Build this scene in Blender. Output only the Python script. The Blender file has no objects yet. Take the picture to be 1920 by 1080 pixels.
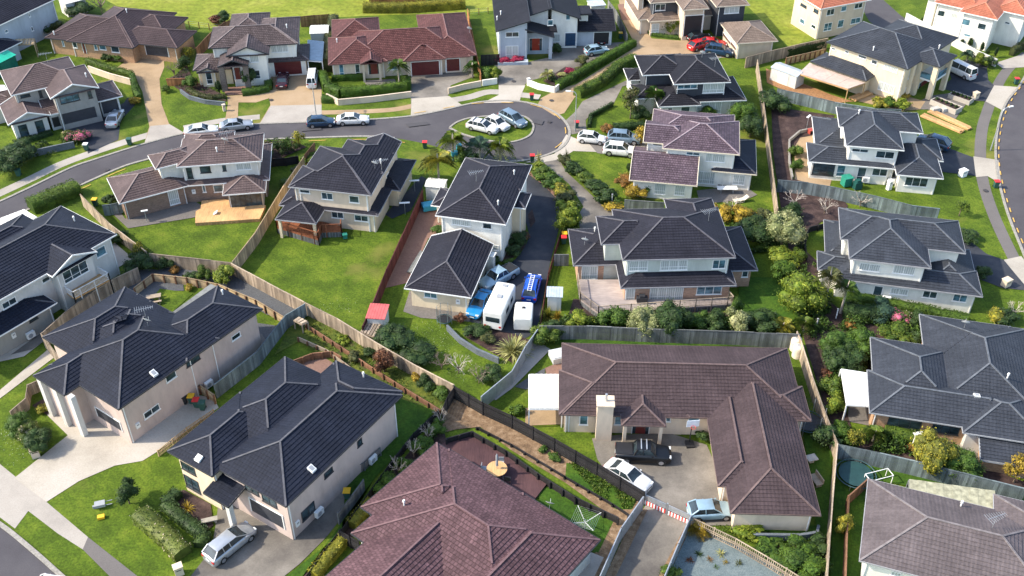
import bpy, bmesh, math, random
from mathutils import Vector, Matrix, noise
random.seed(7)
S = bpy.context.scene
COL = S.collection
R = math.radians
# ------------------------------------------------------------------ camera, sky, sun, exposure
CF, CP, CH = 1950.0, R(37.5), 72.0
cam = bpy.data.objects.new('camera', bpy.data.cameras.new('camera')); COL.objects.link(cam)
cam.location = (0, 0, CH); cam.rotation_euler = (R(90) - CP, 0, 0)
cam.data.sensor_width = 36; cam.data.lens = CF / 1920 * 36
cam.data.clip_start = 1; cam.data.clip_end = 2000
S.camera = cam
w = bpy.data.worlds.new('World'); S.world = w; w.use_nodes = True
SUN_EL, SUN_AZ = R(40), R(-93)          # azimuth clockwise from +Y
sk = w.node_tree.nodes.new('ShaderNodeTexSky'); sk.sky_type = 'NISHITA'; sk.sun_disc = False
sk.sun_elevation = SUN_EL; sk.sun_rotation = SUN_AZ; sk.dust_density = 1.5
bg = w.node_tree.nodes['Background']; bg.inputs[1].default_value = 0.15
w.node_tree.links.new(sk.outputs[0], bg.inputs[0])
sl = bpy.data.lights.new('sun', 'SUN'); sl.energy = 2.65; sl.angle = R(1.2); sl.color = (1, .90, .74)
so = bpy.data.objects.new('sun', sl); COL.objects.link(so)
sd = Vector((math.sin(SUN_AZ) * math.cos(SUN_EL), math.cos(SUN_AZ) * math.cos(SUN_EL), math.sin(SUN_EL)))
so.rotation_euler = sd.to_track_quat('Z', 'Y').to_euler(); so.location = (0, 100, 90)
S.cycles.max_bounces = 8
S.view_settings.view_transform = 'Standard'; S.view_settings.look = 'None'; S.view_settings.gamma = 1
S.view_settings.exposure = 1.46

# ------------------------------------------------------------------ survey: where a sight line meets a level or a wall
def ray(u, v):
    a = (u - 960) / CF; b = (v - 540) / CF
    return Vector((a, math.cos(CP) - b * math.sin(CP), -math.sin(CP) - b * math.cos(CP)))
def at(u, v, z=0.0):
    d = ray(u, v); t = (z - CH) / d.z
    return Vector((d.x * t, d.y * t, z))

# ------------------------------------------------------------------ materials
MATS = {}
def newmat(name, rough=.8, spec=.3):
    m = bpy.data.materials.new(name); m.use_nodes = True
    b = m.node_tree.nodes['Principled BSDF']; b.inputs['Roughness'].default_value = rough
    b.inputs['Specular IOR Level'].default_value = spec
    return m, m.node_tree, b
def N(t, k, **kw):
    n = t.nodes.new(k)
    for a, v in kw.items(): setattr(n, a, v)
    return n
def ramp(t, fac, cols, pos=None):
    r = N(t, 'ShaderNodeValToRGB'); e = r.color_ramp.elements
    while len(e) < len(cols): e.new(.5)
    for i, c in enumerate(cols):
        e[i].position = pos[i] if pos else i / (len(cols) - 1); e[i].color = (*c, 1)
    t.links.new(fac, r.inputs[0]); return r.outputs[0]
def nz(t, scale, detail=4, rough=.6, co='Object', sx=None):
    n = N(t, 'ShaderNodeTexNoise'); n.inputs['Scale'].default_value = scale
    n.inputs['Detail'].default_value = detail; n.inputs['Roughness'].default_value = rough
    c = N(t, 'ShaderNodeTexCoord') if co != 'Pos' else N(t, 'ShaderNodeNewGeometry')
    src = c.outputs[co] if co != 'Pos' else c.outputs['Position']
    if sx:
        mp = N(t, 'ShaderNodeMapping'); mp.inputs['Scale'].default_value = sx
        t.links.new(src, mp.inputs[0]); src = mp.outputs[0]
    t.links.new(src, n.inputs['Vector']); return n.outputs[0]
def mixc(t, f, a, b, mode='MIX'):
    m = N(t, 'ShaderNodeMix', data_type='RGBA', blend_type=mode)
    for s, v in ((0, f), (6, a), (7, b)):
        if hasattr(v, 'links'): t.links.new(v, m.inputs[s])
        elif s == 0: m.inputs[0].default_value = v
        else: m.inputs[s].default_value = (*v, 1)
    return m.outputs[2]
def bump(t, b, h, st=.3, dist=.05):
    n = N(t, 'ShaderNodeBump'); n.inputs['Strength'].default_value = st; n.inputs['Distance'].default_value = dist
    t.links.new(h, n.inputs['Height']); t.links.new(n.outputs[0], b.inputs['Normal'])
def mul(c, k): return tuple(min(1, x * k) for x in c)
def mat_plain(name, c, rough=.6, spec=.4, var=.12, scale=1.5, metal=0):
    if name in MATS: return MATS[name]
    m, t, b = newmat(name, rough, spec); b.inputs['Metallic'].default_value = metal
    o = ramp(t, nz(t, scale), [mul(c, 1 - var), mul(c, 1 + var)], [.35, .65])
    t.links.new(o, b.inputs[0]); MATS[name] = m; return m
def mat_ground(name, cols, scale, scale2, rough=.95, bs=.4, bd=.04, pos=None, blotch=None, amp=(.62, 1.25)):
    if name in MATS: return MATS[name]
    m, t, b = newmat(name, rough, .2)
    a = ramp(t, nz(t, scale, 6, .65, 'Pos'), cols, pos)
    f = nz(t, scale2, 4, .7, 'Pos')
    g = ramp(t, f, [(amp[0],) * 3, (amp[1],) * 3], [.3, .7])
    c = mixc(t, 1, a, g, 'MULTIPLY')
    if name == 'lawn_grass':      # mower passes and worn spots
        wv = N(t, 'ShaderNodeTexWave', wave_type='BANDS', bands_direction='DIAGONAL'); wv.inputs['Scale'].default_value = .55; wv.inputs['Distortion'].default_value = 1.5
        gm = N(t, 'ShaderNodeNewGeometry'); t.links.new(gm.outputs['Position'], wv.inputs['Vector'])
        c = mixc(t, 1, c, ramp(t, wv.outputs[1], [(.95, .96, .95), (1.04, 1.03, 1.03)], [.2, .8]), 'MULTIPLY')
        k2 = ramp(t, nz(t, .55, 6, .75, 'Pos'), [(0, 0, 0), (1, 1, 1)], [.66, .74]); c = mixc(t, k2, c, (.11, .085, .035))
    if blotch:
        k = ramp(t, nz(t, blotch[1], 3, .55, 'Pos'), [(0, 0, 0), (1, 1, 1)], [blotch[2], blotch[2] + .12])
        c = mixc(t, k, c, blotch[0])
    t.links.new(c, b.inputs[0]); bump(t, b, f, bs, bd); MATS[name] = m; return m
def mat_roof(name, c, tile=False, lich=.0):
    if name in MATS: return MATS[name]
    m, t, b = newmat(name, .62, .12)
    n1 = nz(t, .35, 5, .6, 'Pos'); n2 = nz(t, 4, 4, .7, 'Pos')
    o = ramp(t, n1, [mul(c, .84), c, mul(c, 1.26)], [.3, .5, .72])
    st = nz(t, 1.0, 4, .65, 'UV', (2.2, .22, 1)); o = mixc(t, 1, o, ramp(t, st, [(.86, .86, .86), (1.12, 1.12, 1.11)], [.32, .68]), 'MULTIPLY')
    o = mixc(t, 1, o, ramp(t, n2, [(.8, .8, .8), (1.2, 1.2, 1.2)], [.3, .7]), 'MULTIPLY')
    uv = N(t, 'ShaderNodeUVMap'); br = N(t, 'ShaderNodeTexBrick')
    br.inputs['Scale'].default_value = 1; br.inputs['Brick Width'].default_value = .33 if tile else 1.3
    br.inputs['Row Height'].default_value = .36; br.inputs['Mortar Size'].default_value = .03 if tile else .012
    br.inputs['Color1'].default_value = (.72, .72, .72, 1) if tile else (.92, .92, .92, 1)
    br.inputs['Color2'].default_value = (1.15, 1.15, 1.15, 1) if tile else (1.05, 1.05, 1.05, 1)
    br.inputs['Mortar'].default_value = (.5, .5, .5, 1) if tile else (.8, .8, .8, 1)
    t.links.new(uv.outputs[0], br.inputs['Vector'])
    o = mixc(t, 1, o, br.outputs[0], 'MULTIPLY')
    if lich:
        k = ramp(t, nz(t, .9, 6, .75, 'Pos'), [(0, 0, 0), (1, 1, 1)], [.6, .75])
        kk = N(t, 'ShaderNodeMath', operation='MULTIPLY'); t.links.new(k, kk.inputs[0]); kk.inputs[1].default_value = lich
        o = mixc(t, kk.outputs[0], o, (.34, .32, .25))
    t.links.new(o, b.inputs[0])
    wv = N(t, 'ShaderNodeTexWave', wave_type='BANDS', bands_direction='X'); wv.inputs['Scale'].default_value = .95
    t.links.new(uv.outputs[0], wv.inputs['Vector']); bump(t, b, wv.outputs[1], .35, .03)
    MATS[name] = m; return m
def mat_brick(name, c, mortar):
    if name in MATS: return MATS[name]
    m, t, b = newmat(name, .85, .2)
    uv = N(t, 'ShaderNodeUVMap'); br = N(t, 'ShaderNodeTexBrick')
    br.inputs['Scale'].default_value = 1; br.inputs['Brick Width'].default_value = .24; br.inputs['Row Height'].default_value = .085
    br.inputs['Mortar Size'].default_value = .008; br.inputs['Color1'].default_value = (*mul(c, .8), 1)
    br.inputs['Color2'].default_value = (*mul(c, 1.2), 1); br.inputs['Mortar'].default_value = (*mortar, 1)
    t.links.new(uv.outputs[0], br.inputs['Vector'])
    o = mixc(t, 1, br.outputs[0], ramp(t, nz(t, .6, 4, .6, 'Pos'), [(.8, .8, .8), (1.12, 1.12, 1.12)], [.3, .7]), 'MULTIPLY')
    t.links.new(o, b.inputs[0]); MATS[name] = m; return m
def mat_wall(name, c, board=0):
    if name in MATS: return MATS[name]
    m, t, b = newmat(name, .8, .25)
    o = ramp(t, nz(t, .5, 6, .7, 'Pos', (1, 1, .35)), [mul(c, .78), mul(c, 1.05)], [.3, .6])
    t.links.new(o, b.inputs[0])
    if board:
        uv = N(t, 'ShaderNodeUVMap'); wv = N(t, 'ShaderNodeTexWave', wave_type='BANDS', bands_direction='Y', wave_profile='SAW')
        wv.inputs['Scale'].default_value = board; t.links.new(uv.outputs[0], wv.inputs['Vector']); bump(t, b, wv.outputs[1], .5, .03)
    else: bump(t, b, nz(t, 14, 3, .6, 'Pos'), .15, .02)
    MATS[name] = m; return m
def mat_wood(name, c, var=.38, sc=(1, 1, .2)):
    if name in MATS: return MATS[name]
    m, t, b = newmat(name, .85, .2)
    g = N(t, 'ShaderNodeNewGeometry')
    a = ramp(t, g.outputs['Random Per Island'], [mul(c, 1 - var), mul(c, 1 + var)])
    o = mixc(t, 1, a, ramp(t, nz(t, 3, 5, .7, 'Pos', sc), [(.7, .7, .7), (1.15, 1.15, 1.15)], [.3, .7]), 'MULTIPLY')
    o = mixc(t, 1, o, ramp(t, nz(t, .25, 3, .6, 'Pos'), [(.72, .72, .74), (1.2, 1.18, 1.12)], [.35, .65]), 'MULTIPLY')
    t.links.new(o, b.inputs[0]); MATS[name] = m; return m
def mat_leaf(name, c, c2=None, var=.45, fl=None):
    if name in MATS: return MATS[name]
    m, t, b = newmat(name, .6, .25)
    g = N(t, 'ShaderNodeNewGeometry')
    c2 = c2 or (c[0] * 1.5, c[1] * 1.25, c[2])
    cols = [mul(c, 1 - var), c, c2]; pos = [0, .5, .95]
    if fl: cols = [mul(c, 1 - var), c, c2, fl[0]]; pos = [0, .4, 1 - fl[1] - .02, 1 - fl[1]]
    a = ramp(t, g.outputs['Random Per Island'], cols, pos)
    o = mixc(t, 1, a, ramp(t, nz(t, 1.1, 3, .6, 'Pos'), [(.6, .6, .6), (1.35, 1.35, 1.3)], [.3, .7]), 'MULTIPLY')
    t.links.new(o, b.inputs[0])
    b.inputs['Transmission Weight'].default_value = 0
    tr = N(t, 'ShaderNodeBsdfTranslucent'); t.links.new(o, tr.inputs[0])
    mx = N(t, 'ShaderNodeMixShader'); mx.inputs[0].default_value = .25
    t.links.new(b.outputs[0], mx.inputs[1]); t.links.new(tr.outputs[0], mx.inputs[2])
    t.links.new(mx.outputs[0], t.nodes['Material Output'].inputs[0]); MATS[name] = m; return m
def mat_glass(name, c, rough=.08):
    if name in MATS: return MATS[name]
    m, t, b = newmat(name, rough, .6)
    o = ramp(t, nz(t, .7, 3, .6, 'Pos', (1, 1, 2.5)), [mul(c, .5), mul(c, 1.6)], [.38, .62]); t.links.new(o, b.inputs[0]); MATS[name] = m; return m
def mat_curtain(name, c):
    if name in MATS: return MATS[name]
    m, t, b = newmat(name, .25, .5)
    uv = N(t, 'ShaderNodeUVMap'); wv = N(t, 'ShaderNodeTexWave', wave_type='BANDS', bands_direction='X'); wv.inputs['Scale'].default_value = 1.3
    wv.inputs['Distortion'].default_value = 2; t.links.new(uv.outputs[0], wv.inputs['Vector'])
    o = ramp(t, wv.outputs[0], [mul(c, .6), c]); t.links.new(o, b.inputs[0]); MATS[name] = m; return m
def mat_paint(name, c, rough=.25, metal=.0):
    if name in MATS: return MATS[name]
    m, t, b = newmat(name, rough, .5); b.inputs['Metallic'].default_value = metal
    b.inputs['Coat Weight'].default_value = .35 if sum(c) > .1 else .1; b.inputs['Coat Roughness'].default_value = .06
    o = ramp(t, nz(t, 2, 4), [mul(c, .93), mul(c, 1.05)], [.35, .65]); t.links.new(o, b.inputs[0]); MATS[name] = m; return m

WHITE = mat_plain('white_paint', (.74, .74, .71), .5, .4, .05)
CREAM = mat_plain('cream_paint', (.66, .58, .45), .5, .4, .05)
DARK = mat_plain('dark_paint', (.035, .037, .042), .5, .4, .1)
GREY = mat_plain('grey_paint', (.3, .31, .32), .5, .4, .08)
STEEL = mat_plain('galvanised_steel', (.45, .47, .48), .4, .5, .12, 3, .6)
RUB = mat_plain('rubber', (.02, .02, .02), .8, .2, .1)
RIM = mat_plain('alloy', (.5, .5, .52), .3, .6, .1, 4, .7)
CHROME = mat_plain('chrome', (.6, .6, .6), .15, .6, .05, 4, .9)
GLASS = mat_glass('window_glass', (.03, .05, .06))
GLASSB = mat_glass('blue_window_glass', (.07, .15, .19))
GLASSC = mat_curtain('curtained_glass', (.55, .58, .55))
CARGL = mat_glass('car_glass', (.02, .03, .035), .05)
TIRE = RUB
REDL = mat_plain('red_lamp', (.45, .02, .02), .2, .6)
LAMP = mat_plain('clear_lamp', (.6, .62, .62), .1, .7)
YELL = mat_plain('yellow_lid', (.75, .42, .02), .5)
REDB = mat_plain('red_lid', (.6, .03, .03), .5)
GRNB = mat_plain('bin_green', (.03, .09, .07), .5)
BLACK = mat_plain('black_plastic', (.02, .02, .022), .5)
BARK = mat_plain('bark', (.16, .12, .09), .9, .1, .3, 6)
PBARK = mat_plain('pale_bark', (.36, .31, .26), .9, .1, .25, 6)
A1 = (.86, 1.09)
CONC = mat_ground('concrete', [(.27, .245, .215), (.34, .31, .27), (.39, .36, .32)], .18, 9, .9, .1, .005, [.3, .5, .7], amp=A1)
CONCT = mat_ground('tan_concrete', [(.23, .165, .10), (.33, .235, .14), (.38, .28, .18)], .16, 8, .9, .1, .005, [.3, .5, .7], amp=A1)
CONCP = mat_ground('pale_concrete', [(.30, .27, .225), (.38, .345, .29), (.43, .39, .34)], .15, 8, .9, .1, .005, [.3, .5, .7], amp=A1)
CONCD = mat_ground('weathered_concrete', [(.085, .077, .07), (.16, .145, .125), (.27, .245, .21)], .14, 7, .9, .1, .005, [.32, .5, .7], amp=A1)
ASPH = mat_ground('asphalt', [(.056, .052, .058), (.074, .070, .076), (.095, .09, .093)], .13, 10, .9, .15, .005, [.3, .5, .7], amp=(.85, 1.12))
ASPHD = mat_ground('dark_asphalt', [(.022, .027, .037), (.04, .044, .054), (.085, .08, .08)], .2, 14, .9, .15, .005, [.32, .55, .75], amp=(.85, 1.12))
ASPHP = mat_ground('footpath_asphalt', [(.10, .092, .088), (.165, .15, .14)], .3, 9, .9, .15, .005, amp=(.85, 1.12))
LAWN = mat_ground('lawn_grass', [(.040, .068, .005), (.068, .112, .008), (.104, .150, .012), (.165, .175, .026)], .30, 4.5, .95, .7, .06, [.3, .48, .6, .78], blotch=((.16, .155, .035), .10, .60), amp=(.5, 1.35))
LAWN2 = mat_ground('deep_green_lawn', [(.022, .056, .006), (.038, .088, .008), (.062, .112, .010)], .4, 4.5, .95, .7, .06, [.3, .5, .7], amp=(.6, 1.3))  # darker, less yellow green than the main lawn
PADD = mat_ground('paddock_grass', [(.12, .165, .015), (.19, .22, .025), (.26, .265, .05)], .12, 1.1, .95, .6, .08, [.3, .5, .72])
WEED = mat_ground('weedy_bank', [(.09, .065, .035), (.06, .09, .014), (.12, .135, .022), (.04, .06, .012)], .9, 4, .95, .6, .08, [.3, .45, .6, .75])
MULCH = mat_ground('mulch_bed', [(.028, .02, .018), (.055, .035, .032), (.09, .06, .052)], .7, 6, .95, .5, .05, [.3, .5, .7])
BARKM = mat_ground('bark_chip', [(.11, .07, .042), (.20, .13, .075), (.31, .22, .14)], 1.6, 9, .95, .5, .05, [.3, .5, .7])
GRAVG = mat_ground('grey_gravel', [(.07, .074, .08), (.11, .115, .12)], 1, 10, .95, .4, .03)
GRAVB = mat_ground('blue_gravel', [(.08, .11, .115), (.13, .165, .168), (.20, .225, .215)], 1.4, 9, .95, .4, .03)
PAVR = mat_ground('brick_paving', [(.16, .09, .07), (.24, .15, .115)], .6, 5, .9, .2, .02, amp=(.8, 1.15))
PAVG = mat_ground('stone_paving', [(.11, .10, .092), (.18, .165, .15)], .6, 5, .9, .2, .02, amp=(.8, 1.15))
CLAY = mat_ground('bare_clay', [(.24, .12, .055), (.34, .19, .09)], .5, 4, .95, .3, .03)
KERB = mat_ground('kerb_concrete', [(.24, .225, .2), (.32, .30, .26)], 1, 5, .9, .1, .01)
MARK = mat_ground('worn_yellow_line', [(.48, .28, .06), (.55, .36, .10)], 2, 6, .8, .1, .01)

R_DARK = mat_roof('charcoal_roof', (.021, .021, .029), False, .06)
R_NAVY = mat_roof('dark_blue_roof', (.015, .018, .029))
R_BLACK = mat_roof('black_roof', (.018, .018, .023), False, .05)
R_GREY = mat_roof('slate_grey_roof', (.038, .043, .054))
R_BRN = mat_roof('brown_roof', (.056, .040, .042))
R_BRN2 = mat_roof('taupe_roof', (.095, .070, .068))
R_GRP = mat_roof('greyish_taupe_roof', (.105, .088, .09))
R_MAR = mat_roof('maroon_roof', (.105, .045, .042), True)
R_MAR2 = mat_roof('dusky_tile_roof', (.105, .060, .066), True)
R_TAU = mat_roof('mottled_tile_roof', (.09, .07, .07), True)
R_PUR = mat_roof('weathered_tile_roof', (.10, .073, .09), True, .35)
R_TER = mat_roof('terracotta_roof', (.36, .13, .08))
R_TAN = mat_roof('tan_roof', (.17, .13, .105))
CAP = {}
def capmat(rm):
    if rm.name not in CAP:
        c = {'charcoal_roof': (.085, .082, .092), 'dark_blue_roof': (.08, .08, .09), 'black_roof': (.08, .078, .085), 'slate_grey_roof': (.10, .11, .125), 'brown_roof': (.12, .083, .078),
             'taupe_roof': (.20, .155, .145), 'maroon_roof': (.18, .095, .085), 'dusky_tile_roof': (.14, .082, .085), 'mottled_tile_roof': (.17, .14, .135),
             'weathered_tile_roof': (.24, .19, .21), 'terracotta_roof': (.42, .18, .11), 'tan_roof': (.22, .17, .14), 'greyish_taupe_roof': (.17, .15, .15)}[rm.name]
        CAP[rm.name] = mat_plain(rm.name + '_cap', c, .7, .3, .2, 2)
    return CAP[rm.name]
W_WHT = mat_wall('white_plaster', (.76, .73, .65))
W_WBD = mat_wall('white_weatherboard', (.72, .70, .62), 1.0)
W_CRM = mat_wall('cream_plaster', (.68, .56, .39))
W_YEL = mat_wall('yellow_cream_plaster', (.70, .58, .40))
W_BEI = mat_wall('beige_plaster', (.60, .49, .37))
W_PNK = mat_wall('pinkish_beige_plaster', (.50, .40, .35))
W_GRY = mat_wall('grey_weatherboard', (.30, .29, .265), 1.0)
W_GBL = mat_wall('blue_grey_plaster', (.38, .42, .46))
W_LGR = mat_wall('pale_grey_plaster', (.56, .55, .51))
W_GRN = mat_wall('pale_green_grey_board', (.50, .53, .47), 1.0)
W_CHR = mat_wall('charcoal_cladding', (.05, .055, .065), 1.0)
W_BRK = mat_brick('orange_brick', (.42, .24, .13), (.36, .28, .2))
W_BRN = mat_brick('brown_brick', (.25, .165, .12), (.25, .2, .16))
W_BRO = mat_brick('warm_brick', (.46, .275, .18), (.34, .26, .2))
T_PAL = mat_wood('weathered_pale_timber', (.33, .265, .20))
T_TAN = mat_wood('tan_timber', (.42, .31, .19))
T_GRY = mat_wood('silvered_grey_timber', (.17, .178, .178))
T_BLU = mat_wood('bluish_grey_timber', (.145, .18, .19))
T_BLK = mat_wood('black_stained_timber', (.022, .021, .023))
T_RED = mat_wood('dark_red_timber', (.095, .03, .03))
T_ORG = mat_wood('orange_timber', (.38, .17, .07))
T_BRN = mat_wood('brown_timber', (.17, .09, .055))
T_NEW = mat_wood('new_pine', (.52, .32, .15), .2, (3, .3, 1))
T_DKR = mat_wood('red_stained_decking', (.27, .10, .05), .2, (3, .3, 1))
T_DKM = mat_wood('maroon_decking', (.085, .045, .048), .2, (3, .3, 1))
T_DKG = mat_wood('silvered_decking', (.36, .31, .29), .15, (.3, 3, 1))

# ------------------------------------------------------------------ mesh helper
class MB:
    def __init__(s): s.v = []; s.f = []; s.uv = []
    def face(s, pts, uv=None):
        i = len(s.v); s.v += [tuple(p) for p in pts]; s.f.append(tuple(range(i, i + len(pts))))
        if uv is None:
            a = Vector(pts[1]) - Vector(pts[0]); n = a.cross(Vector(pts[-1]) - Vector(pts[0]))
            if abs(n.z) > .7 * n.length: uv = [(p[0], p[1]) for p in pts]
            else:
                h = Vector((-n.y, n.x, 0)); h = h.normalized() if h.length > 1e-6 else Vector((1, 0, 0))
                uv = [(p[0] * h.x + p[1] * h.y, p[2]) for p in pts]
        s.uv.append(uv)
    def grid(s, rows):       # welded grid of points, smooth surfaces
        i = len(s.v); n = len(rows[0])
        for r in rows: s.v += [tuple(p) for p in r]
        for a in range(len(rows) - 1):
            for b in range(n - 1):
                q = (i + a * n + b, i + a * n + b + 1, i + (a + 1) * n + b + 1, i + (a + 1) * n + b)
                s.f.append(q); s.uv.append([(s.v[k][0], s.v[k][1]) for k in q])
    def box(s, x0, y0, z0, x1, y1, z1, M=None):
        c = [Vector((x, y, z)) for z in (z0, z1) for x, y in ((x0, y0), (x1, y0), (x1, y1), (x0, y1))]
        if M: c = [M @ p for p in c]
        i = len(s.v); s.v += [tuple(p) for p in c]
        for q in ((0, 3, 2, 1), (4, 5, 6, 7), (0, 1, 5, 4), (1, 2, 6, 5), (2, 3, 7, 6), (3, 0, 4, 7)):
            s.f.append(tuple(i + k for k in q)); P = [c[k] for k in q]
            n = (P[1] - P[0]).cross(P[3] - P[0])
            if abs(n.z) > .7 * n.length: s.uv.append([(p.x, p.y) for p in P])
            else:
                h = Vector((-n.y, n.x, 0)).normalized() if n.length else Vector((1, 0, 0)); s.uv.append([(p.x * h.x + p.y * h.y, p.z) for p in P])
    def bar(s, a, b, wd, ht, up=0.0):     # box-section bar from a to b
        a = Vector(a); b = Vector(b); d = b - a; L = d.length
        if L < 1e-4: return
        d /= L; sdv = d.cross(Vector((0, 0, 1)))
        if sdv.length < 1e-3: sdv = Vector((1, 0, 0))
        sdv.normalize(); n = sdv.cross(d)
        M = Matrix((( d.x, sdv.x, n.x, a.x), (d.y, sdv.y, n.y, a.y), (d.z, sdv.z, n.z, a.z), (0, 0, 0, 1)))
        s.box(0, -wd / 2, -ht / 2 + up, L, wd / 2, ht / 2 + up, M)
    def tube(s, pts, rad, n=7):
        pts = [Vector(p) for p in pts]; rows = []
        for k, p in enumerate(pts):
            d = (pts[min(k + 1, len(pts) - 1)] - pts[max(k - 1, 0)]).normalized()
            a = d.cross(Vector((0, 0, 1)));  a = a.normalized() if a.length > 1e-3 else Vector((1, 0, 0)); b = d.cross(a)
            r = rad[k] if isinstance(rad, (list, tuple)) else rad
            rows.append([p + a * (r * math.cos(2 * math.pi * j / n)) + b * (r * math.sin(2 * math.pi * j / n)) for j in range(n + 1)])
        s.grid(rows)
        s.face(rows[-1][:-1]); s.face(rows[0][:-1][::-1])
    def disc(s, c, r, n=16, nrm=(0, 0, 1)):
        q = Vector(nrm).to_track_quat('Z', 'Y'); s.face([Vector(c) + q @ Vector((r * math.cos(2 * math.pi * j / n), r * math.sin(2 * math.pi * j / n), 0)) for j in range(n)])
    def mesh(s, name, mats, smooth=False):
        me = bpy.data.meshes.new(name); me.from_pydata(s.v, [], s.f)
        l = me.uv_layers.new(name='UVMap'); l.data.foreach_set('uv', [c for f in s.uv for p in f for c in p])
        for m in (mats if isinstance(mats, (list, tuple)) else [mats]): me.materials.append(m)
        if smooth: me.polygons.foreach_set('use_smooth', [True] * len(me.polygons))
        me.update(); return me
    def build(s, name, mat, parent=None, smooth=False, loc=None, label=None):
        if not s.f: return None
        o = bpy.data.objects.new(name, s.mesh(name, mat, smooth)); COL.objects.link(o)
        if parent: o.parent = parent
        if loc: o.location = loc
        if label: o['label'] = label
        return o
def tag(o, label=None, cat=None, group=None, kind=None):
    if label: o['label'] = label
    if cat: o['category'] = cat
    if group: o['group'] = group
    if kind: o['kind'] = kind
    return o
def empty(name, loc, rz=0, label=None, cat=None, group=None):
    o = bpy.data.objects.new(name, None); COL.objects.link(o); o.location = loc; o.rotation_euler = (0, 0, rz)
    o.empty_display_size = .3
    return tag(o, label, cat, group)
def copy_tree(o, parent=None):
    c = o.copy(); COL.objects.link(c); c.parent = parent
    for ch in list(o.children): copy_tree(ch, c)
    return c
def structure(name, mb, mat):
    o = mb.build(name, mat); o['kind'] = 'structure'; return o
def smoothline(p, k=6, closed=False):
    out = []; n = len(p)
    for i in range(n if closed else n - 1):
        g = (lambda j: p[j % n]) if closed else (lambda j: p[max(0, min(n - 1, j))])
        a, b, c, d = g(i - 1), g(i), g(i + 1), g(i + 2)
        for s in range(k):
            t = s / k
            out.append(tuple(.5 * (2 * b[q] + (c[q] - a[q]) * t + (2 * a[q] - 5 * b[q] + 4 * c[q] - d[q]) * t * t + (3 * b[q] - a[q] - 3 * c[q] + d[q]) * t ** 3) for q in range(2)))
    if not closed: out.append(tuple(p[-1]))
    return out
LZ = [0.0]
def lay(): LZ[0] += .001; return LZ[0]
def patch(name, mat, px, sm=False):
    if sm: px = smoothline(px, 5, True)
    z = lay()
    pts = [at(u, v, z) for u, v in px]
    bm = bmesh.new(); vs = [bm.verts.new(p) for p in pts]; f = bm.faces.new(vs); f.normal_update()
    if f.normal.z < 0: f.normal_flip()
    bmesh.ops.triangulate(bm, faces=[f])
    me = bpy.data.meshes.new(name); bm.to_mesh(me); bm.free(); me.materials.append(mat)
    o = bpy.data.objects.new(name, me); COL.objects.link(o); o['kind'] = 'structure'; return o
def band(pts, wd):
    L = []; Rr = []
    for i, p in enumerate(pts):
        d = (pts[min(i + 1, len(pts) - 1)] - pts[max(i - 1, 0)]); d.z = 0; d.normalize(); n = Vector((-d.y, d.x, 0))
        L.append(p + n * wd / 2); Rr.append(p - n * wd / 2)
    return L, Rr
def strip(name, mat, px, wd, h=0, sm=True):
    z = lay()
    if sm: px = smoothline(px, 5)
    pts = [at(u, v, z) for u, v in px]; L, Q = band(pts, wd); mb = MB()
    up = Vector((0, 0, h)); dn = Vector((0, 0, -.3)) if h else Vector()
    mb.grid([[p + up for p in Q], [p + up for p in L]])
    if h: mb.grid([[p + up for p in L], [p + dn for p in L]]); mb.grid([[p + dn for p in Q], [p + up for p in Q]])
    return structure(name, mb, mat)
def dashes(px, wd, L, gap):
    z = lay()
    pts = [at(u, v, z) for u, v in smoothline(px, 8)]; mb = MB(); acc = 0; on = []
    i = 0; pos = 0.0
    cum = [0]
    for a, b in zip(pts, pts[1:]): cum.append(cum[-1] + (b - a).length)
    def P(s):
        for k in range(len(cum) - 1):
            if cum[k + 1] >= s: return pts[k].lerp(pts[k + 1], (s - cum[k]) / max(1e-6, cum[k + 1] - cum[k]))
        return pts[-1]
    s = .5
    while s + L < cum[-1]:
        a, m_, b = P(s), P(s + L / 2), P(s + L); l, q = band([a, m_, b], wd); mb.grid([q, l]); s += L + gap
    return structure('road_marking', mb, MARK)

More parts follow.
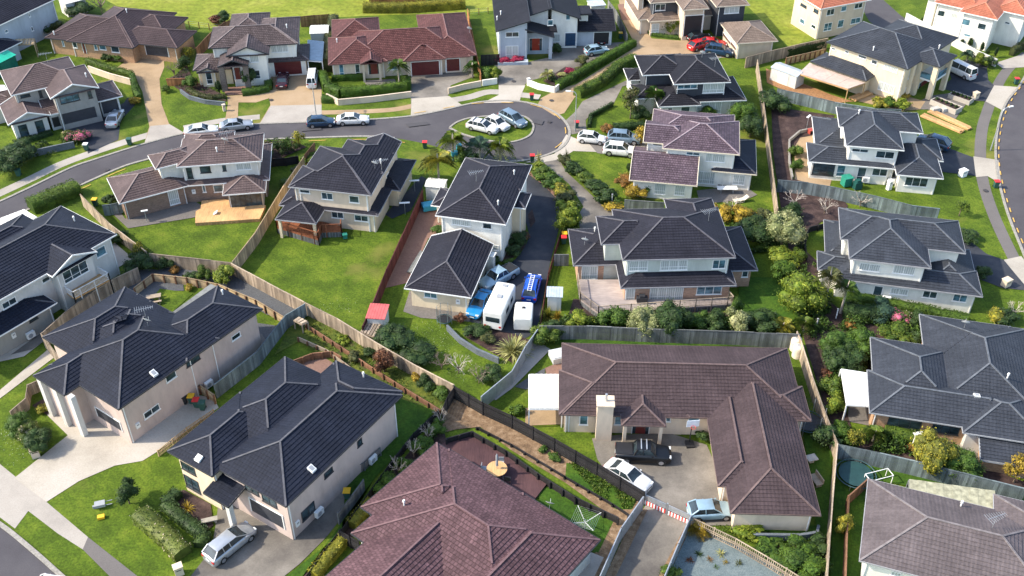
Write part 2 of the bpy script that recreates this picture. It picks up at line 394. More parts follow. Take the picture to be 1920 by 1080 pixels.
# ------------------------------------------------------------------ houses
TH = math.tan(R(22.5))
ALLH = []
class House:
    def __init__(s, name, label, O, X, z, roof, gut=WHITE, frame=WHITE, cat='house', gdoor=DARK, ddoor=None, group='houses of the suburb'):
        A = at(*O, z); B = at(*X, z); s.ang = math.atan2(B.y - A.y, B.x - A.x)
        s.o = empty(name, (A.x, A.y, 0), s.ang, label, cat, group)
        s.M = Matrix.Translation((A.x, A.y, 0)) @ Matrix.Rotation(s.ang, 4, 'Z'); s.Mi = s.M.inverted()
        s.roof = roof; s.gut = gut; s.frame = frame; s.wings = []; s.gd = gdoor; s.dd = ddoor or mat_plain('door_red_brown', (.16, .03, .025), .4)
        s.cam = s.Mi @ Vector((0, 0, CH)); ALLH.append(s)
    def lray(s, u, v): return (s.M.to_3x3().inverted() @ ray(u, v))
    def slopes(s, w):
        """list of (origin, along, upslope, L, aL, aR, V) for the sloping faces, and gable triangles"""
        x0, y0, x1, y1, ze, k, pt = w['r']
        W = x1 - x0; D = y1 - y0; c = math.cos(math.atan(pt)); sn = math.sin(math.atan(pt)); out = []; gab = []; lines = []
        if k[0] in 'hxy':
            ax = k[0] if k[0] in 'xy' else ('x' if W >= D else 'y'); e = k[1:3] if k[0] in 'xy' else 'hh'
            if ax == 'x':   # front, back trapezoids
                hr = D / 2; V = hr / c; a0 = c if e[0] == 'h' else 0; a1 = c if e[1] == 'h' else 0
                out.append((Vector((x0, y0, ze)), Vector((1, 0, 0)), Vector((0, c, sn)), W, a0, a1, V))
                out.append((Vector((x1, y1, ze)), Vector((-1, 0, 0)), Vector((0, -c, sn)), W, a1, a0, V))
                ra = x0 + (hr if e[0] == 'h' else 0); rb = x1 - (hr if e[1] == 'h' else 0); rz = ze + hr * pt; ym = (y0 + y1) / 2
                if e[0] == 'h': out.append((Vector((x0, y1, ze)), Vector((0, -1, 0)), Vector((c, 0, sn)), D, c, c, V)); lines += [((x0, y0, ze), (ra, ym, rz)), ((x0, y1, ze), (ra, ym, rz))]
                else: gab.append(('L', (x0, ym, rz)))
                if e[1] == 'h': out.append((Vector((x1, y0, ze)), Vector((0, 1, 0)), Vector((-c, 0, sn)), D, c, c, V)); lines += [((x1, y0, ze), (rb, ym, rz)), ((x1, y1, ze), (rb, ym, rz))]
                else: gab.append(('R', (x1, ym, rz)))
                if rb - ra > .2: lines.append(((ra, ym, rz), (rb, ym, rz)))
            else:
                hr = W / 2; V = hr / c; a0 = c if e[0] == 'h' else 0; a1 = c if e[1] == 'h' else 0
                out.append((Vector((x0, y1, ze)), Vector((0, -1, 0)), Vector((c, 0, sn)), D, a1, a0, V))
                out.append((Vector((x1, y0, ze)), Vector((0, 1, 0)), Vector((-c, 0, sn)), D, a0, a1, V))
                ra = y0 + (hr if e[0] == 'h' else 0); rb = y1 - (hr if e[1] == 'h' else 0); rz = ze + hr * pt; xm = (x0 + x1) / 2
                if e[0] == 'h': out.append((Vector((x0, y0, ze)), Vector((1, 0, 0)), Vector((0, c, sn)), W, c, c, V)); lines += [((x0, y0, ze), (xm, ra, rz)), ((x1, y0, ze), (xm, ra, rz))]
                else: gab.append(('F', (xm, y0, rz)))
                if e[1] == 'h': out.append((Vector((x1, y1, ze)), Vector((-1, 0, 0)), Vector((0, -c, sn)), W, c, c, V)); lines += [((x0, y1, ze), (xm, rb, rz)), ((x1, y1, ze), (xm, rb, rz))]
                else: gab.append(('B', (xm, y1, rz)))
                if rb - ra > .2: lines.append(((xm, ra, rz), (xm, rb, rz)))
        elif k[0] == 's':      # single slope rising towards L R F B
            t = k[1]
            if t == 'R': out.append((Vector((x0, y1, ze)), Vector((0, -1, 0)), Vector((c, 0, sn)), D, 0, 0, W / c))
            if t == 'L': out.append((Vector((x1, y0, ze)), Vector((0, 1, 0)), Vector((-c, 0, sn)), D, 0, 0, W / c))
            if t == 'B': out.append((Vector((x0, y0, ze)), Vector((1, 0, 0)), Vector((0, c, sn)), W, 0, 0, D / c))
            if t == 'F': out.append((Vector((x1, y1, ze)), Vector((-1, 0, 0)), Vector((0, -c, sn)), W, 0, 0, D / c))
        return out, gab, lines
    def rh(s, x, y):
        """roof height at a local point"""
        h = 0
        for w in s.wings:
            x0, y0, x1, y1, ze, k, pt = w['r']
            if x0 < x < x1 and y0 < y < y1:
                z = 99
                for o, a, u, L, aL, aR, V in s.slopes(w)[0]:
                    z = min(z, o.z + ((Vector((x, y, 0)) - o).dot(Vector((u.x, u.y, 0)))) / (u.x * u.x + u.y * u.y) * u.z)
                if z == 99: z = ze + .1
                h = max(h, z)
        return h
    def caps(s):
        for w in s.wings:
            for a, b in w['lines']:
                a, b = Vector(a), Vector(b); d = b - a; L = d.length; pr = Vector((-d.y, d.x, 0)).normalized() * .45; n = max(2, int(L / .2)); run = None
                for i in range(n + 1):
                    p = a + d * min(.995, max(.01, i / n)); U = s.rh(p.x, p.y); e = (s.rh(p.x + pr.x, p.y + pr.y) + s.rh(p.x - pr.x, p.y - pr.y)) / 2
                    ok = U < p.z + .035 and U - e > .05
                    if ok and run is None: run = i
                    if run is not None and (not ok or i == n):
                        k = i if ok else i - 1
                        if k > run: c = MB(); c.bar(a + d * (run / n) + Vector((0, 0, .05)), a + d * (k / n) + Vector((0, 0, .04)), .17, .08); c.build('ridge_cap', capmat(w['rm']), w['ro'])
                        run = None
    def roofhit(s, u, v):
        d = s.lray(u, v); o = s.cam; t = (13 - o.z) / d.z
        while True:
            p = o + d * t
            if p.z < 0: return None
            if p.z < s.rh(p.x, p.y): return p
            t += .06
    def wing(s, x0, y0, x1, y1, ze, k='h', wall=None, pt=None, z0=-.3, roof=None, post=None, ov=.5, fas=None):
        i = len(s.wings); ze = ze - .009 * i; e = .004 * i; ins = ov + .007 * i
        x0 += e; y0 += e; x1 -= e; y1 -= e; pt = pt or TH
        w = dict(r=(x0, y0, x1, y1, ze, k, pt), wall=wall, q=(x0 + ins, y0 + ins, x1 - ins, y1 - ins), z0=z0); s.wings.append(w)
        sl, gab, lines = s.slopes(w); rm = roof or s.roof; mb = MB(); n = 0
        CW = .36; lift = .045
        for o, a, u, L, aL, aR, V in sl:
            nn = a.cross(u).normalized(); v = 0
            while v < V - 1e-3:
                v1 = min(V, v + CW); l0, r0, l1, r1 = aL * v, L - aR * v, aL * v1, L - aR * v1
                if r1 < l1: l1 = r1 = (l1 + r1) / 2
                p = [o + a * l0 + u * v + nn * lift, o + a * r0 + u * v + nn * lift, o + a * r1 + u * v1, o + a * l1 + u * v1]
                mb.face(p, [(l0, v), (r0, v), (r1, v1), (l1, v1)])
                if v > 0: mb.face([o + a * l0 + u * v, o + a * r0 + u * v, p[1], p[0]], [(l0, v), (r0, v), (r0, v), (l0, v)])
                v = v1
        if k[0] == 'f': mb.box(x0, y0, ze - .02, x1, y1, ze + .14)
        if k[0] == 's':
            for o, a, u, L, aL, aR, V in sl:
                p = [o, o + a * L, o + a * L + u * V, o + u * V]; dn = Vector((0, 0, -.2))
                mb.face([q + dn for q in p[::-1]])
                for q in range(4): mb.face([p[q] + dn, p[(q + 1) % 4] + dn, p[(q + 1) % 4], p[q]])
        else:
            mb.face([(x0, y0, ze - .12), (x0, y1, ze - .12), (x1, y1, ze - .12), (x1, y0, ze - .12)])
            for a, b in (((x0, y0), (x1, y0)), ((x1, y0), (x1, y1)), ((x1, y1), (x0, y1)), ((x0, y1), (x0, y0))):
                mb.face([(*a, ze - .12), (*b, ze - .12), (*b, ze + .06), (*a, ze + .06)])
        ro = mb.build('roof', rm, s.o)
        w['ro'] = ro; w['lines'] = lines; w['rm'] = rm
        g = MB()       # gutters and barge boards
        if k[0] == 's':
            for o, a, u, L, aL, aR, V in sl:
                p = [o, o + a * L, o + a * L + u * V, o + u * V]
                for q in range(4): g.bar(p[q], p[(q + 1) % 4], .08, .2, -.08)
        else:
            gs = {q[0]: q[1] for q in gab}; T = .07
            for sd, a, b in (('F', (x0 - T, y0 - T), (x1 + T, y0)), ('B', (x0 - T, y1), (x1 + T, y1 + T)), ('L', (x0 - T, y0 + .001), (x0, y1 - .001)), ('R', (x1, y0 + .001), (x1 + T, y1 - .001))):
                if sd in gs: continue
                g.box(a[0], a[1], ze - .11, b[0], b[1], ze + .03)
            for sd, ap in gab:
                cs = {'F': ((x0, y0), (x1, y0)), 'B': ((x0, y1), (x1, y1)), 'L': ((x0, y0), (x0, y1)), 'R': ((x1, y0), (x1, y1))}[sd]
                for c0 in cs: g.bar((*c0, ze + .03), (ap[0], ap[1], ap[2] + .03), .08, .17)
        g.build('gutter', fas or s.gut, ro)
        if wall:
            qx0, qy0, qx1, qy1 = w['q']; m = MB(); zt = ze - .121
            if k[0] == 's':
                def hh(x, y):
                    o, a, u, L, aL, aR, V = sl[0]; return o.z + ((Vector((x, y, 0)) - o).dot(Vector((u.x, u.y, 0)))) / (u.x * u.x + u.y * u.y) * u.z - .21
                cs = [(qx0, qy0), (qx1, qy0), (qx1, qy1), (qx0, qy1)]
                for a, b in zip(cs, cs[1:] + cs[:1]): m.face([(*a, z0), (*b, z0), (*b, hh(*b)), (*a, hh(*a))])
            else:
                cs = [(qx0, qy0), (qx1, qy0), (qx1, qy1), (qx0, qy1)]
                for a, b in zip(cs, cs[1:] + cs[:1]): m.face([(*a, z0), (*b, z0), (*b, zt), (*a, zt)])
                for sd, ap in gab:
                    hr = (ap[2] - ze)
                    if sd in 'FB': yy = qy0 if sd == 'F' else qy1; m.face([(x0 + .12, yy, ze - .11), (x1 - .12, yy, ze - .11), (ap[0], yy, ap[2] - .1)][::1 if sd == 'F' else -1])
                    else: xx = qx0 if sd == 'L' else qx1; m.face([(xx, y1 - .12, ze - .11), (xx, y0 + .12, ze - .11), (xx, ap[1], ap[2] - .1)][::1 if sd == 'L' else -1])
            m.build('wall', wall, s.o)
            if ze > 2.3 and (i < 2 or i % 2): m = MB(); m.box(qx0 + .12, qy0 - .08, z0, qx0 + .2, qy0 - .003, zt); m.build('downpipe', WHITE, s.o)
            if ze > 2.3 and i % 2 == 0: m = MB(); m.box(qx1 - .2, qy0 - .08, z0, qx1 - .12, qy0 - .003, zt); m.build('downpipe', WHITE, s.o)
        if post:
            for cx, cy in ((x0 + .35, y0 + .35), (x1 - .35, y0 + .35), (x0 + .35, y1 - .35), (x1 - .35, y1 - .35)):
                m = MB(); q = .16; m.box(cx - q, cy - q, z0, cx + q, cy + q, ze - .121); m.build('post', post, s.o)
        return w
    def wallhit(s, u, v):
        d = s.lray(u, v); best = None
        for w in s.wings:
            if not w['wall']: continue
            x0, y0, x1, y1 = w['q']; ze = w['r'][4]; zt = ze if w['r'][5][0] == 'h' else ze + 2.4
            for sd, ax, c, lo, hi, out in (('F', 1, y0, x0, x1, -1), ('B', 1, y1, x0, x1, 1), ('L', 0, x0, y0, y1, -1), ('R', 0, x1, y0, y1, 1)):
                if (s.cam[ax] - c) * out <= 0 or abs(d[ax]) < 1e-6: continue
                t = (c - s.cam[ax]) / d[ax]; p = s.cam + d * t; q = p[1 - ax]
                if lo - .25 < q < hi + .25 and w['z0'] - .6 < p.z < zt + .3 and (best is None or t < best[0]): best = (t, sd, ax, c, out, w)
        return best
    def opening(s, u0, v0, u1, v1, k='w'):
        b = s.wallhit((u0 + u1) / 2, (v0 + v1) / 2)
        if not b: print('NOHIT', s.o.name, u0, v0); return
        t, sd, ax, c, out, w = b
        P = []
        for u, v in ((u0, v0), (u1, v1)):
            d = s.lray(u, v); P.append(s.cam + d * ((c - s.cam[ax]) / d[ax]))
        z1, z0 = P[0].z, P[1].z; a0, a1 = sorted((P[0][1 - ax], P[1][1 - ax]))
        ze = w['r'][4]
        if w['r'][5][0] == 'h': z1 = min(z1, ze - .2)
        z0 = max(z0, w['z0'] + .32)
        if z1 - z0 < .35: z0 = z1 - .5
        x0, y0, x1, y1 = w['q']; lo, hi = (x0, x1) if ax == 1 else (y0, y1)
        a0 = max(a0, lo + .08); a1 = min(a1, hi - .08)
        if a1 - a0 < .3: print('THIN', s.o.name, u0, v0, a1 - a0); return
        def bx(mb, p0, q0, p1, q1, d0, d1):   # along p, height q, depth d outwards
            lo_, hi_ = sorted((c + out * d0, c + out * d1))
            if ax == 1: mb.box(p0, lo_, q0, p1, hi_, q1)
            else: mb.box(lo_, p0, q0, hi_, p1, q1)
        Wd = a1 - a0; Ht = z1 - z0
        if k == 'g':
            m = MB(); bx(m, a0 - .1, z0, a0, z1 + .1, 0, .07); bx(m, a1, z0, a1 + .1, z1 + .1, 0, .07); bx(m, a0, z1, a1, z1 + .1, 0, .07)
            f = m.build('door_frame', s.frame, s.o); m = MB(); n = max(3, int(Ht / .5))
            for i in range(n): bx(m, a0, z0 + Ht * i / n + .015, a1, z0 + Ht * (i + 1) / n - .015, -.02, .035)
            bx(m, a0, z0, a1, z1, -.02, .015)
            m.build('garage_door', s.gd, s.o); return
        if k == 'o':
            m = MB(); bx(m, a0 - .1, z0, a0, z1 + .1, 0, .07); bx(m, a1, z0, a1 + .1, z1 + .1, 0, .07); bx(m, a0, z1, a1, z1 + .1, 0, .07); f = m.build('door_frame', s.frame, s.o)
            m = MB(); bx(m, a0, z0, a1, z1, -.02, .02); m.build('dark_doorway_panel', BLACK, s.o); return  # solid black panel stands in for the unlit interior
        if k == 'd':
            m = MB(); bx(m, a0 - .08, z0, a0, z1 + .08, 0, .07); bx(m, a1, z0, a1 + .08, z1 + .08, 0, .07); bx(m, a0, z1, a1, z1 + .08, 0, .07); f = m.build('door_frame', s.frame, s.o)
            m = MB(); bx(m, a0 + Wd * .2, z0, a1 - Wd * .2, z1, -.02, .04); d_ = m.build('front_door', s.dd, s.o)
            m = MB(); bx(m, a0, z0, a0 + Wd * .2, z1, -.02, .03); bx(m, a1 - Wd * .2, z0, a1, z1, -.02, .03); m.build('side_light', GLASS, s.o)
            m = MB(); bx(m, a1 - Wd * .26, z0 + Ht * .45, a1 - Wd * .23, z0 + Ht * .55, .04, .1); m.build('handle', CHROME, d_); return
        fm = DARK if k in 'kK' else s.frame; fw = .07
        m = MB()
        for A in ((a0, z0, a1, z0 + fw), (a0, z1 - fw, a1, z1), (a0, z0 + fw, a0 + fw, z1 - fw), (a1 - fw, z0 + fw, a1, z1 - fw)): bx(m, *A, -.01, .055)
        nmul = max(1, round(Wd / (.95 if k != 'K' else .7))) if Wd > .8 else 1
        for i in range(1, nmul): x = a0 + Wd * i / nmul; bx(m, x - .03, z0 + fw, x + .03, z1 - fw, -.01, .05)
        if Ht > 1.35 and k != 'K': zz = z0 + Ht * .33; bx(m, a0 + fw, zz - .025, a1 - fw, zz + .025, -.01, .045)
        wi = m.build('window', fm, s.o); m = MB(); bx(m, a0 + fw / 2, z0 + fw / 2, a1 - fw / 2, z1 - fw / 2, -.02, .02)
        gm = {'w': GLASSB if random.random() < .4 else GLASS, 'k': GLASS, 'K': GLASS, 'c': GLASSC}[k]
        m.build('pane', gm, wi)
        m = MB(); bx(m, a0 - .06, z0 - .07, a1 + .06, z0, -.01, .1); m.build('sill', fm, wi)
    def onroof(s, kind, u, v):
        p = s.roofhit(u, v)
        if not p: print('NOROOF', s.o.name, u, v); return
        M = Matrix.Rotation(-s.ang, 4, 'Z'); m = MB()
        if kind == 'dish':
            m.tube([p, p + Vector((0, 0, .55))], .025, 6); a = m.build('satellite_dish', STEEL, s.o)
            d = MB(); c = p + Vector((0, 0, .75)); q = (M @ Vector((.25, .75, .6))).normalized().to_track_quat('Z', 'Y')
            rows = [[c + q @ Vector((r * .42 * math.cos(j * math.pi / 9), r * .42 * math.sin(j * math.pi / 9), r * r * .1)) for j in range(19)] for r in (0.01, .5, 1)]
            d.grid(rows); d.tube([c + q @ Vector((0, -.4, .1)), c + q @ Vector((0, 0, .42))], .015, 5); d.build('dish_bowl', WHITE, a, True)
        elif kind == 'vent':
            m.tube([p - Vector((0, 0, .2)), p + Vector((0, 0, .5)), p + Vector((0, 0, .52)), p + Vector((0, 0, .7))], [.07, .07, .13, .1], 8); m.build('roof_vent', WHITE, s.o)
        elif kind == 'antenna':
            m.tube([p, p + Vector((0, 0, 1.5))], .025, 5); t = p + Vector((0, 0, 1.45)); d = M @ Vector((.8, .3, 0)); e = Vector((-d.y, d.x, 0))
            m.bar(t - d, t + d, .03, .03)
            for i in range(9): x = t + d * (-1 + i * .25); h = e * (.65 - i * .045); m.bar(x - h, x + h, .02, .02)
            m.build('antenna', STEEL, s.o)
        elif kind == 'skylight':
            x0, y0 = p.x, p.y; z = s.rh; P = lambda x, y: Vector((x, y, z(x, y)))
            c = [P(x0 - .27, y0 - .3), P(x0 + .27, y0 - .3), P(x0 + .27, y0 + .3), P(x0 - .27, y0 + .3)]; up = Vector((0, 0, .22))
            m.face([q + up for q in c])
            for i in range(4): m.face([c[i], c[(i + 1) % 4], c[(i + 1) % 4] + up, c[i] + up])
            a = m.build('skylight', WHITE, s.o); m = MB(); cc = sum(c, Vector()) / 4
            m.face([cc + (q - cc) * .7 + up * 1.06 for q in c]); m.build('skylight_pane', GREY, a)
        elif kind == 'solar':
            pass
    def meterbox(s, u, v):
        b = s.wallhit(u, v)
        if not b: return
        t, sd, ax, c, out, w = b; p = s.cam + s.lray(u, v) * t; a = p[1 - ax]; lo_, hi_ = sorted((c, c + out * .14)); m = MB(); n = MB(); l2, h2 = sorted((c + out * .14, c + out * .15))
        z = max(.6, min(p.z, 1.6))
        if ax == 1: m.box(a - .22, lo_, z - .3, a + .22, hi_, z + .3); n.box(a - .13, l2, z + .02, a + .13, h2, z + .2)
        else: m.box(lo_, a - .22, z - .3, hi_, a + .22, z + .3); n.box(l2, a - .13, z + .02, h2, a + .13, z + .2)
        x = m.build('meter_box', WHITE, s.o); n.build('meter_window', GREY, x)
    def heatpump(s, u, v):
        b = s.wallhit(u, v)
        if not b: return
        t, sd, ax, c, out, w = b; d = s.lray(u, v); p = s.cam + d * t
        m = MB(); f = MB(); a = p[1 - ax]; z = .35
        lo_, hi_ = sorted((c + out * .1, c + out * .45))
        if ax == 1: m.box(a - .45, lo_, z, a + .45, hi_, z + .7); ctr = Vector((a - .1, c + out * .46, z + .35)); nr = (0, out, 0)
        else: m.box(lo_, a - .45, z, hi_, a + .45, z + .7); ctr = Vector((c + out * .46, a - .1, z + .35)); nr = (out, 0, 0)
        hp = m.build('heat_pump', WHITE, s.o); f.disc(ctr, .26, 16, nr); f.build('fan_grille', GREY, hp)

# ------------------------------------------------------------------ the ground, roads, paths and lawns
g = MB(); g.face([(-700, -250, 0), (700, -250, 0), (700, 900, 0), (-700, 900, 0)]); structure('ground', g, LAWN)
patch('paddock', PADD, [(-500, -190), (2400, -190), (1500, -70), (1180, -25), (1010, 12), (900, 22), (680, 30), (612, 33), (565, 40), (440, 45), (395, 52), (372, 52), (280, 22), (225, 14), (150, -25)])
patch('grass_strip', PADD, [(1440, -60), (1500, -10), (1560, 40), (1540, 70), (1480, 88), (1450, 60), (1400, 10), (1360, -50)])
# roads
up = [(-60, 405), (0, 378), (60, 350), (130, 316), (175, 300), (270, 270), (347, 250), (420, 240), (480, 233), (560, 230), (630, 228), (700, 224), (770, 218), (830, 207), (867, 198), (905, 191), (955, 189), (1000, 195), (1035, 208), (1058, 226), (1068, 247), (1060, 270), (1035, 287), (990, 300), (940, 303), (885, 298), (840, 283), (800, 270), (740, 259), (690, 256), (600, 258), (495, 262), (420, 270), (340, 284), (262, 303), (220, 317), (150, 348), (75, 383), (0, 417), (-60, 445)]
patch('road', ASPH, smoothline(up, 4, True))
rr = [(1921, -40), (1935, 60), (1930, 120), (1912, 160), (1888, 190), (1874, 225), (1867, 270), (1868, 310), (1875, 350), (1890, 402), (1913, 460), (1935, 510), (1990, 600), (2150, 640), (2200, 300), (2150, 0)]
patch('road', ASPH, smoothline(rr[:13], 4) + rr[13:])
patch('road', ASPH, [(-80, 935), (0, 985), (60, 1033), (114, 1082), (170, 1130), (60, 1250), (-300, 1200)])
patch('driveway', ASPH, [(1605, -40), (1640, -15), (1690, 30), (1712, 42), (1700, 50), (1645, 52), (1630, 40), (1610, 5), (1570, -40)])
strip('kerb', KERB, up[:27], .35, .09); strip('kerb', KERB, up[28:], .35, .09)
strip('kerb', KERB, rr[:13], .3, .09); strip('kerb', KERB, [(-80, 935), (0, 983), (60, 1031), (114, 1079), (165, 1125)], .4, .09)
isl = [(843, 240), (856, 230), (880, 222), (920, 218), (975, 217), (996, 228), (1000, 241), (992, 255), (968, 265), (940, 267), (905, 262), (868, 252)]
patch('traffic_island', LAWN, isl, True); strip('kerb', KERB, isl + isl[:1], .3, .1)
patch('mulch_spot', PAVG, [(885, 228), (915, 222), (925, 232), (890, 238)])
# footpaths
strip('footpath', CONC, [(-30, 375), (0, 362), (60, 334), (112, 309), (165, 289), (228, 268), (282, 252)], 1.6)
strip('footpath', CONC, [(345, 240), (380, 233), (425, 225), (487, 219)], 1.5)
strip('footpath', CONCT, [(600, 211), (680, 209), (740, 205), (775, 198)], 1.3)
strip('footpath', CONC, [(840, 189), (880, 182), (920, 172), (980, 178), (1012, 182)], 1.6)
strip('footpath', ASPHP, [(1925, 100), (1890, 130), (1868, 165), (1850, 212), (1841, 245), (1838, 290), (1843, 340), (1862, 400), (1890, 462), (1925, 530)], 1.5)
patch('footpath', CONC, [(-40, 925), (-40, 850), (0, 870), (87, 941), (165, 1007), (155, 1030), (108, 1000), (53, 958), (28, 991), (0, 970)])
patch('footpath', ASPHP, [(165, 1007), (270, 1090), (215, 1090), (155, 1030)])
# driveways
patch('driveway', ASPHD, [(112, 240), (182, 217), (232, 193), (240, 182), (254, 196), (226, 226), (222, 262), (165, 288), (160, 270), (135, 258)])
patch('driveway', CONCT, [(215, 130), (250, 104), (307, 104), (308, 126), (299, 148), (303, 195), (317, 232), (347, 250), (270, 271), (280, 237), (267, 172), (250, 137), (205, 124)])
patch('driveway', CONC, [(282, 236), (318, 233), (347, 250), (270, 271)])
patch('driveway', CONCT, [(505, 134), (603, 132), (603, 200), (603, 224), (487, 231), (507, 197), (505, 184), (480, 192), (427, 192), (426, 180), (480, 176), (500, 172)])
patch('driveway', CONC, [(508, 198), (603, 196), (603, 227), (487, 232)])
patch('path', CONCT, [(428, 190), (447, 190), (446, 222), (422, 226)])
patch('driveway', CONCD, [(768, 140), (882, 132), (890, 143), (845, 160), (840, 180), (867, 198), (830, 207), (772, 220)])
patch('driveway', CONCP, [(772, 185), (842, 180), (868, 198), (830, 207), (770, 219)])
patch('terrace', PAVG, [(684, 150), (740, 148), (745, 158), (686, 160)])
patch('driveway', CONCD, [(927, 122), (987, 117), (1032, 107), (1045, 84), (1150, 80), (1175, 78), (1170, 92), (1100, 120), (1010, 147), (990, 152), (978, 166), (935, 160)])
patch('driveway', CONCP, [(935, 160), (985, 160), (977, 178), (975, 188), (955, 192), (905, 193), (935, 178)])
patch('driveway', CONCT, [(1160, 0), (1190, 0), (1200, 45), (1222, 72), (1275, 76), (1340, 68), (1362, 96), (1375, 108), (1205, 108), (1190, 100), (1125, 150), (1078, 182), (1058, 212), (1040, 217), (1008, 197), (1014, 184), (1045, 168), (1080, 158), (1135, 124), (1186, 92), (1184, 70), (1168, 40)])
patch('driveway', PAVR, [(1158, 8), (1190, 6), (1196, 37), (1166, 38)])
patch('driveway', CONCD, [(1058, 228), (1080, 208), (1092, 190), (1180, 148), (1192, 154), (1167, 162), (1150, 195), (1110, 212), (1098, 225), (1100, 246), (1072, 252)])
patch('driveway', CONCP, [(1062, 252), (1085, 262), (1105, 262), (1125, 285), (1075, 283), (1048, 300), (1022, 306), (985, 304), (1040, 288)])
patch('driveway', PAVG, [(1095, 258), (1215, 268), (1215, 292), (1180, 294), (1120, 287)])
patch('shared_lane', CONCD, [(1018, 304), (1048, 299), (1062, 322), (1100, 357), (1135, 390), (1158, 400), (1125, 432), (1087, 430), (1085, 402), (1094, 387), (1067, 345), (1042, 325)])
patch('driveway', ASPHD, [(988, 322), (1022, 343), (1052, 377), (1054, 400), (1045, 440), (1032, 490), (1018, 560), (1008, 610), (985, 634), (950, 628), (905, 612), (868, 594), (862, 560), (905, 500), (935, 497), (962, 490), (988, 455), (990, 430), (980, 400), (970, 350)], True)
patch('courtyard', PAVR, [(778, 388), (825, 396), (830, 440), (803, 447), (765, 530), (722, 540), (745, 480)])
patch('terrace', PAVG, [(768, 545), (756, 584), (790, 596), (880, 603), (885, 590), (880, 570)])
patch('driveway', CONCP, [(85, 775), (150, 700), (225, 760), (330, 735), (400, 745), (410, 764), (296, 846), (267, 864), (215, 873), (148, 902), (87, 941), (27, 896), (127, 816)])
patch('driveway', CONCD, [(350, 1090), (388, 1041), (400, 1010), (406, 975), (409, 945), (430, 935), (470, 930), (551, 1012), (600, 950), (646, 900), (660, 925), (634, 979), (610, 1009), (563, 1056), (521, 1090)])
patch('path', CONCP, [(-20, 762), (-20, 748), (90, 655), (108, 665)])
patch('driveway', CONCP, [(-30, 615), (10, 640), (30, 652), (92, 606), (90, 625), (75, 645), (45, 668), (0, 678), (-30, 680)])
patch('courtyard', CONCD, [(1110, 822), (1160, 815), (1256, 812), (1325, 834), (1360, 911), (1400, 985), (1306, 985), (1296, 975), (1212, 940), (1150, 905), (1120, 861)])
patch('driveway', CONCD, [(1214, 938), (1300, 978), (1228, 1090), (1145, 1090)])
patch('driveway', ASPHD, [(1750, 282), (1772, 275), (1825, 295), (1830, 330), (1765, 322)])
patch('driveway', CONCP, [(1825, 293), (1846, 296), (1872, 300), (1877, 345), (1852, 330), (1830, 332)])
patch('driveway', ASPHD, [(1762, 165), (1784, 148), (1775, 118), (1815, 112), (1850, 124), (1853, 150), (1866, 162), (1850, 190), (1820, 188), (1790, 172)])
patch('driveway', CONCP, [(1864, 160), (1908, 163), (1890, 188), (1878, 206), (1848, 190)])
patch('driveway', CONC, [(1866, 118), (1935, 96), (1940, 125), (1880, 128)])
patch('driveway', ASPHD, [(1798, 446), (1815, 448), (1850, 476), (1882, 487), (1905, 515), (1930, 545), (1880, 540), (1838, 524), (1812, 492)])
patch('driveway', CONCP, [(1882, 487), (1915, 480), (1945, 520), (1935, 550), (1905, 515)])
patch('terrace', PAVG, [(1306, 357), (1395, 348), (1420, 365), (1400, 374), (1340, 380), (1310, 372)])
patch('terrace', CONCT, [(1490, 262), (1515, 235), (1545, 240), (1540, 262), (1515, 300), (1518, 330), (1560, 335), (1555, 352), (1490, 340)])
patch('terrace', PAVG, [(1700, 205), (1740, 180), (1800, 172), (1815, 190), (1790, 225), (1740, 205)])
patch('terrace', CONCT, [(1600, 180), (1680, 175), (1735, 190), (1725, 205), (1690, 208), (1610, 190)])
patch('bare_ground', CLAY, [(1436, 128), (1480, 146), (1560, 178), (1600, 190), (1560, 194), (1460, 165), (1438, 155)])
patch('side_path', GRAVG, [(250, 505), (285, 505), (340, 508), (345, 545), (300, 545), (290, 595), (240, 545)])
patch('lawn', LAWN, [(300, 541), (362, 550), (325, 583), (285, 560)])
patch('gravel_bed', GRAVG, [(272, 492), (300, 482), (430, 506), (572, 580), (560, 600), (500, 590), (430, 548), (405, 530), (300, 505)])
patch('gravel_bed', GRAVG, [(480, 605), (530, 612), (520, 640), (480, 640)])
patch('side_path', PAVG, [(205, 395), (240, 428), (380, 405), (378, 385), (340, 362), (235, 410), (220, 390)])
patch('side_path', ASPHD, [(722, 402), (790, 330), (800, 335), (770, 395), (735, 410)])
patch('side_path', CONC, [(196, 470), (215, 455), (250, 485), (215, 505)])
patch('side_path', CONCD, [(20, 665), (110, 600), (150, 580), (140, 600), (60, 655)])
patch('terrace', PAVG, [(445, 680), (485, 655), (500, 640), (490, 625), (400, 665), (415, 690)])
patch('terrace', PAVR, [(560, 680), (632, 668), (625, 690), (600, 712), (565, 695)])
patch('side_path', PAVG, [(745, 745), (775, 775), (700, 830), (660, 835), (690, 790)])
patch('side_path', CONC, [(1008, 640), (1032, 655), (960, 728), (930, 750), (915, 745)])
patch('terrace', PAVR, [(1022, 690), (1065, 672), (1068, 705), (1025, 705)])
patch('gravel_bed', GRAVG, [(965, 725), (995, 705), (1022, 690), (1020, 725), (985, 730)])
patch('terrace', CONCT, [(985, 765), (1055, 762), (1060, 795), (985, 798)])
patch('terrace', PAVG, [(1590, 755), (1650, 760), (1640, 800), (1590, 790)])
patch('terrace', PAVG, [(1810, 845), (1830, 835), (1930, 858), (1930, 900), (1800, 868)])
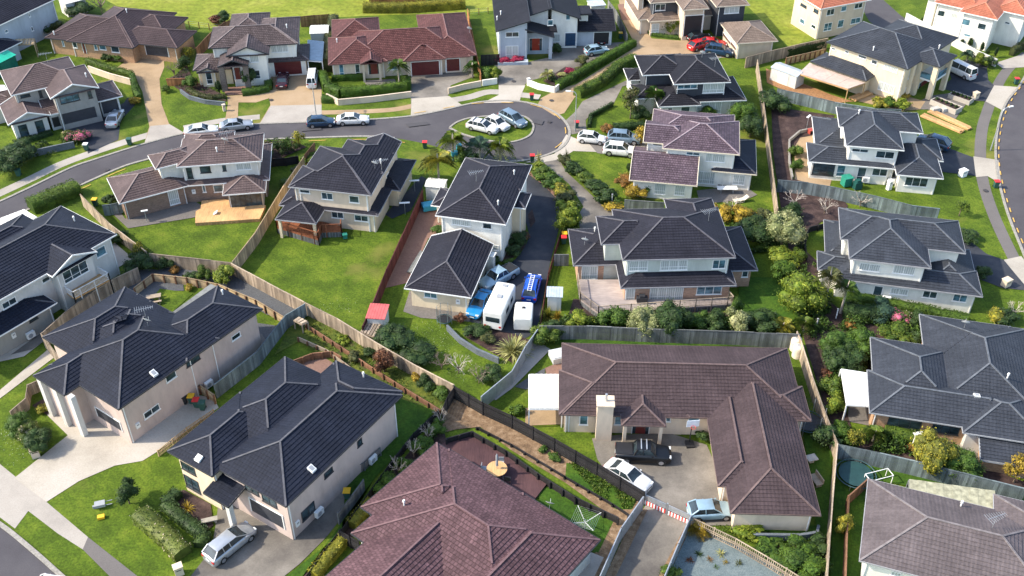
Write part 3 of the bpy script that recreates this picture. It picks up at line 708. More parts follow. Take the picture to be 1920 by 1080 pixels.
# beds and banks
patch('weedy_bank', WEED, [(575, 590), (690, 650), (850, 735), (828, 775), (745, 745), (640, 690), (560, 640), (515, 665), (545, 610)])
patch('garden_bed', MULCH, [(1446, 200), (1565, 216), (1545, 250), (1500, 258), (1484, 285), (1486, 335), (1565, 355), (1590, 385), (1580, 415), (1540, 415), (1515, 438), (1510, 470), (1545, 500), (1550, 560), (1600, 600), (1745, 615), (1740, 660), (1640, 690), (1600, 700), (1580, 745), (1600, 815), (1568, 815), (1545, 760), (1515, 660), (1500, 610), (1485, 500), (1465, 395), (1450, 290)])
patch('garden_bed', MULCH, [(1570, 822), (1655, 800), (1740, 825), (1830, 868), (1925, 905), (1922, 925), (1830, 900), (1700, 862), (1572, 845)])
patch('bark_bed', BARKM, [(835, 755), (850, 745), (1212, 938), (1185, 978), (1135, 1060), (1115, 1090), (1085, 1090), (1135, 1005), (1150, 970), (1060, 905), (960, 845), (900, 800), (855, 805), (828, 812)])
patch('garden_bed', MULCH, [(828, 790), (838, 830), (770, 890), (700, 960), (640, 1030), (590, 1090), (560, 1090), (640, 1000), (735, 885), (800, 810)])
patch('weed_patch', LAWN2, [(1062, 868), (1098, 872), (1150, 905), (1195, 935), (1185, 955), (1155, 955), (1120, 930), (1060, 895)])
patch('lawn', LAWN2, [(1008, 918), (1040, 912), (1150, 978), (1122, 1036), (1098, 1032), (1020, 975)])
patch('side_path', CONC, [(1100, 1032), (1132, 1045), (1110, 1090), (1080, 1090)])
patch('bark_bed', BARKM, [(1196, 950), (1214, 956), (1150, 1090), (1130, 1090)])
patch('bark_bed', BARKM, [(1283, 990), (1294, 996), (1246, 1090), (1230, 1090)])
patch('gravel_bed', GRAVB, [(1297, 985), (1500, 1078), (1520, 1095), (1246, 1095)])
patch('garden_bed', MULCH, [(1420, 1025), (1550, 1020), (1548, 1095), (1500, 1095)])
patch('garden_bed', MULCH, [(890, 612), (960, 625), (1000, 640), (960, 680), (925, 662), (870, 630)])
patch('garden_bed', MULCH, [(965, 440), (990, 435), (985, 462), (955, 490), (940, 492), (955, 465)])
patch('garden_bed', MULCH, [(990, 402), (998, 392), (1004, 415), (995, 427)])
patch('garden_bed', MULCH, [(1075, 560), (1380, 588), (1440, 600), (1430, 618), (1060, 612)])
patch('garden_bed', WEED, [(1000, 318), (1018, 318), (1050, 345), (1075, 380), (1085, 430), (1058, 445), (1056, 385), (1040, 355)])
patch('garden_bed', WEED, [(1055, 300), (1070, 305), (1110, 345), (1160, 385), (1165, 398), (1140, 392), (1095, 345)])
patch('garden_bed', WEED, [(1168, 340), (1190, 345), (1245, 362), (1240, 376), (1175, 372)])
patch('garden_bed', MULCH, [(1018, 152), (1060, 125), (1080, 128), (1100, 118), (1098, 125), (1040, 162)])
patch('garden_bed', MULCH, [(330, 140), (350, 120), (362, 150), (420, 178), (425, 190), (345, 175), (310, 150)])
patch('garden_bed', MULCH, [(300, 935), (345, 918), (395, 945), (400, 985), (370, 1010), (320, 970)])
patch('garden_bed', MULCH, [(30, 790), (50, 780), (90, 830), (80, 848)])
patch('garden_bed', MULCH, [(60, 760), (85, 745), (95, 770), (88, 778)])
patch('garden_bed', MULCH, [(495, 265), (545, 262), (575, 275), (520, 300), (500, 320)])
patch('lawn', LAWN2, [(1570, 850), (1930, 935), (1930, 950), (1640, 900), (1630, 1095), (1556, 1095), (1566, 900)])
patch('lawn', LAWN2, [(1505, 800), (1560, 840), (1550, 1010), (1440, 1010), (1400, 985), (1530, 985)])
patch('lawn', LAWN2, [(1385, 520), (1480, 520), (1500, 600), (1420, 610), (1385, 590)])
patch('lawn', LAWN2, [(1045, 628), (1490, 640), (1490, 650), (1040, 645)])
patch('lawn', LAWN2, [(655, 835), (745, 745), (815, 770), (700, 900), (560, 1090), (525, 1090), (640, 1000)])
# yellow dashes by the kerb
dashes([(60, 396), (150, 355), (220, 322), (262, 308)], .14, 2.6, 2.6)
dashes([(495, 268), (600, 263), (690, 261), (740, 264), (800, 275)], .14, 2.4, 3.2)
dashes([(770, 213), (830, 203), (870, 196), (925, 192), (990, 195), (1030, 208), (1052, 225), (1061, 247), (1052, 268), (1025, 285), (985, 297), (940, 300)], .14, 1.8, 2.6)
dashes([(1922, 150), (1894, 192), (1880, 228), (1873, 270), (1874, 310), (1882, 352), (1897, 402), (1919, 458)], .16, 1.0, 1.3)

# ------------------------------------------------------------------ the houses
LGG = mat_plain('light_grey_gutter', (.30, .30, .31), .5, .3, .1)
GDR = mat_plain('dark_red_garage_door', (.10, .018, .018), .4); GDN = mat_plain('navy_garage_door', (.018, .05, .10), .4)
GDC = mat_plain('charcoal_garage_door', (.04, .042, .05), .5); GDB = mat_plain('brown_garage_door', (.12, .08, .06), .5)
STONE = mat_brick('stacked_stone', (.2, .165, .14), (.09, .08, .07))
def wins(h, *L):
    for q in L: h.opening(*q)

h = House('two_storey_house', 'blue grey two storey house cut by the top left corner of the photo', (0, 47), (100, 0), 5.5, R_DARK)
h.wing(-5, 0, 12, 10, 5.5, 'h', W_GBL); h.wing(-8, -2.5, 1, 3, 2.8, 'h', W_GBL)
wins(h, (8, 57, 14, 55), (16, 44, 20, 47), (29, 39, 34, 47), (52, 25, 57, 31), (67, 18, 71, 25), (90, 7, 94, 15), (41, 62, 46, 69, 'w'), (57, 51, 63, 57, 'w'))

h = House('brick_bungalow', 'orange brick bungalow with a long brown roof at the head of the tan driveway', (84, 71), (250, 89), 2.8, R_BRN, DARK, WHITE, gdoor=GDC)
h.wing(0, 0, 15.7, 10, 2.8, 'h', W_BRK); h.wing(4, -.3, 15.6, 14, 2.8, 'h', W_BRK); h.wing(11, 1.4, 22.3, 8, 2.8, 'h', W_BRK); h.wing(10.5, 5, 18.5, 12.5, 2.9, 'h', W_BRK)
wins(h, (115, 75, 122, 87), (129, 77, 146, 90), (153, 80, 163, 100, 'd'), (175, 82, 184, 94), (185, 83, 200, 94), (207, 85, 225, 99), (272, 85, 317, 107, 'g'))
h.onroof('vent', 102, 66); h.onroof('vent', 238, 24)

h = House('two_storey_house', 'grey gabled house with taupe roofs and dark garage doors near the left edge', (21, 179), (92, 163), 5.4, R_BRN2, WHITE, DARK, gdoor=GDC)
h.wing(0, 0, 9.6, 8.8, 5.4, 'h', W_GRY); h.wing(4.5, -3.7, 11, 5, 5.3, 'ygh', W_GRY); h.wing(10.3, -2.6, 14, 3.2, 2.8, 'xgh', W_LGR)
h.wing(-1.7, -3.6, 3.9, 3.2, 2.9, 'ygg', W_LGR); h.wing(3.2, -3.0, 6.5, 2, 2.75, 'sB', W_LGR, pt=.25); h.wing(-4.5, 3, 1, 8, 2.8, 'h', W_LGR)
wins(h, (110.6, 182, 150, 187), (162.5, 169.4, 173.7, 183, 'k'), (117.5, 215, 181, 219, 'g'), (191, 193, 222.5, 207, 'g'), (32.7, 236, 56, 254, 'k'), (64, 228, 86, 246, 'k'), (37.5, 179, 57, 180, 'k'), (70.6, 170, 81, 182, 'k'), (98, 222, 113, 236, 'o'))
h.onroof('antenna', 90, 118); h.onroof('vent', 162, 145)

h = House('two_storey_house', 'white house with mottled tiles, stone entry pillars and one dark red garage door', (391, 91), (553, 82), 5.4, R_TAU, DARK, WHITE, gdoor=GDR)
h.wing(0, 0, 13, 7.8, 5.4, 'h', W_WHT); h.wing(6.5, 0, 13.3, 10.2, 5.4, 'yhh', W_WHT); h.wing(2.5, 5, 8.5, 12.6, 5.4, 'h', W_WHT)
h.wing(2.8, -2.8, 9, 5, 5.2, 'ygh', W_WHT); h.wing(1.5, -4.1, 5.9, 0, 4.2, 'ygg', None); h.wing(-2.6, -1.7, 3.5, 4, 2.8, 'h', W_YEL)
h.wing(-2.0, -2.4, 1.2, 1.5, 2.7, 'ygh', W_YEL); h.wing(6.5, -.2, 14.6, 5.6, 2.8, 'h', W_WHT)
for x in (1.9, 5.4):
    m = MB(); m.box(x - .4, -3.9, -.2, x + .4, -3.1, 4.05); m.build('stone_pillar', STONE, h.o)
m = MB(); m.box(1.9, -4.6, -.2, 5.4, -2.6, .18); m.box(2.2, -5.1, -.2, 5.1, -4.6, .1); m.build('entry_step', PAVR, h.o)
wins(h, (507, 84, 541, 97, 'c'), (467, 102, 486, 116, 'c'), (471, 132, 489, 147), (513, 116, 567, 138, 'g'), (384, 133, 400, 157, 'w'), (433, 127, 454, 148, 'd'), (430, 109, 448, 111, 'k'))
h.onroof('vent', 538, 53)

h = House('tiled_bungalow', 'long cream bungalow with a maroon tiled roof and two dark red garage doors', (616, 120), (875, 104), 2.9, R_MAR, R_MAR and mat_plain('maroon_gutter', (.16, .08, .07), .5), WHITE, gdoor=GDR)
h.wing(0, -.3, 8.9, 9.5, 2.9, 'h', W_BEI); h.wing(.6, 8.5, 8.2, 16.6, 2.9, 'yhh', W_BEI); h.wing(3, .1, 21, 11.6, 2.9, 'h', W_BEI)
h.wing(14.5, .0, 22.6, 16.6, 2.9, 'yhh', W_BEI); h.wing(11.3, -.6, 17.8, 5, 2.9, 'yhh', W_BEI); h.wing(17.2, -.2, 21.6, 4, 2.85, 'h', W_BEI)
h.wing(4.8, -1.3, 8, 3.5, 3.2, 'ygg', None, post=W_BEI)
wins(h, (635, 121, 646, 143), (665, 120, 676, 143), (690, 117, 713, 138, 'd'), (771, 117, 824, 139, 'g'), (835, 111, 862, 132, 'g'), (728, 116, 745, 130))
h.onroof('vent', 632, 80); h.onroof('dish', 880, 62)

h = House('modern_house', 'blue grey modern house with single pitch roofs, red front door and navy garage door', (1030, 60), (1155, 57), 2.8, R_BLACK, DARK, WHITE, gdoor=GDN, ddoor=mat_plain('red_door', (.28, .03, .015), .35))
h.wing(-8.8, -4.7, -3.4, 9, 5.2, 'sR', W_GBL, .3); h.wing(-5, -1, .2, 9, 5.6, 'sR', W_LGR, .32); h.wing(-.2, -.6, 5, 9, 5.2, 'sL', W_WHT, .38)
h.wing(-4.2, -4.3, .4, .3, 3.9, 'sL', None, .3); h.wing(0, 0, 10.8, 8.8, 2.8, 'xhg', W_GBL); h.wing(-4.4, -2.6, 1, 3, 4, 'f', W_GBL)
h.wing(4.5, 1.5, 7, 5, 5, 'f', W_WHT)
m = MB(); m.box(-.4, -4.1, -.2, .1, -3.5, 3.9); m.build('pillar', W_GBL, h.o)
wins(h, (948, 60, 973, 69), (948, 86, 972, 109, 'c'), (993, 72, 1016, 94, 'd'), (1031, 64, 1050, 78, 'c'), (1060, 62, 1108, 85, 'g'), (1114, 61, 1141, 82, 'o'), (1027, 37, 1052, 47), (1061, 27, 1069, 37, 'w'))
h.onroof('vent', 932, 38); h.onroof('vent', 939, 28)
m = MB(); m.box(-8.6, -6, -.1, -3.8, -5.0, .5); m.build('planter', W_GBL, h.o)

h = House('two_storey_house', 'beige and charcoal house with tan roofs and a tall dark entry by the red cars', (1383, 82), (1458, 77), 2.8, R_TAN, CREAM, WHITE, gdoor=GDB)
h.wing(-.2, 0, 6.6, 8.2, 2.8, 'h', W_BEI); h.wing(-11.2, 11.8, -5, 20, 5.4, 'h', W_CHR); h.wing(-6.9, 8, -2.5, 18, 5.5, 'h', W_BEI); h.wing(-1, 8.7, 4.6, 18, 5.4, 'h', W_CHR)
h.wing(-11.6, 10.5, -5.5, 16, 2.8, 'h', W_BEI); h.wing(-13.2, 11.5, 3, 22, 2.8, 'h', W_BEI); h.wing(-13, 14, -11, 24, 5.6, 'f', W_BEI)
wins(h, (1229, 8, 1247, 19), (1359, 14, 1385, 24, 'c'), (1285, 30, 1316, 66, 'o'), (1352, 55, 1370, 80, 'g'), (1371, 77, 1380, 96, 'g'), (1222, 45, 1235, 60, 'c'))

h = House('two_storey_house', 'cream house with a terracotta roof left of the asphalt drive at the top', (1539, 17), (1630, 0), 5.5, R_TER, WHITE, WHITE)
h.wing(0, 0, 10, 8, 5.5, 'h', W_BEI)
wins(h, (1551, 18, 1563, 27), (1578, 12, 1586, 20), (1603, 7, 1616, 14), (1546, 44, 1558, 56), (1572, 38, 1580, 50), (1596, 35, 1612, 42), (1502, 5, 1512, 16, 'k'), (1527, 15, 1534, 26, 'k'), (1501, 33, 1508, 47), (1522, 44, 1529, 56))

h = House('two_storey_house', 'white plaster villa with terracotta tiles in the top right corner', (1800, 22), (1867, 37), 5.6, R_TER, WHITE, WHITE)
h.wing(0, 0, 5.8, 9, 5.6, 'h', W_WHT); h.wing(-4.6, 1.8, 3, 10, 5.5, 'h', W_WHT); h.wing(-6.5, 2.8, -4, 6, 5.8, 'h', W_WHT); h.wing(4, 4, 9.5, 12, 5.7, 'h', W_WHT)
wins(h, (1760, 18, 1770, 32), (1806, 34, 1817, 49), (1835, 42, 1847, 57), (1785, 24, 1795, 36, 'c'), (1808, 62, 1819, 70), (1885, 40, 1893, 46))

h = House('two_storey_house', 'cream house with a slate roof and tall porch columns facing the curved street', (1550, 79), (1702, 130), 5.6, R_GREY, DARK, WHITE, ddoor=mat_plain('maroon_door', (.14, .02, .02), .4))
h.wing(0, 0, 13.3, 10.8, 5.6, 'h', W_YEL); h.wing(3.6, 6, 13.4, 15.5, 5.6, 'h', W_YEL); h.wing(11, 4, 16.2, 9.5, 5.55, 'h', None)
h.wing(-1, -2, 8.4, 2.5, 2.8, 'h', W_YEL)
for x, y in ((15.6, 4.6), (15.6, 8.9), (13.2, 4.4), (12.9, 2.6)):
    m = MB(); m.box(x - .35, y - .35, -.2, x + .35, y + .35, 5.45); m.build('porch_column', W_YEL, h.o)
m = MB(); m.box(12.9, 4.6, 2.6, 15.7, 9, 2.9); b_ = m.build('balcony', WHITE, h.o); m = MB(); m.box(12.9, 4.55, 2.9, 15.6, 4.62, 3.8); m.box(15.6, 4.6, 2.9, 15.67, 8.9, 3.8); m.build('balustrade', GLASSB, b_)
wins(h, (1659, 120, 1682, 137, 'c'), (1610, 101, 1624, 112), (1635, 111, 1644, 122), (1649, 152, 1675, 177, 'c'), (1585, 94, 1591, 101), (1707, 128, 1720, 136), (1698, 164, 1714, 175), (1723, 157, 1739, 168, 'd'), (1560, 88, 1566, 95))
h.onroof('vent', 1637, 95); h.onroof('vent', 1760, 92)

h = House('two_storey_house', 'charcoal clad house with black roofs beside the palms right of the cul-de-sac', (1264, 158), (1370, 154), 5.4, R_BLACK, WHITE, WHITE)
h.wing(0, 0, 8.1, 9.6, 5.4, 'h', W_CHR); h.wing(-3.9, 3.2, 3, 9.8, 5.4, 'h', W_CHR); h.wing(2.5, -.6, 10.6, 7, 2.8, 'h', W_LGR); h.wing(-2.3, -1.6, 3.8, 5, 2.8, 'h', W_LGR)
h.wing(-5.1, 1.1, 2, 5.6, 2.8, 'h', W_LGR); h.wing(-5.2, 7, 0, 11, 2.8, 'h', W_LGR)
wins(h, (1270, 159, 1307, 165.5), (1319, 157, 1357, 173, 'c'), (1307, 191, 1351, 212, 'c'), (1369, 190, 1384, 212, 'c'), (1277, 200, 1292, 219), (1252, 202, 1260, 216))
h.onroof('dish', 1316, 108); h.onroof('antenna', 1340, 126)

h = House('two_storey_house', 'white house with a weathered purple tiled roof and a low front wing', (1243, 278), (1386, 290), 5.4, R_PUR, CREAM, WHITE)
h.wing(0, 0, 9.6, 8.8, 5.4, 'h', W_WHT, pt=.36); h.wing(-2.6, 1.2, 4, 7, 5.4, 'xgh', W_WHT, pt=.36); h.wing(-1.8, 3, 9.0, 10.6, 5.35, 'h', W_WHT, pt=.36)
h.wing(-3.8, -4.1, 4.7, 4.5, 2.8, 'xgg', W_WHT, pt=.4); h.wing(6.4, -.1, 12.1, 8.9, 2.8, 'h', W_WHT, roof=R_NAVY)
wins(h, (1224, 267, 1241, 274), (1287, 284, 1312, 292, 'w'), (1324, 287, 1359, 305, 'c'), (1307, 320, 1355, 347, 'c'), (1376, 327, 1395, 347, 'c'), (1228, 343, 1247, 365, 'c'), (1266, 347, 1283, 367, 'c'))

h = House('two_storey_house', 'white house with slate roofs between the mulch garden and the dark blue suv', (1587, 273), (1695, 282), 5.4, R_GREY, WHITE, WHITE)
h.wing(0, 0, 7.1, 10.6, 5.4, 'h', W_WHT); h.wing(-.5, 5, 10.1, 10.6, 5.4, 'xhh', W_WHT); h.wing(-4.3, -.3, 6.5, 4.7, 2.8, 'h', W_WHT)
h.wing(-3.2, 4, 3, 12.3, 2.8, 'h', W_WHT); h.wing(6.6, -1.7, 12.3, 7.4, 2.8, 'h', W_WHT); h.wing(8, 3, 13, 9, 2.7, 'h', W_WHT)
wins(h, (1598, 277.5, 1628, 284), (1644, 282, 1675, 298), (1526, 304, 1562, 330, 'k'), (1571, 309, 1582, 331), (1610, 313, 1620, 340), (1637, 315, 1665, 331), (1699, 331, 1737, 351))
h.onroof('vent', 1610, 214); h.heatpump(1621, 344); h.heatpump(1666, 356)

h = House('two_storey_house', 'white house with slate roofs below the stepped grey fence, the lower right hand one', (1593, 485), (1745, 503), 5.4, R_GREY, LGG, WHITE)
h.wing(0, 0, 8.5, 10.2, 5.4, 'h', W_WBD); h.wing(-.8, 3.7, 12.5, 10.2, 5.4, 'xhh', W_WBD); h.wing(-1.2, -.4, 14.4, 4.3, 2.8, 'h', W_WBD)
h.wing(-2.9, 1, 3, 4.6, 2.8, 'h', W_WBD); h.wing(-2, 4, 3, 11.4, 2.8, 'h', W_WBD); h.wing(8, 0, 14.2, 8.5, 2.8, 'h', W_WBD)
wins(h, (1613, 492, 1648, 510, 'c'), (1677, 496, 1713, 516, 'c'), (1591, 530, 1605, 545), (1640, 535, 1652, 555), (1671, 539, 1701, 554, 'c'), (1732, 544, 1755, 560), (1789, 550, 1811, 567))
h.onroof('vent', 1688, 402); h.heatpump(1660, 563)

h = House('two_storey_house', 'brown brick and white house with taupe roofs and a new pine deck', (331.7, 313.3), (490, 301.7), 5.4, R_BRN2, WHITE, WHITE)
h.wing(0, 0, 10.3, 7.1, 5.4, 'h', W_WBD); h.wing(.2, 3.5, 6.5, 8.4, 5.4, 'h', W_WBD)
h.wing(-.2, -.3, 10.9, 9, 2.8, 'h', W_BRN); h.wing(5.3, -2.9, 10.5, 2, 2.65, 'h', W_BEI)
H15 = h
wins(h, (348, 315, 363, 334, 'k'), (374, 312.5, 396, 323, 'k'), (416, 310, 425, 320, 'k'), (441, 307, 472, 317, 'c'), (378, 347, 387, 360), (399, 347, 420, 359), (425, 367, 493, 387, 'K'))
h.onroof('dish', 422, 272); h.onroof('vent', 407, 285); h.onroof('antenna', 428, 268); h.meterbox(363, 357)
# its angled garage end keeps the same house: parts turned with their own frame
q = House('side_wing', None, (224, 382), (338, 352), 2.8, R_BRN2, WHITE, WHITE)
q.wing(0, 0, 8.6, 6.8, 2.8, 'h', W_BRN); qx = at(292, 317, 5.4); l_ = q.Mi @ qx
q.wing(l_.x, l_.y, l_.x + 5.5, l_.y + 3.8, 5.4, 'h', W_WBD); q.opening(313, 358, 338, 380, 'c')
MERGE = [(q, H15)]

h = House('two_storey_house', 'cream house with charcoal roofs and a red stained veranda on the wide lawn', (541, 350), (691, 366), 5.6, R_DARK, LGG, WHITE)
h.wing(0, 0, 10.2, 5, 5.6, 'h', W_BEI); h.wing(.5, .0, 10.25, 10, 5.6, 'yhh', W_BEI); h.wing(3.4, .05, 10.3, 12.4, 5.6, 'yhh', W_BEI); h.wing(5.8, 5, 10.35, 13.1, 5.6, 'yhg', W_BEI)
h.wing(-1.6, 0, 10.9, 6.6, 2.8, 'h', W_YEL); h.wing(4, 6, 12, 13.6, 2.8, 'h', W_YEL); h.wing(-.9, -3.1, 4.2, 2, 2.85, 'h', None, post=W_YEL)
wins(h, (560, 354, 581, 360), (602, 360, 625, 375), (654, 366, 674, 381), (621, 396, 645, 410), (664, 402, 691, 416), (716, 342, 722, 346), (724, 330, 730, 336), (736, 316, 741, 321))
h.onroof('dish', 703, 316); h.onroof('antenna', 716, 320); h.onroof('vent', 714, 307)

h = House('two_storey_house', 'narrow white house with charcoal roofs beside the dark curved driveway', (817, 404), (948, 421), 5.6, R_DARK, WHITE, WHITE)
h.wing(0, 0, 8.3, 13.4, 5.6, 'yhh', W_WHT); h.wing(1, 7.3, 8.4, 13.5, 5.6, 'h', W_WHT); h.wing(7, 4.8, 9.5, 8.2, 4.9, 'h', W_YEL); h.wing(-2.5, 6.1, 1.5, 10.2, 2.8, 'h', W_YEL)
h.wing(-.6, -10.5, 6.9, -.2, 2.8, 'yhg', W_YEL)
wins(h, (847, 410, 882, 425, 'c'), (905, 417, 922, 430), (919, 458, 935, 470, 'c'), (795, 547, 820, 560)); h.meterbox(859, 565)
h.onroof('antenna', 893, 342); h.onroof('vent', 934, 385); h.onroof('vent', 964, 328)

h = House('two_storey_house', 'brick and pale green house with dark roofs and a silvered deck', (1168, 488), (1379, 483), 5.6, R_DARK, LGG, WHITE)
h.wing(0, 0, 12.3, 10, 5.6, 'h', W_GRN); h.wing(6.4, 1, 12, 12, 5.6, 'yhh', W_GRN); h.wing(-2, 3.1, 5, 8.7, 5.6, 'h', W_GRN)
h.wing(-.2, -1.3, 12.5, 6, 2.8, 'h', W_BRO); h.wing(-5, 3.1, 2, 10.3, 2.8, 'h', W_BRO); h.wing(9, 1.4, 15.5, 10.1, 2.8, 'h', W_BRO)
wins(h, (1181, 489, 1214, 507, 'c'), (1239, 488, 1288, 505.5, 'c'), (1337, 487, 1359, 503, 'w'), (1168, 541, 1189, 565, 'c'), (1219, 539.6, 1279, 563, 'c'), (1307, 537, 1352, 551), (1091, 499, 1120, 523, 'c'), (1392, 508, 1401.5, 519))
h.onroof('dish', 1096, 460); h.onroof('antenna', 1328, 415); h.onroof('vent', 1115, 435)

h = House('two_storey_house', 'grey house with a big dark blue roof and timber balcony at the left edge', (0, 562), (217, 440), 5.4, R_NAVY, WHITE, WHITE)
h.wing(-8, 0, 14.6, 10.1, 5.4, 'h', W_LGR); h.wing(5.6, -1.1, 11.2, 6, 5.4, 'ygh', W_LGR); h.wing(-4, -1.8, 4.7, 2.5, 2.8, 'h', W_GRY); h.wing(-2, 6, 11, 12.3, 5.4, 'h', W_LGR)
wins(h, (177, 469, 200, 474), (115, 512, 167, 507), (77, 524, 94, 524), (2, 570, 32, 566), (54, 600, 71, 596, 'k'))
h.onroof('vent', 140, 415); h.heatpump(54, 624); h.meterbox(24, 626)

h = House('two_storey_house', 'pinkish beige house with a sprawling dark blue roof and pale forecourt', (222.5, 767.5), (387.5, 652), 5.2, R_NAVY, DARK, WHITE, gdoor=GDC)
h.wing(0, 0, 12.2, 10.4, 5.2, 'h', W_PNK); h.wing(8, 0, 18, 6.7, 5.2, 'h', W_PNK); h.wing(-1.7, 5.7, 5, 10.4, 5.2, 'h', W_PNK)
h.wing(2.3, 7, 12.3, 14.6, 5.2, 'h', W_PNK); h.wing(3, 5, 12.25, 12.5, 5.2, 'yhh', W_PNK)
wins(h, (309, 707, 331, 705), (268, 776, 300, 766), (348, 680, 375, 672, 'k'), (433, 632, 451, 629), (179, 763, 230, 809, 'g'), (139, 737, 150, 770, 'k'))
for y in (5.2, 7.6, 10.0):
    m = MB(); m.box(-1.6, y - .3, -.2, -1.1, y + .3, 5.1); m.build('entry_pillar', W_LGR, h.o)
h.onroof('dish', 278, 612); h.onroof('antenna', 275, 600); h.onroof('vent', 418, 553); h.onroof('skylight', 289, 702); h.heatpump(381, 688); h.meterbox(257, 795)

h = House('two_storey_house', 'beige house with a dark hipped roof and a silver people mover on its drive', (536, 949.6), (745, 750), 5.2, R_NAVY, DARK, WHITE, gdoor=GDC)
h.wing(0, 0, 15.8, 8.3, 5.2, 'h', W_PNK); h.wing(-.9, 7.6, 8, 13, 5.2, 'xhh', W_CRM); h.wing(3.5, 5, 14, 12.9, 5.2, 'h', W_PNK); h.wing(10, .3, 16.2, 8.3, 5.25, 'yhh', W_PNK)
h.wing(-1.7, 5.3, 1, 8.3, 3.5, 'sR', None, .2)
m = MB(); m.box(-1.6, 5.4, -.2, -1.15, 5.85, 3.4); m.build('porch_column', W_LGR, h.o)
wins(h, (338, 863, 368, 892, 'k'), (344, 888, 377, 926, 'k'), (457.5, 902.5, 486, 930, 'k'), (490, 924, 520, 953, 'k'), (468, 933, 534, 992, 'g'), (564, 962, 591, 955, 'k'), (607, 889, 624, 883, 'k'), (669, 828, 679, 831, 'k'))
h.onroof('skylight', 373, 862); h.onroof('skylight', 585, 881); h.onroof('vent', 682, 708); h.meterbox(557, 981); h.heatpump(595, 964); h.heatpump(690, 820)

h = House('tiled_house', 'large house with a dusky red tiled roof beside the maroon deck', (1112.6, 1004.4), (976, 921.5), 3, R_MAR2, DARK, WHITE)
h.wing(0, .1, 15.9, 12.4, 3, 'h', W_LGR); h.wing(7.4, .2, 17.3, 9.9, 3, 'h', W_LGR); h.wing(5.4, 2, 14.4, 20, 3, 'yhh', W_LGR); h.wing(-.7, .0, 7.5, 20, 3, 'yhh', W_LGR)
h.onroof('vent', 758, 948); h.onroof('dish', 1030, 955)

h = House('l_shaped_bungalow', 'L shaped cream bungalow with a brown roof, chimney and wet concrete courtyard', (1054.8, 777), (1324, 783.7), 2.8, R_BRN, mat_plain('brown_gutter', (.13, .09, .08), .5), WHITE)
h.wing(0, .05, 22.8, 10.3, 2.8, 'h', W_BEI); h.wing(-.3, .0, 12, 6.2, 2.8, 'h', W_BEI); h.wing(14.3, -11.4, 21.9, 7, 2.8, 'yhh', W_BEI); h.wing(13.6, -8.4, 18, 5, 2.8, 'yhh', W_BEI)
h.wing(17, .0, 23.3, 4.7, 2.8, 'h', W_BEI); h.wing(5.5, -1.3, 9.6, 4, 2.9, 'yhh', None, post=W_BEI)
m = MB(); m.box(3.2, -.6, -.2, 4.7, .7, 4.5); m.box(3.1, -.7, 4.5, 4.8, .8, 4.65); c_ = m.build('chimney', W_BEI, h.o); m = MB(); m.tube([(4, .05, 4.6), (4, .05, 5.5)], .12, 8); m.build('flue', STEEL, c_)
wins(h, (1087, 778, 1102, 796), (1153, 779, 1166, 796), (1249, 782, 1257, 790), (1291, 782, 1311, 790), (1187, 791, 1215, 816, 'd'))

h = House('two_storey_house', 'slate roofed brick house with two satellite dishes behind the yellow green tree', (1647.5, 776), (1813, 801.5), 2.8, R_GREY, GREY, DARK)
h.wing(-.8, 0, 13, 6.1, 2.8, 'h', W_BRK); h.wing(-.3, 1, 8, 11.4, 2.8, 'h', W_BRK); h.wing(5, 2, 15.5, 16.4, 2.8, 'h', W_BRK); h.wing(4.9, 8, 14, 16.5, 2.8, 'h', W_BRK)
h.wing(7.5, -.8, 15, 6, 2.85, 'h', W_LGR); h.wing(9, -3, 16, 1, 1.9, 'sB', W_BRK, .25)
wins(h, (1667, 781, 1724, 807, 'k'), (1750, 794, 1796, 816, 'k'), (1867, 803, 1881, 814, 'k'))
h.onroof('dish', 1701, 636); h.onroof('dish', 1807, 616); h.onroof('skylight', 1831, 743); h.onroof('vent', 1888, 710)

h = House('bungalow', 'taupe roofed house with a lichened pergola in the bottom right corner', (1638.5, 1057.8), (1723, 1080), 2.8, R_GRP, LGG, WHITE)
h.wing(-1.1, 0, 14, 9.3, 2.8, 'h', W_WHT); h.wing(9.3, 0, 19, 11.1, 2.8, 'h', W_WHT)
wins(h, (1672, 1070, 1690, 1079, 'c')); h.onroof('antenna', 1860, 990); h.onroof('vent', 1801, 950)

for q in ALLH: q.caps()
for q, b in MERGE:          # angled wing belongs to the brown brick house
    for ch in list(q.o.children):
        ch.parent = b.o; ch.matrix_parent_inverse = Matrix(); ch.matrix_basis = b.Mi @ q.M
    bpy.data.objects.remove(q.o)

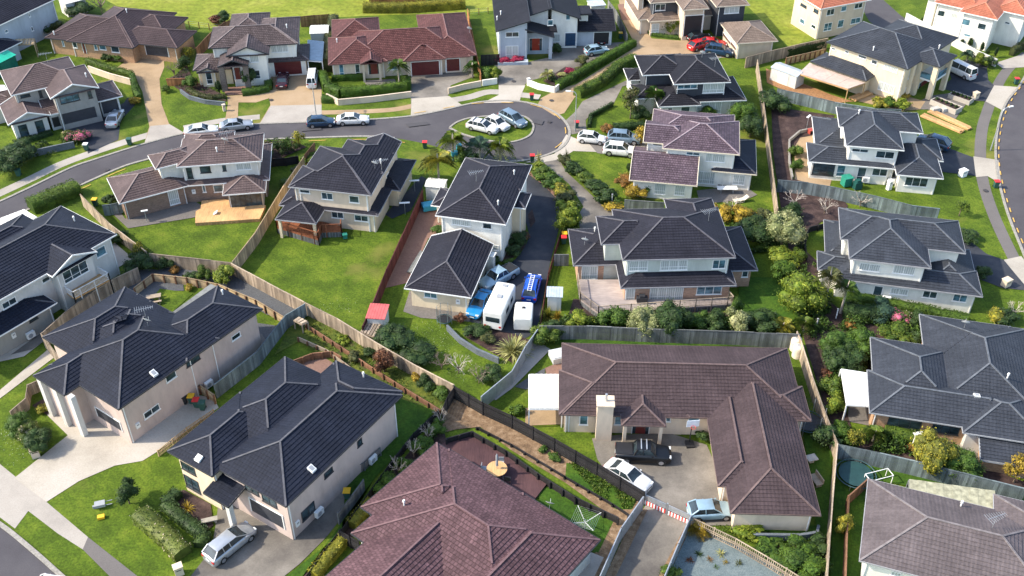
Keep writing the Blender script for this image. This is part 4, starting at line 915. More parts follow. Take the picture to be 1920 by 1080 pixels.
# ------------------------------------------------------------------ fences and walls
def pts3(px, h): return [at(u, v, h) * 1 for u, v in px]
FG = 'fences between the sections'
def fence(label, mat, px, h=1.8, bay=2.4, style='paling', name='timber_fence', posts=True, rail=None, group=FG):
    P = pts3(px, h); o = empty(name, (P[0].x, P[0].y, 0), 0, label, 'fence', group); base = Vector((P[0].x, P[0].y, 0))
    rnd = random.Random(hash(px[0]) & 999)
    for a, b in zip(P, P[1:]):
        a = Vector((a.x, a.y, 0)) - base; b = Vector((b.x, b.y, 0)) - base; L = (b - a).length; n = max(1, round(L / bay)); d = (b - a) / L; nr = Vector((-d.y, d.x, 0))
        if (nr.dot(-(a + base)) < 0): nr = -nr
        for i in range(n):
            s0 = L * i / n; s1 = L * (i + 1) / n; m = MB(); hj = rnd.uniform(-.03, .03)
            M = Matrix(((d.x, nr.x, 0, a.x), (d.y, nr.y, 0, a.y), (0, 0, 1, 0), (0, 0, 0, 1)))
            if style == 'paling':
                k = max(2, int((s1 - s0) / .15)); bw = (s1 - s0) / k
                for j in range(k): m.box(s0 + j * bw + .006, -.01, 0, s0 + (j + 1) * bw - .006, .012, h + hj + rnd.uniform(-.012, .012), M)
                for z in (.35, h * .6, h + hj + .02): m.box(s0, -.07, z - .045, s1, -.012 if z < h else .035, z + .045, M)
            elif style == 'slat':
                k = int(h / .26)
                for j in range(k): m.box(s0, -.02, .04 + j * h / k, s1, .02, (j + 1) * h / k - .02, M)
            elif style == 'lattice':
                k = int((s1 - s0) / .18)
                for j in range(k): m.box(s0 + j * .18, -.01, .1, s0 + j * .18 + .05, .01, h, M)
                for z in (.1, h * .45, h * .62, h): m.box(s0, -.03, z - .04, s1, .03, z + .04, M)
            elif style == 'solid': m.box(s0 + .005, -.09, -.1, s1 - .005, .09, h, M); m.box(s0, -.12, h, s1, .12, h + .07, M)
            elif style == 'steel':
                k = int((s1 - s0) / .2) + 1; bw = (s1 - s0) / k
                for j in range(k): m.box(s0 + j * bw, -.02 if j % 2 else -.045, .02, s0 + (j + 1) * bw + .001 * (j % 3), .02, h - .01, M)
                m.box(s0, -.05, h - .01, s1, .04, h + .04, M)
            elif style == 'sleeper':
                k = max(2, int(h / .2))
                for j in range(k): m.box(s0 + .01, -.05, j * h / k, s1 - .01, .05, (j + 1) * h / k - .012, M)
            elif style == 'wire':
                for z in (.4, .8, h): m.box(s0, -.008, z - .008, s1, .008, z + .008, M)
            elif style == 'bars':
                k = int((s1 - s0) / .14)
                for j in range(k): m.box(s0 + j * .14, -.012, .05, s0 + j * .14 + .03, .012, h, M)
                m.box(s0, -.03, h, s1, .03, h + .06, M); m.box(s0, -.02, .08, s1, .02, .13, M)
            m.build('panel', mat, o)
        if posts and style != 'solid':
            m0 = None
            for i in range(n + 1):
                s0 = L * i / n; M = Matrix(((d.x, nr.x, 0, a.x), (d.y, nr.y, 0, a.y), (0, 0, 1, 0), (0, 0, 0, 1))); m = MB()
                w_ = .075 if style in ('sleeper',) else .05; off = .12 if style == 'sleeper' else -.06
                if style == 'steel' or style == 'bars' or style == 'wire' or style == 'slat': off = 0.03
                m.box(s0 - w_, off - w_, -.1, s0 + w_, off + w_, h + (.05 if style != 'sleeper' else .02), M); m.build('post', rail or mat, o)
    return o
fence('pale weathered timber fence running down beside the blue roofed house at left', T_PAL, [(150, 365), (205, 420), (273, 472)])
fence('pale timber fence below the lawn of the brown brick house', T_PAL, [(280, 476), (355, 484), (433, 493)])
fence('long pale timber fence along the bottom of the big open lawn', T_PAL, [(433, 494), (500, 530), (570, 567), (632, 598), (700, 640), (775, 684), (850, 722)])
fence('grey timber fence between the deck house and the wide lawn', T_TAN, [(437, 490), (480, 435), (530, 352), (570, 294)], rail=T_PAL)
fence('dark red board fence along the right side of the wide lawn', T_RED, [(793, 355), (762, 425), (725, 505), (700, 567), (680, 612)], bay=1.8)
fence('tall weathered fence above the sprawling dark blue roof at left', T_PAL, [(258, 503), (210, 525), (175, 547), (120, 588), (79, 625)], 1.9)
fence('short pale fence returning at the corner beside the cream path', T_PAL, [(76, 626), (92, 646), (108, 668)], 1.9)
fence('tan retaining wall with dark posts curving behind the small square lawn', T_TAN, [(250, 540), (285, 513), (350, 520), (408, 532), (480, 562), (533, 594)], 1.1, 1.5, 'sleeper', 'retaining_wall', rail=T_BRN, group='low retaining walls')
fence('bluish grey timber fence between the two dark roofed houses at left', T_BLU, [(572, 570), (535, 592), (482, 660), (402, 722)], 1.8)
fence('sleeper retaining wall stepping down the weedy bank', T_BRN, [(575, 608), (640, 650), (700, 690), (760, 728), (826, 768)], .7, 1.5, 'sleeper', 'retaining_wall', group='low retaining walls')
fence('shorter sleeper wall in the middle of the weedy bank', T_PAL, [(560, 632), (612, 655), (680, 705), (745, 745)], .6, 1.5, 'sleeper', 'retaining_wall', rail=T_BRN, group='low retaining walls')
fence('dark sleeper wall around the orange patio behind the black roof', T_BRN, [(548, 676), (585, 662), (622, 658), (640, 668)], .9, 1.3, 'sleeper', 'retaining_wall', group='low retaining walls')
fence('black stained fence running above the bark chip bed', T_BLK, [(852, 724), (905, 754), (960, 779), (1040, 822), (1120, 868), (1209, 922)], 1.8, 2.4, 'slat')
fence('short black fence end beside the pale timber fence corner', T_BLK, [(852, 724), (838, 745), (828, 768)], 1.6, 1.8, 'slat')
fence('black retaining wall edging the maroon deck', T_BLK, [(836, 822), (885, 808), (950, 845), (1010, 888), (1080, 932), (1160, 970)], .9, 1.5, 'sleeper', 'retaining_wall', group='low retaining walls')
fence('low black wall between the bark bed and the clothesline lawn', T_BLK, [(895, 800), (960, 833), (1060, 893), (1150, 945), (1180, 965)], .35, 1.5, 'sleeper', 'retaining_wall', group='low retaining walls')
fence('long black low fence beside the narrow lawn at the bottom', T_BLK, [(822, 768), (775, 812), (735, 862), (692, 922), (637, 996)], 1.0, 1.8, 'slat')
fence('black low fence beside the yellow hedge at the bottom edge', T_BLK, [(638, 992), (608, 1030), (570, 1085)], 1.0, 1.8, 'slat')
fence('black gate fence across to the dusky tiled house', T_BLK, [(636, 994), (655, 1005), (672, 1014)], 1.6, 1.5, 'slat')
fence('grey steel fence slanting beside the sandy side path', STEEL, [(1008, 618), (985, 650), (960, 696), (902, 744)], 1.8, 2.4, 'steel', 'steel_fence')
fence('silvered timber fence behind the long brown roof', T_GRY, [(1012, 612), (1100, 612), (1240, 618), (1370, 622), (1500, 628)], 1.9, 2.3)
fence('pale capped fence slanting down from the water tanks on the right', T_PAL, [(1494, 622), (1502, 640), (1522, 705), (1545, 770), (1570, 832)], 1.9)
fence('long pale fence dividing the dark green lawns at the lower right', T_PAL, [(1570, 832), (1563, 910), (1556, 1000), (1550, 1090)], 1.9)
fence('bluish timber fence stepping across below the yellow green tree', T_BLU, [(1572, 834), (1650, 850), (1720, 866), (1804, 887), (1860, 902), (1925, 918)], 1.9, 2.5)
fence('brown fence beside the corner house with the lichened pergola', T_BRN, [(1627, 899), (1592, 930), (1588, 1000), (1585, 1090)], 1.5)
fence('silvered lattice fence above the blue gravel garden', T_PAL, [(1300, 972), (1380, 1010), (1440, 1045), (1510, 1088)], 1.3, 2.2, 'lattice')
fence('grey metal fence on the left of the bottom driveway', STEEL, [(1206, 932), (1165, 990), (1123, 1085)], 1.8, 2.4, 'steel', 'steel_fence')
fence('blue grey metal fence on the right of the bottom driveway', STEEL, [(1296, 966), (1272, 1020), (1242, 1090)], 1.6, 2.4, 'steel', 'steel_fence')
fence('tall timber fence running down from the charcoal house to the purple roof', T_PAL, [(1420, 112), (1430, 180), (1440, 254), (1458, 390)], 1.9)
fence('silvered fence behind the brick house at the end of the shared lane', T_GRY, [(1172, 375), (1245, 380)], 1.6)
fence('stepped grey fence between the two white houses on the right', T_BLU, [(1460, 338), (1515, 343), (1567, 352), (1640, 368), (1710, 386), (1762, 392)], 1.8, 2.2)
fence('grey timber fence across the mulch garden below the pergola', T_BLU, [(1458, 167), (1510, 178), (1565, 192), (1640, 204), (1690, 206)], 1.8, 2.4)
fence('pale timber fence behind the slate roofed cream house', T_PAL, [(1400, 108), (1442, 97), (1500, 83), (1553, 72)], 1.8)
fence('low tan crib wall with dark gaps beside the white shed', T_TAN, [(1474, 108), (1510, 100), (1547, 91)], 1.2, 1.0, 'sleeper', 'retaining_wall', rail=T_BRN, group='low retaining walls')
fence('orange timber fence beside the maroon tiled bungalow', T_ORG, [(876, 17), (885, 60), (893, 100), (901, 138)], 1.8, 1.8)
fence('dark brown fence behind the mottled tiled house', T_BRN, [(563, 32), (590, 29), (617, 27)], 1.8)
fence('dark brown fence beside the lawn of the brick bungalow', T_BRN, [(368, 90), (395, 62), (420, 42), (442, 36)], 1.8)
fence('small brown fence by the front path of the brick bungalow', T_ORG, [(312, 148), (340, 148), (368, 146)], 1.2)
fence('dark timber fence beside the neighbouring blue modern house', T_BLK, [(902, 104), (918, 103), (936, 102)], 1.8)
fence('grey board fence right of the modern house garage', T_GRY, [(1140, 0), (1155, 20), (1170, 50), (1176, 66)], 1.8)
fence('low brick wall edging the dark curved driveway', PAVR, [(992, 318), (1020, 338), (1048, 367), (1056, 388)], .7, 1.1, 'solid', 'low_brick_wall', group='low masonry walls')
fence('thin reddish fence along the right edge of the dark driveway', T_RED, [(1053, 430), (1040, 470), (1028, 512), (1020, 560), (1013, 606)], 1.0, 2.0, 'slat')
fence('grey gate fence beside the silver deck steps', T_GRY, [(1040, 478), (1066, 478)], 1.6)
fence('cream front wall below the clipped hedge of the maroon bungalow', W_BEI, [(612, 176), (634, 187), (700, 181), (771, 172)], .9, 4, 'solid', 'garden_wall', group='low masonry walls')
fence('cream curved wall right of the concrete forecourt', W_BEI, [(840, 166), (870, 158), (902, 152)], .9, 4, 'solid', 'garden_wall', group='low masonry walls')
fence('short white stepped wall beside the round topiary tree', W_WHT, [(904, 151), (932, 147)], .9, 3, 'solid', 'garden_wall', group='low masonry walls')
fence('white painted wall around the succulent garden at the lane corner', W_WHT, [(990, 150), (1010, 158), (1040, 164), (1062, 148), (1100, 124)], .9, 3, 'solid', 'garden_wall', group='low masonry walls')
fence('cream garden wall left of the tan driveway', W_BEI, [(165, 124), (205, 138), (250, 150)], 1.0, 4, 'solid', 'garden_wall', group='low masonry walls')
fence('dark stone retaining wall in front of the grey gabled house', mat_brick('grey_block', (.13, .15, .17), (.08, .09, .1)), [(50, 285), (95, 275), (138, 266)], .9, 3, 'solid', 'garden_wall', group='low masonry walls')
fence('dark block wall curving around the front garden of the stone pillared house', mat_brick('grey_block', 0, 0), [(338, 168), (355, 180), (385, 188), (422, 192)], .6, 3, 'solid', 'garden_wall', group='low masonry walls')
fence('long white boundary wall beside the row of small cypresses', W_LGR, [(1700, 25), (1760, 58), (1830, 94), (1870, 112)], 1.2, 4, 'solid', 'garden_wall', group='low masonry walls')
fence('dark retaining wall in the garden beside the brown brick house', T_BLK, [(508, 298), (535, 296), (558, 292)], 1.2, 2, 'sleeper', 'retaining_wall', group='low retaining walls')
fence('brown fence piece beside the street garden', T_BRN, [(572, 290), (583, 276), (590, 268)], 1.5)
fence('wire farm fence at the edge of the paddock', STEEL, [(335, 38), (372, 42), (410, 47)], 1.1, 2.2, 'wire', 'wire_fence', rail=T_BRN)
fence('wire farm fence behind the modern house', STEEL, [(880, 18), (915, 14)], 1.1, 2.2, 'wire', 'wire_fence', rail=T_BRN)
fence('grey fence beside the corner of the brown brick garage', T_BLU, [(192, 386), (208, 384), (226, 380)], 1.5)
fence('curved grey block wall around the planting below the motorhome', mat_brick('grey_block', 0, 0), [(838, 610), (862, 634), (895, 655), (935, 672)], .7, 2, 'solid', 'garden_wall', group='low masonry walls')
fence('curved dark block wall below the patio of the brown garage wing', mat_brick('grey_block', 0, 0), [(1390, 992), (1410, 1002), (1500, 1003), (1532, 998), (1535, 985)], .7, 3, 'solid', 'garden_wall', group='low masonry walls')
fence('pale curved edging wall in the brown mulch garden', KERB, [(1545, 236), (1500, 245), (1480, 262), (1480, 300), (1486, 332)], .5, 2, 'solid', 'garden_wall', group='low masonry walls')
fence('dark retaining wall around the hollow garden at right', T_BLK, [(1550, 418), (1518, 425), (1508, 450), (1514, 480)], .8, 1.5, 'sleeper', 'retaining_wall', group='low retaining walls')
fence('timber retaining posts between the two houses at lower left', T_TAN, [(352, 708), (375, 722), (402, 740)], 1.2, 1.0, 'sleeper', 'retaining_wall', rail=T_BRN, group='low retaining walls')
fence('white washed retaining fence below the black roofed house forecourt', T_TAN, [(296, 845), (350, 802), (400, 768)], .8, 1.6, 'lattice')
fence('grey slatted fence by the beige entry of the lower left house', T_PAL, [(20, 772), (48, 748), (52, 722), (80, 710)], 1.4)
fence('white picket rail along the side steps of the black roofed house', T_GRY, [(646, 885), (682, 868), (712, 840)], 1.1, 2, 'bars')
fence('silvered screen fence beside the side path of the black roofed house', T_GRY, [(682, 900), (660, 930), (634, 962)], 1.5)
# courtyard gate
gt = empty('driveway_gate', at(1206, 940), 0, 'grey steel gate with red and white striped panels across the lower driveway', 'gate')
a = at(1208, 946, 0) - gt.location; b = at(1291, 984, 0) - gt.location
for i, (s, e) in enumerate(((0, .47), (.53, 1))):
    p, q = a.lerp(b, s), a.lerp(b, e); m = MB(); m.bar(p + Vector((0, 0, 1.3)), q + Vector((0, 0, 1.3)), .05, .06); m.bar(p + Vector((0, 0, .1)), q + Vector((0, 0, .1)), .05, .06)
    n = 26; m.bar(p + Vector((0, 0, .95)), q + Vector((0, 0, .95)), .02, .5); gp = m.build('gate_panel', STEEL, gt); m = MB(); m2 = MB()
    for k in range(14):
        A = p.lerp(q, k / 14) + Vector((0, -.05, .38)); B = p.lerp(q, (k + 1) / 14) + Vector((0, -.05, .38)); (m if k % 2 else m2).bar(A, B, .03, .5)
    m.build('red_stripe', mat_plain('reflector_red', (.6, .06, .04)), gp); m2.build('white_stripe', WHITE, gp)
m = MB(); m.bar(a.lerp(b, .5), a.lerp(b, .5) + Vector((0, 0, 1.5)), .12, .12); m.build('gate_post', STEEL, gt)

# ------------------------------------------------------------------ decks
def deck(name, label, mat, px, z, rail=None, bal=None, rh=1.0, cat='deck', skirt=None):
    P = [at(u, v, z) for u, v in px]; c = Vector((P[0].x, P[0].y, 0)); o = empty(name, c, 0, label, cat)
    top = [p - c for p in P]; ar = sum(top[i].x * top[(i + 1) % len(top)].y - top[(i + 1) % len(top)].x * top[i].y for i in range(len(top)))
    if ar < 0: top = top[::-1]
    m = MB(); m.face(top)
    for i in range(len(top)):
        p, q = top[i], top[(i + 1) % len(top)]; m.face([p - Vector((0, 0, .18)), q - Vector((0, 0, .18)), q, p])
    m.face([p - Vector((0, 0, .18)) for p in top[::-1]])
    bm = bmesh.new(); me = m.mesh('floor', mat); o2 = bpy.data.objects.new('floor', me); COL.objects.link(o2); o2.parent = o; bm.free()
    if skirt:
        m = MB()
        for i in range(len(top)):
            p, q = top[i].copy(), top[(i + 1) % len(top)].copy(); d = (q - p); L = d.length; k = int(L / .16); 
            for j in range(k):
                A = p.lerp(q, (j + .1) / k); B = p.lerp(q, (j + .9) / k); m.face([Vector((A.x, A.y, 0)), Vector((B.x, B.y, 0)), B - Vector((0, 0, .16)), A - Vector((0, 0, .16))])
        m.build('skirt', skirt, o)
    if rail:
        for i, (s, e) in enumerate(rail):
            p, q = P[s] - c, P[e] - c; d = q - p; L = d.length; m = MB(); up = Vector((0, 0, rh))
            m.bar(p + up, q + up, .09, .06); m.bar(p + Vector((0, 0, .12)), q + Vector((0, 0, .12)), .04, .05)
            for j in range(int(L / .14) + 1): A = p + d * (j * .14 / L); m.bar(A + Vector((0, 0, .1)), A + up, .035, .035)
            for j in range(int(L / 1.8) + 2): A = p + d * min(1, j * 1.8 / L); m.bar(A - Vector((0, 0, z)), A + up * 1.03, .1, .1)
            m.build('railing', bal, o)
    return o
deck('deck', 'new pale pine deck behind the brown brick house', T_NEW, [(378, 376), (421, 373), (498, 385), (487, 410), (366, 418), (367, 396), (376, 391)], .45, skirt=T_NEW)
deck('deck', 'red stained veranda deck with railing on the wide lawn', T_DKR, [(519, 426), (530, 412), (606, 416), (640, 424), (640, 433), (603, 434), (597, 449)], .9, [(0, 6), (0, 1), (6, 5), (3, 4), (4, 5)], T_DKR, 1.0, skirt=T_GRY)
deck('deck', 'silvered timber deck with white railing above the row of shrubs', T_DKG, [(1083, 524), (1165, 524), (1170, 562), (1365, 559), (1374, 570), (1122, 588), (1088, 562)], .8, [(0, 6), (6, 5), (5, 4), (4, 3)], T_PAL, 1.0, skirt=T_GRY)
deck('deck', 'maroon stained deck wrapped around the dusky tiled roof', T_DKM, [(815, 842), (838, 826), (886, 815), (1028, 903), (996, 944), (940, 900)], .25, skirt=T_BLK)
deck('balcony_deck', 'timber floored balcony with glass rail on the left edge house', T_NEW, [(112, 540), (187, 513), (206, 524), (140, 560)], 2.3, [(1, 2), (2, 3), (3, 0)], mat_plain('rail_white', (.6, .6, .58)), .9, 'balcony')
deck('side_landing', 'timber side landing behind the pickets of the black roofed house', T_GRY, [(645, 880), (700, 826), (712, 836), (655, 893)], .9, [(2, 3)], T_GRY, .9, 'landing', T_GRY)

# ------------------------------------------------------------------ vegetation
def dirr(r):
    while True:
        v = Vector((r.uniform(-1, 1), r.uniform(-1, 1), r.uniform(-1, 1)))
        if .1 < v.length < 1: return v.normalized()
def leafq(m, c, n, sz, r):
    a = n.cross(dirr(r)).normalized(); b = n.cross(a); a = a * sz; b = b * sz * r.uniform(.5, .8)
    m.face([c - a, c - b * .7, c + a, c + b * .7], [(0, 0)] * 4)
def crown(n, sz, seed, lobes=7, flat=1.0, core=.78, cone=0):
    r = random.Random(seed); m = MB(); L = []
    for i in range(lobes):
        d = dirr(r); d.z = abs(d.z) * 1.1 - .3; q = r.uniform(.24, .5); L.append((Vector((d.x, d.y, d.z * flat)) * r.uniform(.8, 1.25) * (1 - q), q))
    L.append((Vector((0, 0, -.1)), .6))
    for i in range(n):
        c, q = L[r.randrange(len(L))]; d = dirr(r); rad = q * (r.uniform(.7, 1.06) ** .7 if r.random() < .8 else r.uniform(1, 1.35)); p = c + Vector((d.x, d.y, d.z * flat)) * rad
        if cone: s = 1 - max(0, (p.z + 1) / 2) * cone; p.x *= s; p.y *= s
        leafq(m, p, (d + dirr(r) * .7 + Vector((0, 0, .3))).normalized(), sz * r.uniform(.6, 1.3), r)
    for c, q in L:        # inner mass of the same foliage
        k = 7; rows = []
        for a in range(k):
            t = math.pi * a / (k - 1); row = []
            for b in range(11):
                f = 2 * math.pi * b / 10; dd = Vector((math.sin(t) * math.cos(f), math.sin(t) * math.sin(f), math.cos(t))); rr_ = q * core * (1 + .25 * noise.noise(dd * 3 + c * 5))
                p = c + Vector((dd.x, dd.y, dd.z * flat)) * rr_
                if cone: s = 1 - max(0, (p.z + 1) / 2) * cone; p.x *= s; p.y *= s
                row.append(p)
            rows.append(row)
        m.grid(rows)
    return m
def spiky(n, seed, droop=.5, w=.05, up=.5):
    r = random.Random(seed); m = MB()
    for i in range(n):
        f = r.uniform(0, 6.283); e = r.uniform(.15, 1.35); L = r.uniform(.7, 1.05); d = Vector((math.cos(f) * math.cos(e), math.sin(f) * math.cos(e), math.sin(e))); sd_ = Vector((-math.sin(f), math.cos(f), 0)); pr = None
        for k in range(5):
            t = k / 4; p = d * (L * t) + Vector((0, 0, -droop * t * t * L * math.cos(e))); ww = w * (1 - t * .9) * (1 if k else .5)
            if pr: m.face([pr[0] - sd_ * pr[1], pr[0] + sd_ * pr[1], p + sd_ * ww, p - sd_ * ww])
            pr = (p, ww)
    return m
def fronds(n, seed, droop=.9, w=.2):
    r = random.Random(seed); m = MB()
    for i in range(n):
        f = 6.283 * i / n + r.uniform(-.2, .2); e = r.uniform(.1, 1.1); L = r.uniform(.8, 1.05); sd_ = Vector((-math.sin(f), math.cos(f), 0)); pr = None
        d = Vector((math.cos(f) * math.cos(e), math.sin(f) * math.cos(e), math.sin(e)))
        for k in range(12):
            t = (k + 1) / 12; p = d * (L * t) + Vector((0, 0, -droop * t * t * L * (.4 + math.cos(e)) * .7)); ww = w * math.sin(math.pi * min(.97, t * .85 + .12))
            for s in (-1, 1):
                q = p + sd_ * s * ww + d * ww * .6 + Vector((0, 0, -ww * .45)); m.face([p, p + d * .055, q + d * .03, q - d * .015])
    return m
def twigs(seed, n=26):
    r = random.Random(seed); m = MB()
    def br(p, d, L, rad, k):
        q = p + d * L; m.tube([p, p.lerp(q, .5) + dirr(r) * L * .06, q], [rad, rad * .8, rad * .6], 4)
        if k:
            for i in range(3 if k > 1 else 3): br(q, (d + dirr(r) * .75 + Vector((0, 0, .15))).normalized(), L * r.uniform(.55, .8), rad * .58, k - 1)
    for i in range(5): f = 6.283 * i / 5 + r.random(); br(Vector((0, 0, 0)), Vector((math.cos(f) * .6, math.sin(f) * .6, .75)).normalized(), .42, .03, 3)
    return m
PROTO = {'round': [crown(1900, .08, k, 9 + k % 3) for k in (1, 2, 21, 22)], 'big': [crown(3800, .055, k, 14) for k in (3, 4, 24)], 'small': [crown(640, .14, k, 6) for k in (5, 6, 25, 26)],
         'cone': [crown(1100, .09, 7, 4, 1.0, .8, .75)], 'flax': [spiky(150, 8, .55, .045)], 'tuft': [spiky(60, 9, .7, .06)], 'palm': [fronds(36, 10, .9, .22), fronds(40, 11, 1.1, .22)],
         'bare': [twigs(12), twigs(13)], 'loose': [crown(900, .09, 14, 9, 1.0, .35), crown(900, .09, 15, 9, 1., .35)]}
PM = {k: [m.mesh(k + '_foliage', MULCH, k not in ('round_',)) for m in v] for k, v in PROTO.items()}
tk = MB(); tk.tube([(0, 0, -.1), (.02, .01, .5), (-.02, .02, 1)], [1, .8, .55], 7)
for f in range(4): tk.tube([(0, 0, .75), (math.cos(f * 1.6) * 2.2, math.sin(f * 1.6) * 2.2, 1.25)], [.5, .25], 5)
TK = tk.mesh('trunk', BARK, True); pk = MB(); pk.tube([(0, 0, -.05), (.1, 0, .3), (.0, .1, .7), (0, 0, 1)], [1.2, .9, .85, .8], 8); PK = pk.mesh('trunk', PBARK, True)
LF = {'green': mat_leaf('leaf_mid_green', (.055, .11, .018)), 'dark': mat_leaf('leaf_dark_green', (.034, .068, .020)), 'olive': mat_leaf('leaf_olive', (.07, .085, .03)),
      'lime': mat_leaf('leaf_lime', (.11, .165, .015), (.23, .26, .03)), 'bright': mat_leaf('leaf_bright_green', (.06, .12, .015)), 'pale': mat_leaf('leaf_variegated', (.19, .22, .085), (.40, .40, .2), .4),
      'yellow': mat_leaf('leaf_yellow', (.16, .17, .025), (.34, .29, .03)), 'gold': mat_leaf('leaf_golden', (.24, .17, .025), (.44, .31, .03)), 'red': mat_leaf('leaf_russet', (.11, .05, .03), (.2, .085, .04)),
      'orange': mat_leaf('leaf_orange', (.17, .10, .025), (.34, .16, .04)), 'blue': mat_leaf('leaf_blue_green', (.04, .085, .06)), 'straw': mat_leaf('leaf_straw', (.30, .30, .10), (.5, .48, .22)),
      'daisy': mat_plain('daisy_white', (.6, .6, .5)), 'rose': mat_leaf('leaf_flowering', (.07, .11, .02), (.15, .17, .035), .4, ((.6, .48, .36), .07)), 'pink': mat_leaf('leaf_pink_flower', (.05, .09, .03), (.08, .12, .04), .4, ((.5, .12, .2), .3)),
      'twig': mat_plain('bare_twig', (.22, .17, .14), .9, .1, .2), 'twigp': mat_plain('pale_twig', (.42, .37, .32), .9, .1, .15), 'moss': mat_leaf('leaf_moss', (.06, .11, .015), (.12, .16, .02)), 'magenta': mat_leaf('leaf_magenta', (.25, .02, .06), (.45, .05, .10))}
CN = {'round': ('shrub', 'shrub'), 'small': ('shrub', 'shrub'), 'big': ('tree', 'tree'), 'loose': ('tree', 'tree'), 'cone': ('conifer', 'conifer'), 'flax': ('flax_plant', 'flax'), 'tuft': ('grass_tuft', 'plant'), 'palm': ('palm_tree', 'palm'), 'bare': ('bare_tree', 'tree')}
NP = [0]
def plant(kind, col, u, v, r, h, label, group=None, rz=None, name=None):
    """stands where the sight line (u, v) meets the ground; r crown radius, h total height"""
    rnd = random.Random(NP[0] * 31 + 5); NP[0] += 1; p = at(u, v, .02); n_, c_ = CN[kind]
    if kind in ('round', 'small', 'big'): r *= 1.14; h *= 1.12
    o = empty(name or n_, p, rnd.uniform(0, 6.28), label, c_, group); P = PM[kind]; me = P[rnd.randrange(len(P))]
    cr = bpy.data.objects.new('crown', me); COL.objects.link(cr); cr.parent = o; cr.material_slots[0].link = 'OBJECT'; cr.material_slots[0].material = LF[col]
    def trunk(me_, rad, hh):
        t = bpy.data.objects.new('trunk', me_); COL.objects.link(t); t.parent = o; t.scale = (rad, rad, hh)
    if kind in ('round', 'small', 'big', 'loose', 'cone'):
        tall = h > 2.1 * r
        vr = (h * .42 if tall else h * .52) if kind != 'cone' else h * .52
        cr.location = (0, 0, h - vr * .98); cr.scale = (r * rnd.uniform(.9, 1.15), r * rnd.uniform(.8, 1.1), vr * 1.04)
        trunk(TK, max(.05, r * .07), max(.2, h - vr * 1.1))
    elif kind in ('flax', 'tuft'): cr.scale = (r, r, h)
    elif kind == 'palm': cr.location = (0, 0, h * .8); cr.scale = (r, r, r * .9); trunk(PK, .16 if h > 2.5 else .1, h * .81)
    elif kind == 'bare': cr.location = (0, 0, h * .25); cr.scale = (r, r, h * .7); trunk(TK, .07, h * .3); 
    return o
# hedges: clipped bodies of leaves following a line
def hedge(label, col, px, wd, h, name='hedge', dens=90, group='clipped hedges', top=0):
    P = [at(u, v, top) for u, v in px]; c = P[0].copy(); c.z = 0; o = None; m = MB(); r = random.Random(int(px[0][0] * 7))
    for a, b in zip(P, P[1:]):
        a = a - c; b = b - c; a.z = b.z = 0; d = b - a; L = d.length; d /= L; n = Vector((-d.y, d.x, 0)); k = max(2, int(L / .5)); rows = []
        for i in range(k + 1):
            q = a + d * (L * i / k); row = []
            for (sx, sz) in ((-1, 0), (-1, .5), (-.95, .9), (0, 1), (.95, .9), (1, .5), (1, 0)):
                j = .1 * noise.noise((q + c + n * sx) * 1.3 + Vector((0, 0, sz * 3)))
                row.append(q + n * (sx * (wd / 2 - .06) + j * sx) + Vector((0, 0, sz * (h - .06) + j * (sz > .4))))
            rows.append(row)
        m.grid(rows); m.face(rows[0]); m.face(rows[-1][::-1])
        for i in range(int(L * (wd + 2 * h) * dens / 1.6)):
            t = r.uniform(-.1, L + .1); s = r.uniform(0, wd + 2 * h)
            if s < h: x, z, nn = -wd / 2, s, -n
            elif s < h + wd: x, z, nn = s - h - wd / 2, h, Vector((0, 0, 1))
            else: x, z, nn = wd / 2, s - h - wd, n
            q = a + d * t + n * (x + .1 * noise.noise((a + c + d * t) * 1.3)) + Vector((0, 0, z + .12 * noise.noise((a + c + d * t) * .9) * (z > h * .6)))
            leafq(m, q, (nn + dirr(r) * .9).normalized(), r.uniform(.06, .13), r)
    o = m.build(name, LF[col], None, True, c); tag(o, label, 'hedge', group); return o
hedge('clipped green hedge in front of the maroon tiled bungalow', 'bright', [(604, 148), (614, 172), (640, 182), (700, 178), (763, 170), (763, 158)], 1.3, 1.5)
hedge('low hedge patch beside the left end of the cream front wall', 'green', [(604, 190), (632, 190)], 1.6, .9)
hedge('low inner hedge under the windows of the maroon tiled bungalow', 'bright', [(623, 151), (684, 148)], .9, 1.0)
hedge('tall dry topped hedge between the white and maroon roofed houses', 'olive', [(628, 50), (620, 90), (613, 135)], 1.6, 2.3)
hedge('long clipped hedge on the left side of the tan lane', 'bright', [(1188, 86), (1150, 107), (1100, 136), (1046, 168)], 1.2, 1.2)
hedge('long clipped hedge on the right side of the tan lane', 'moss', [(1190, 116), (1160, 130), (1130, 158), (1082, 182)], 1.6, 1.3)
hedge('yellow green hedge behind the maroon tiled bungalow', 'yellow', [(682, 22), (760, 22), (872, 14)], 1.6, 1.6)
hedge('rough dark green hedge between the street and the big blue roof', 'moss', [(60, 396), (100, 380), (148, 360)], 2.2, 1.6)
hedge('square clipped dark hedge beside the timber balcony', 'dark', [(112, 572), (134, 560)], 2.0, 2.0)
hedge('hedge on top of the cream wall left of the tan driveway', 'moss', [(165, 122), (205, 136), (250, 148)], .9, 1.3)
hedge('hedge running down beside the tan driveway', 'green', [(250, 150), (256, 178), (262, 190)], .9, 1.2)
hedge('flowering cream rose hedge along the front lawn', 'rose', [(264, 970), (290, 992), (322, 1020), (345, 1045)], 1.7, 1.1, dens=60)
hedge('dark clipped hedge bordering the bed of the black roofed house', 'dark', [(335, 928), (312, 950), (345, 980), (385, 1008), (375, 1028)], 1.2, .8)
hedge('yellow flowering hedge beside the black fence, upper one of two', 'yellow', [(696, 948), (660, 992)], 1.1, 1.0, dens=70)
hedge('yellow flowering hedge at the bottom edge, lower one of two', 'yellow', [(645, 1018), (588, 1085)], 1.1, 1.0, dens=70)
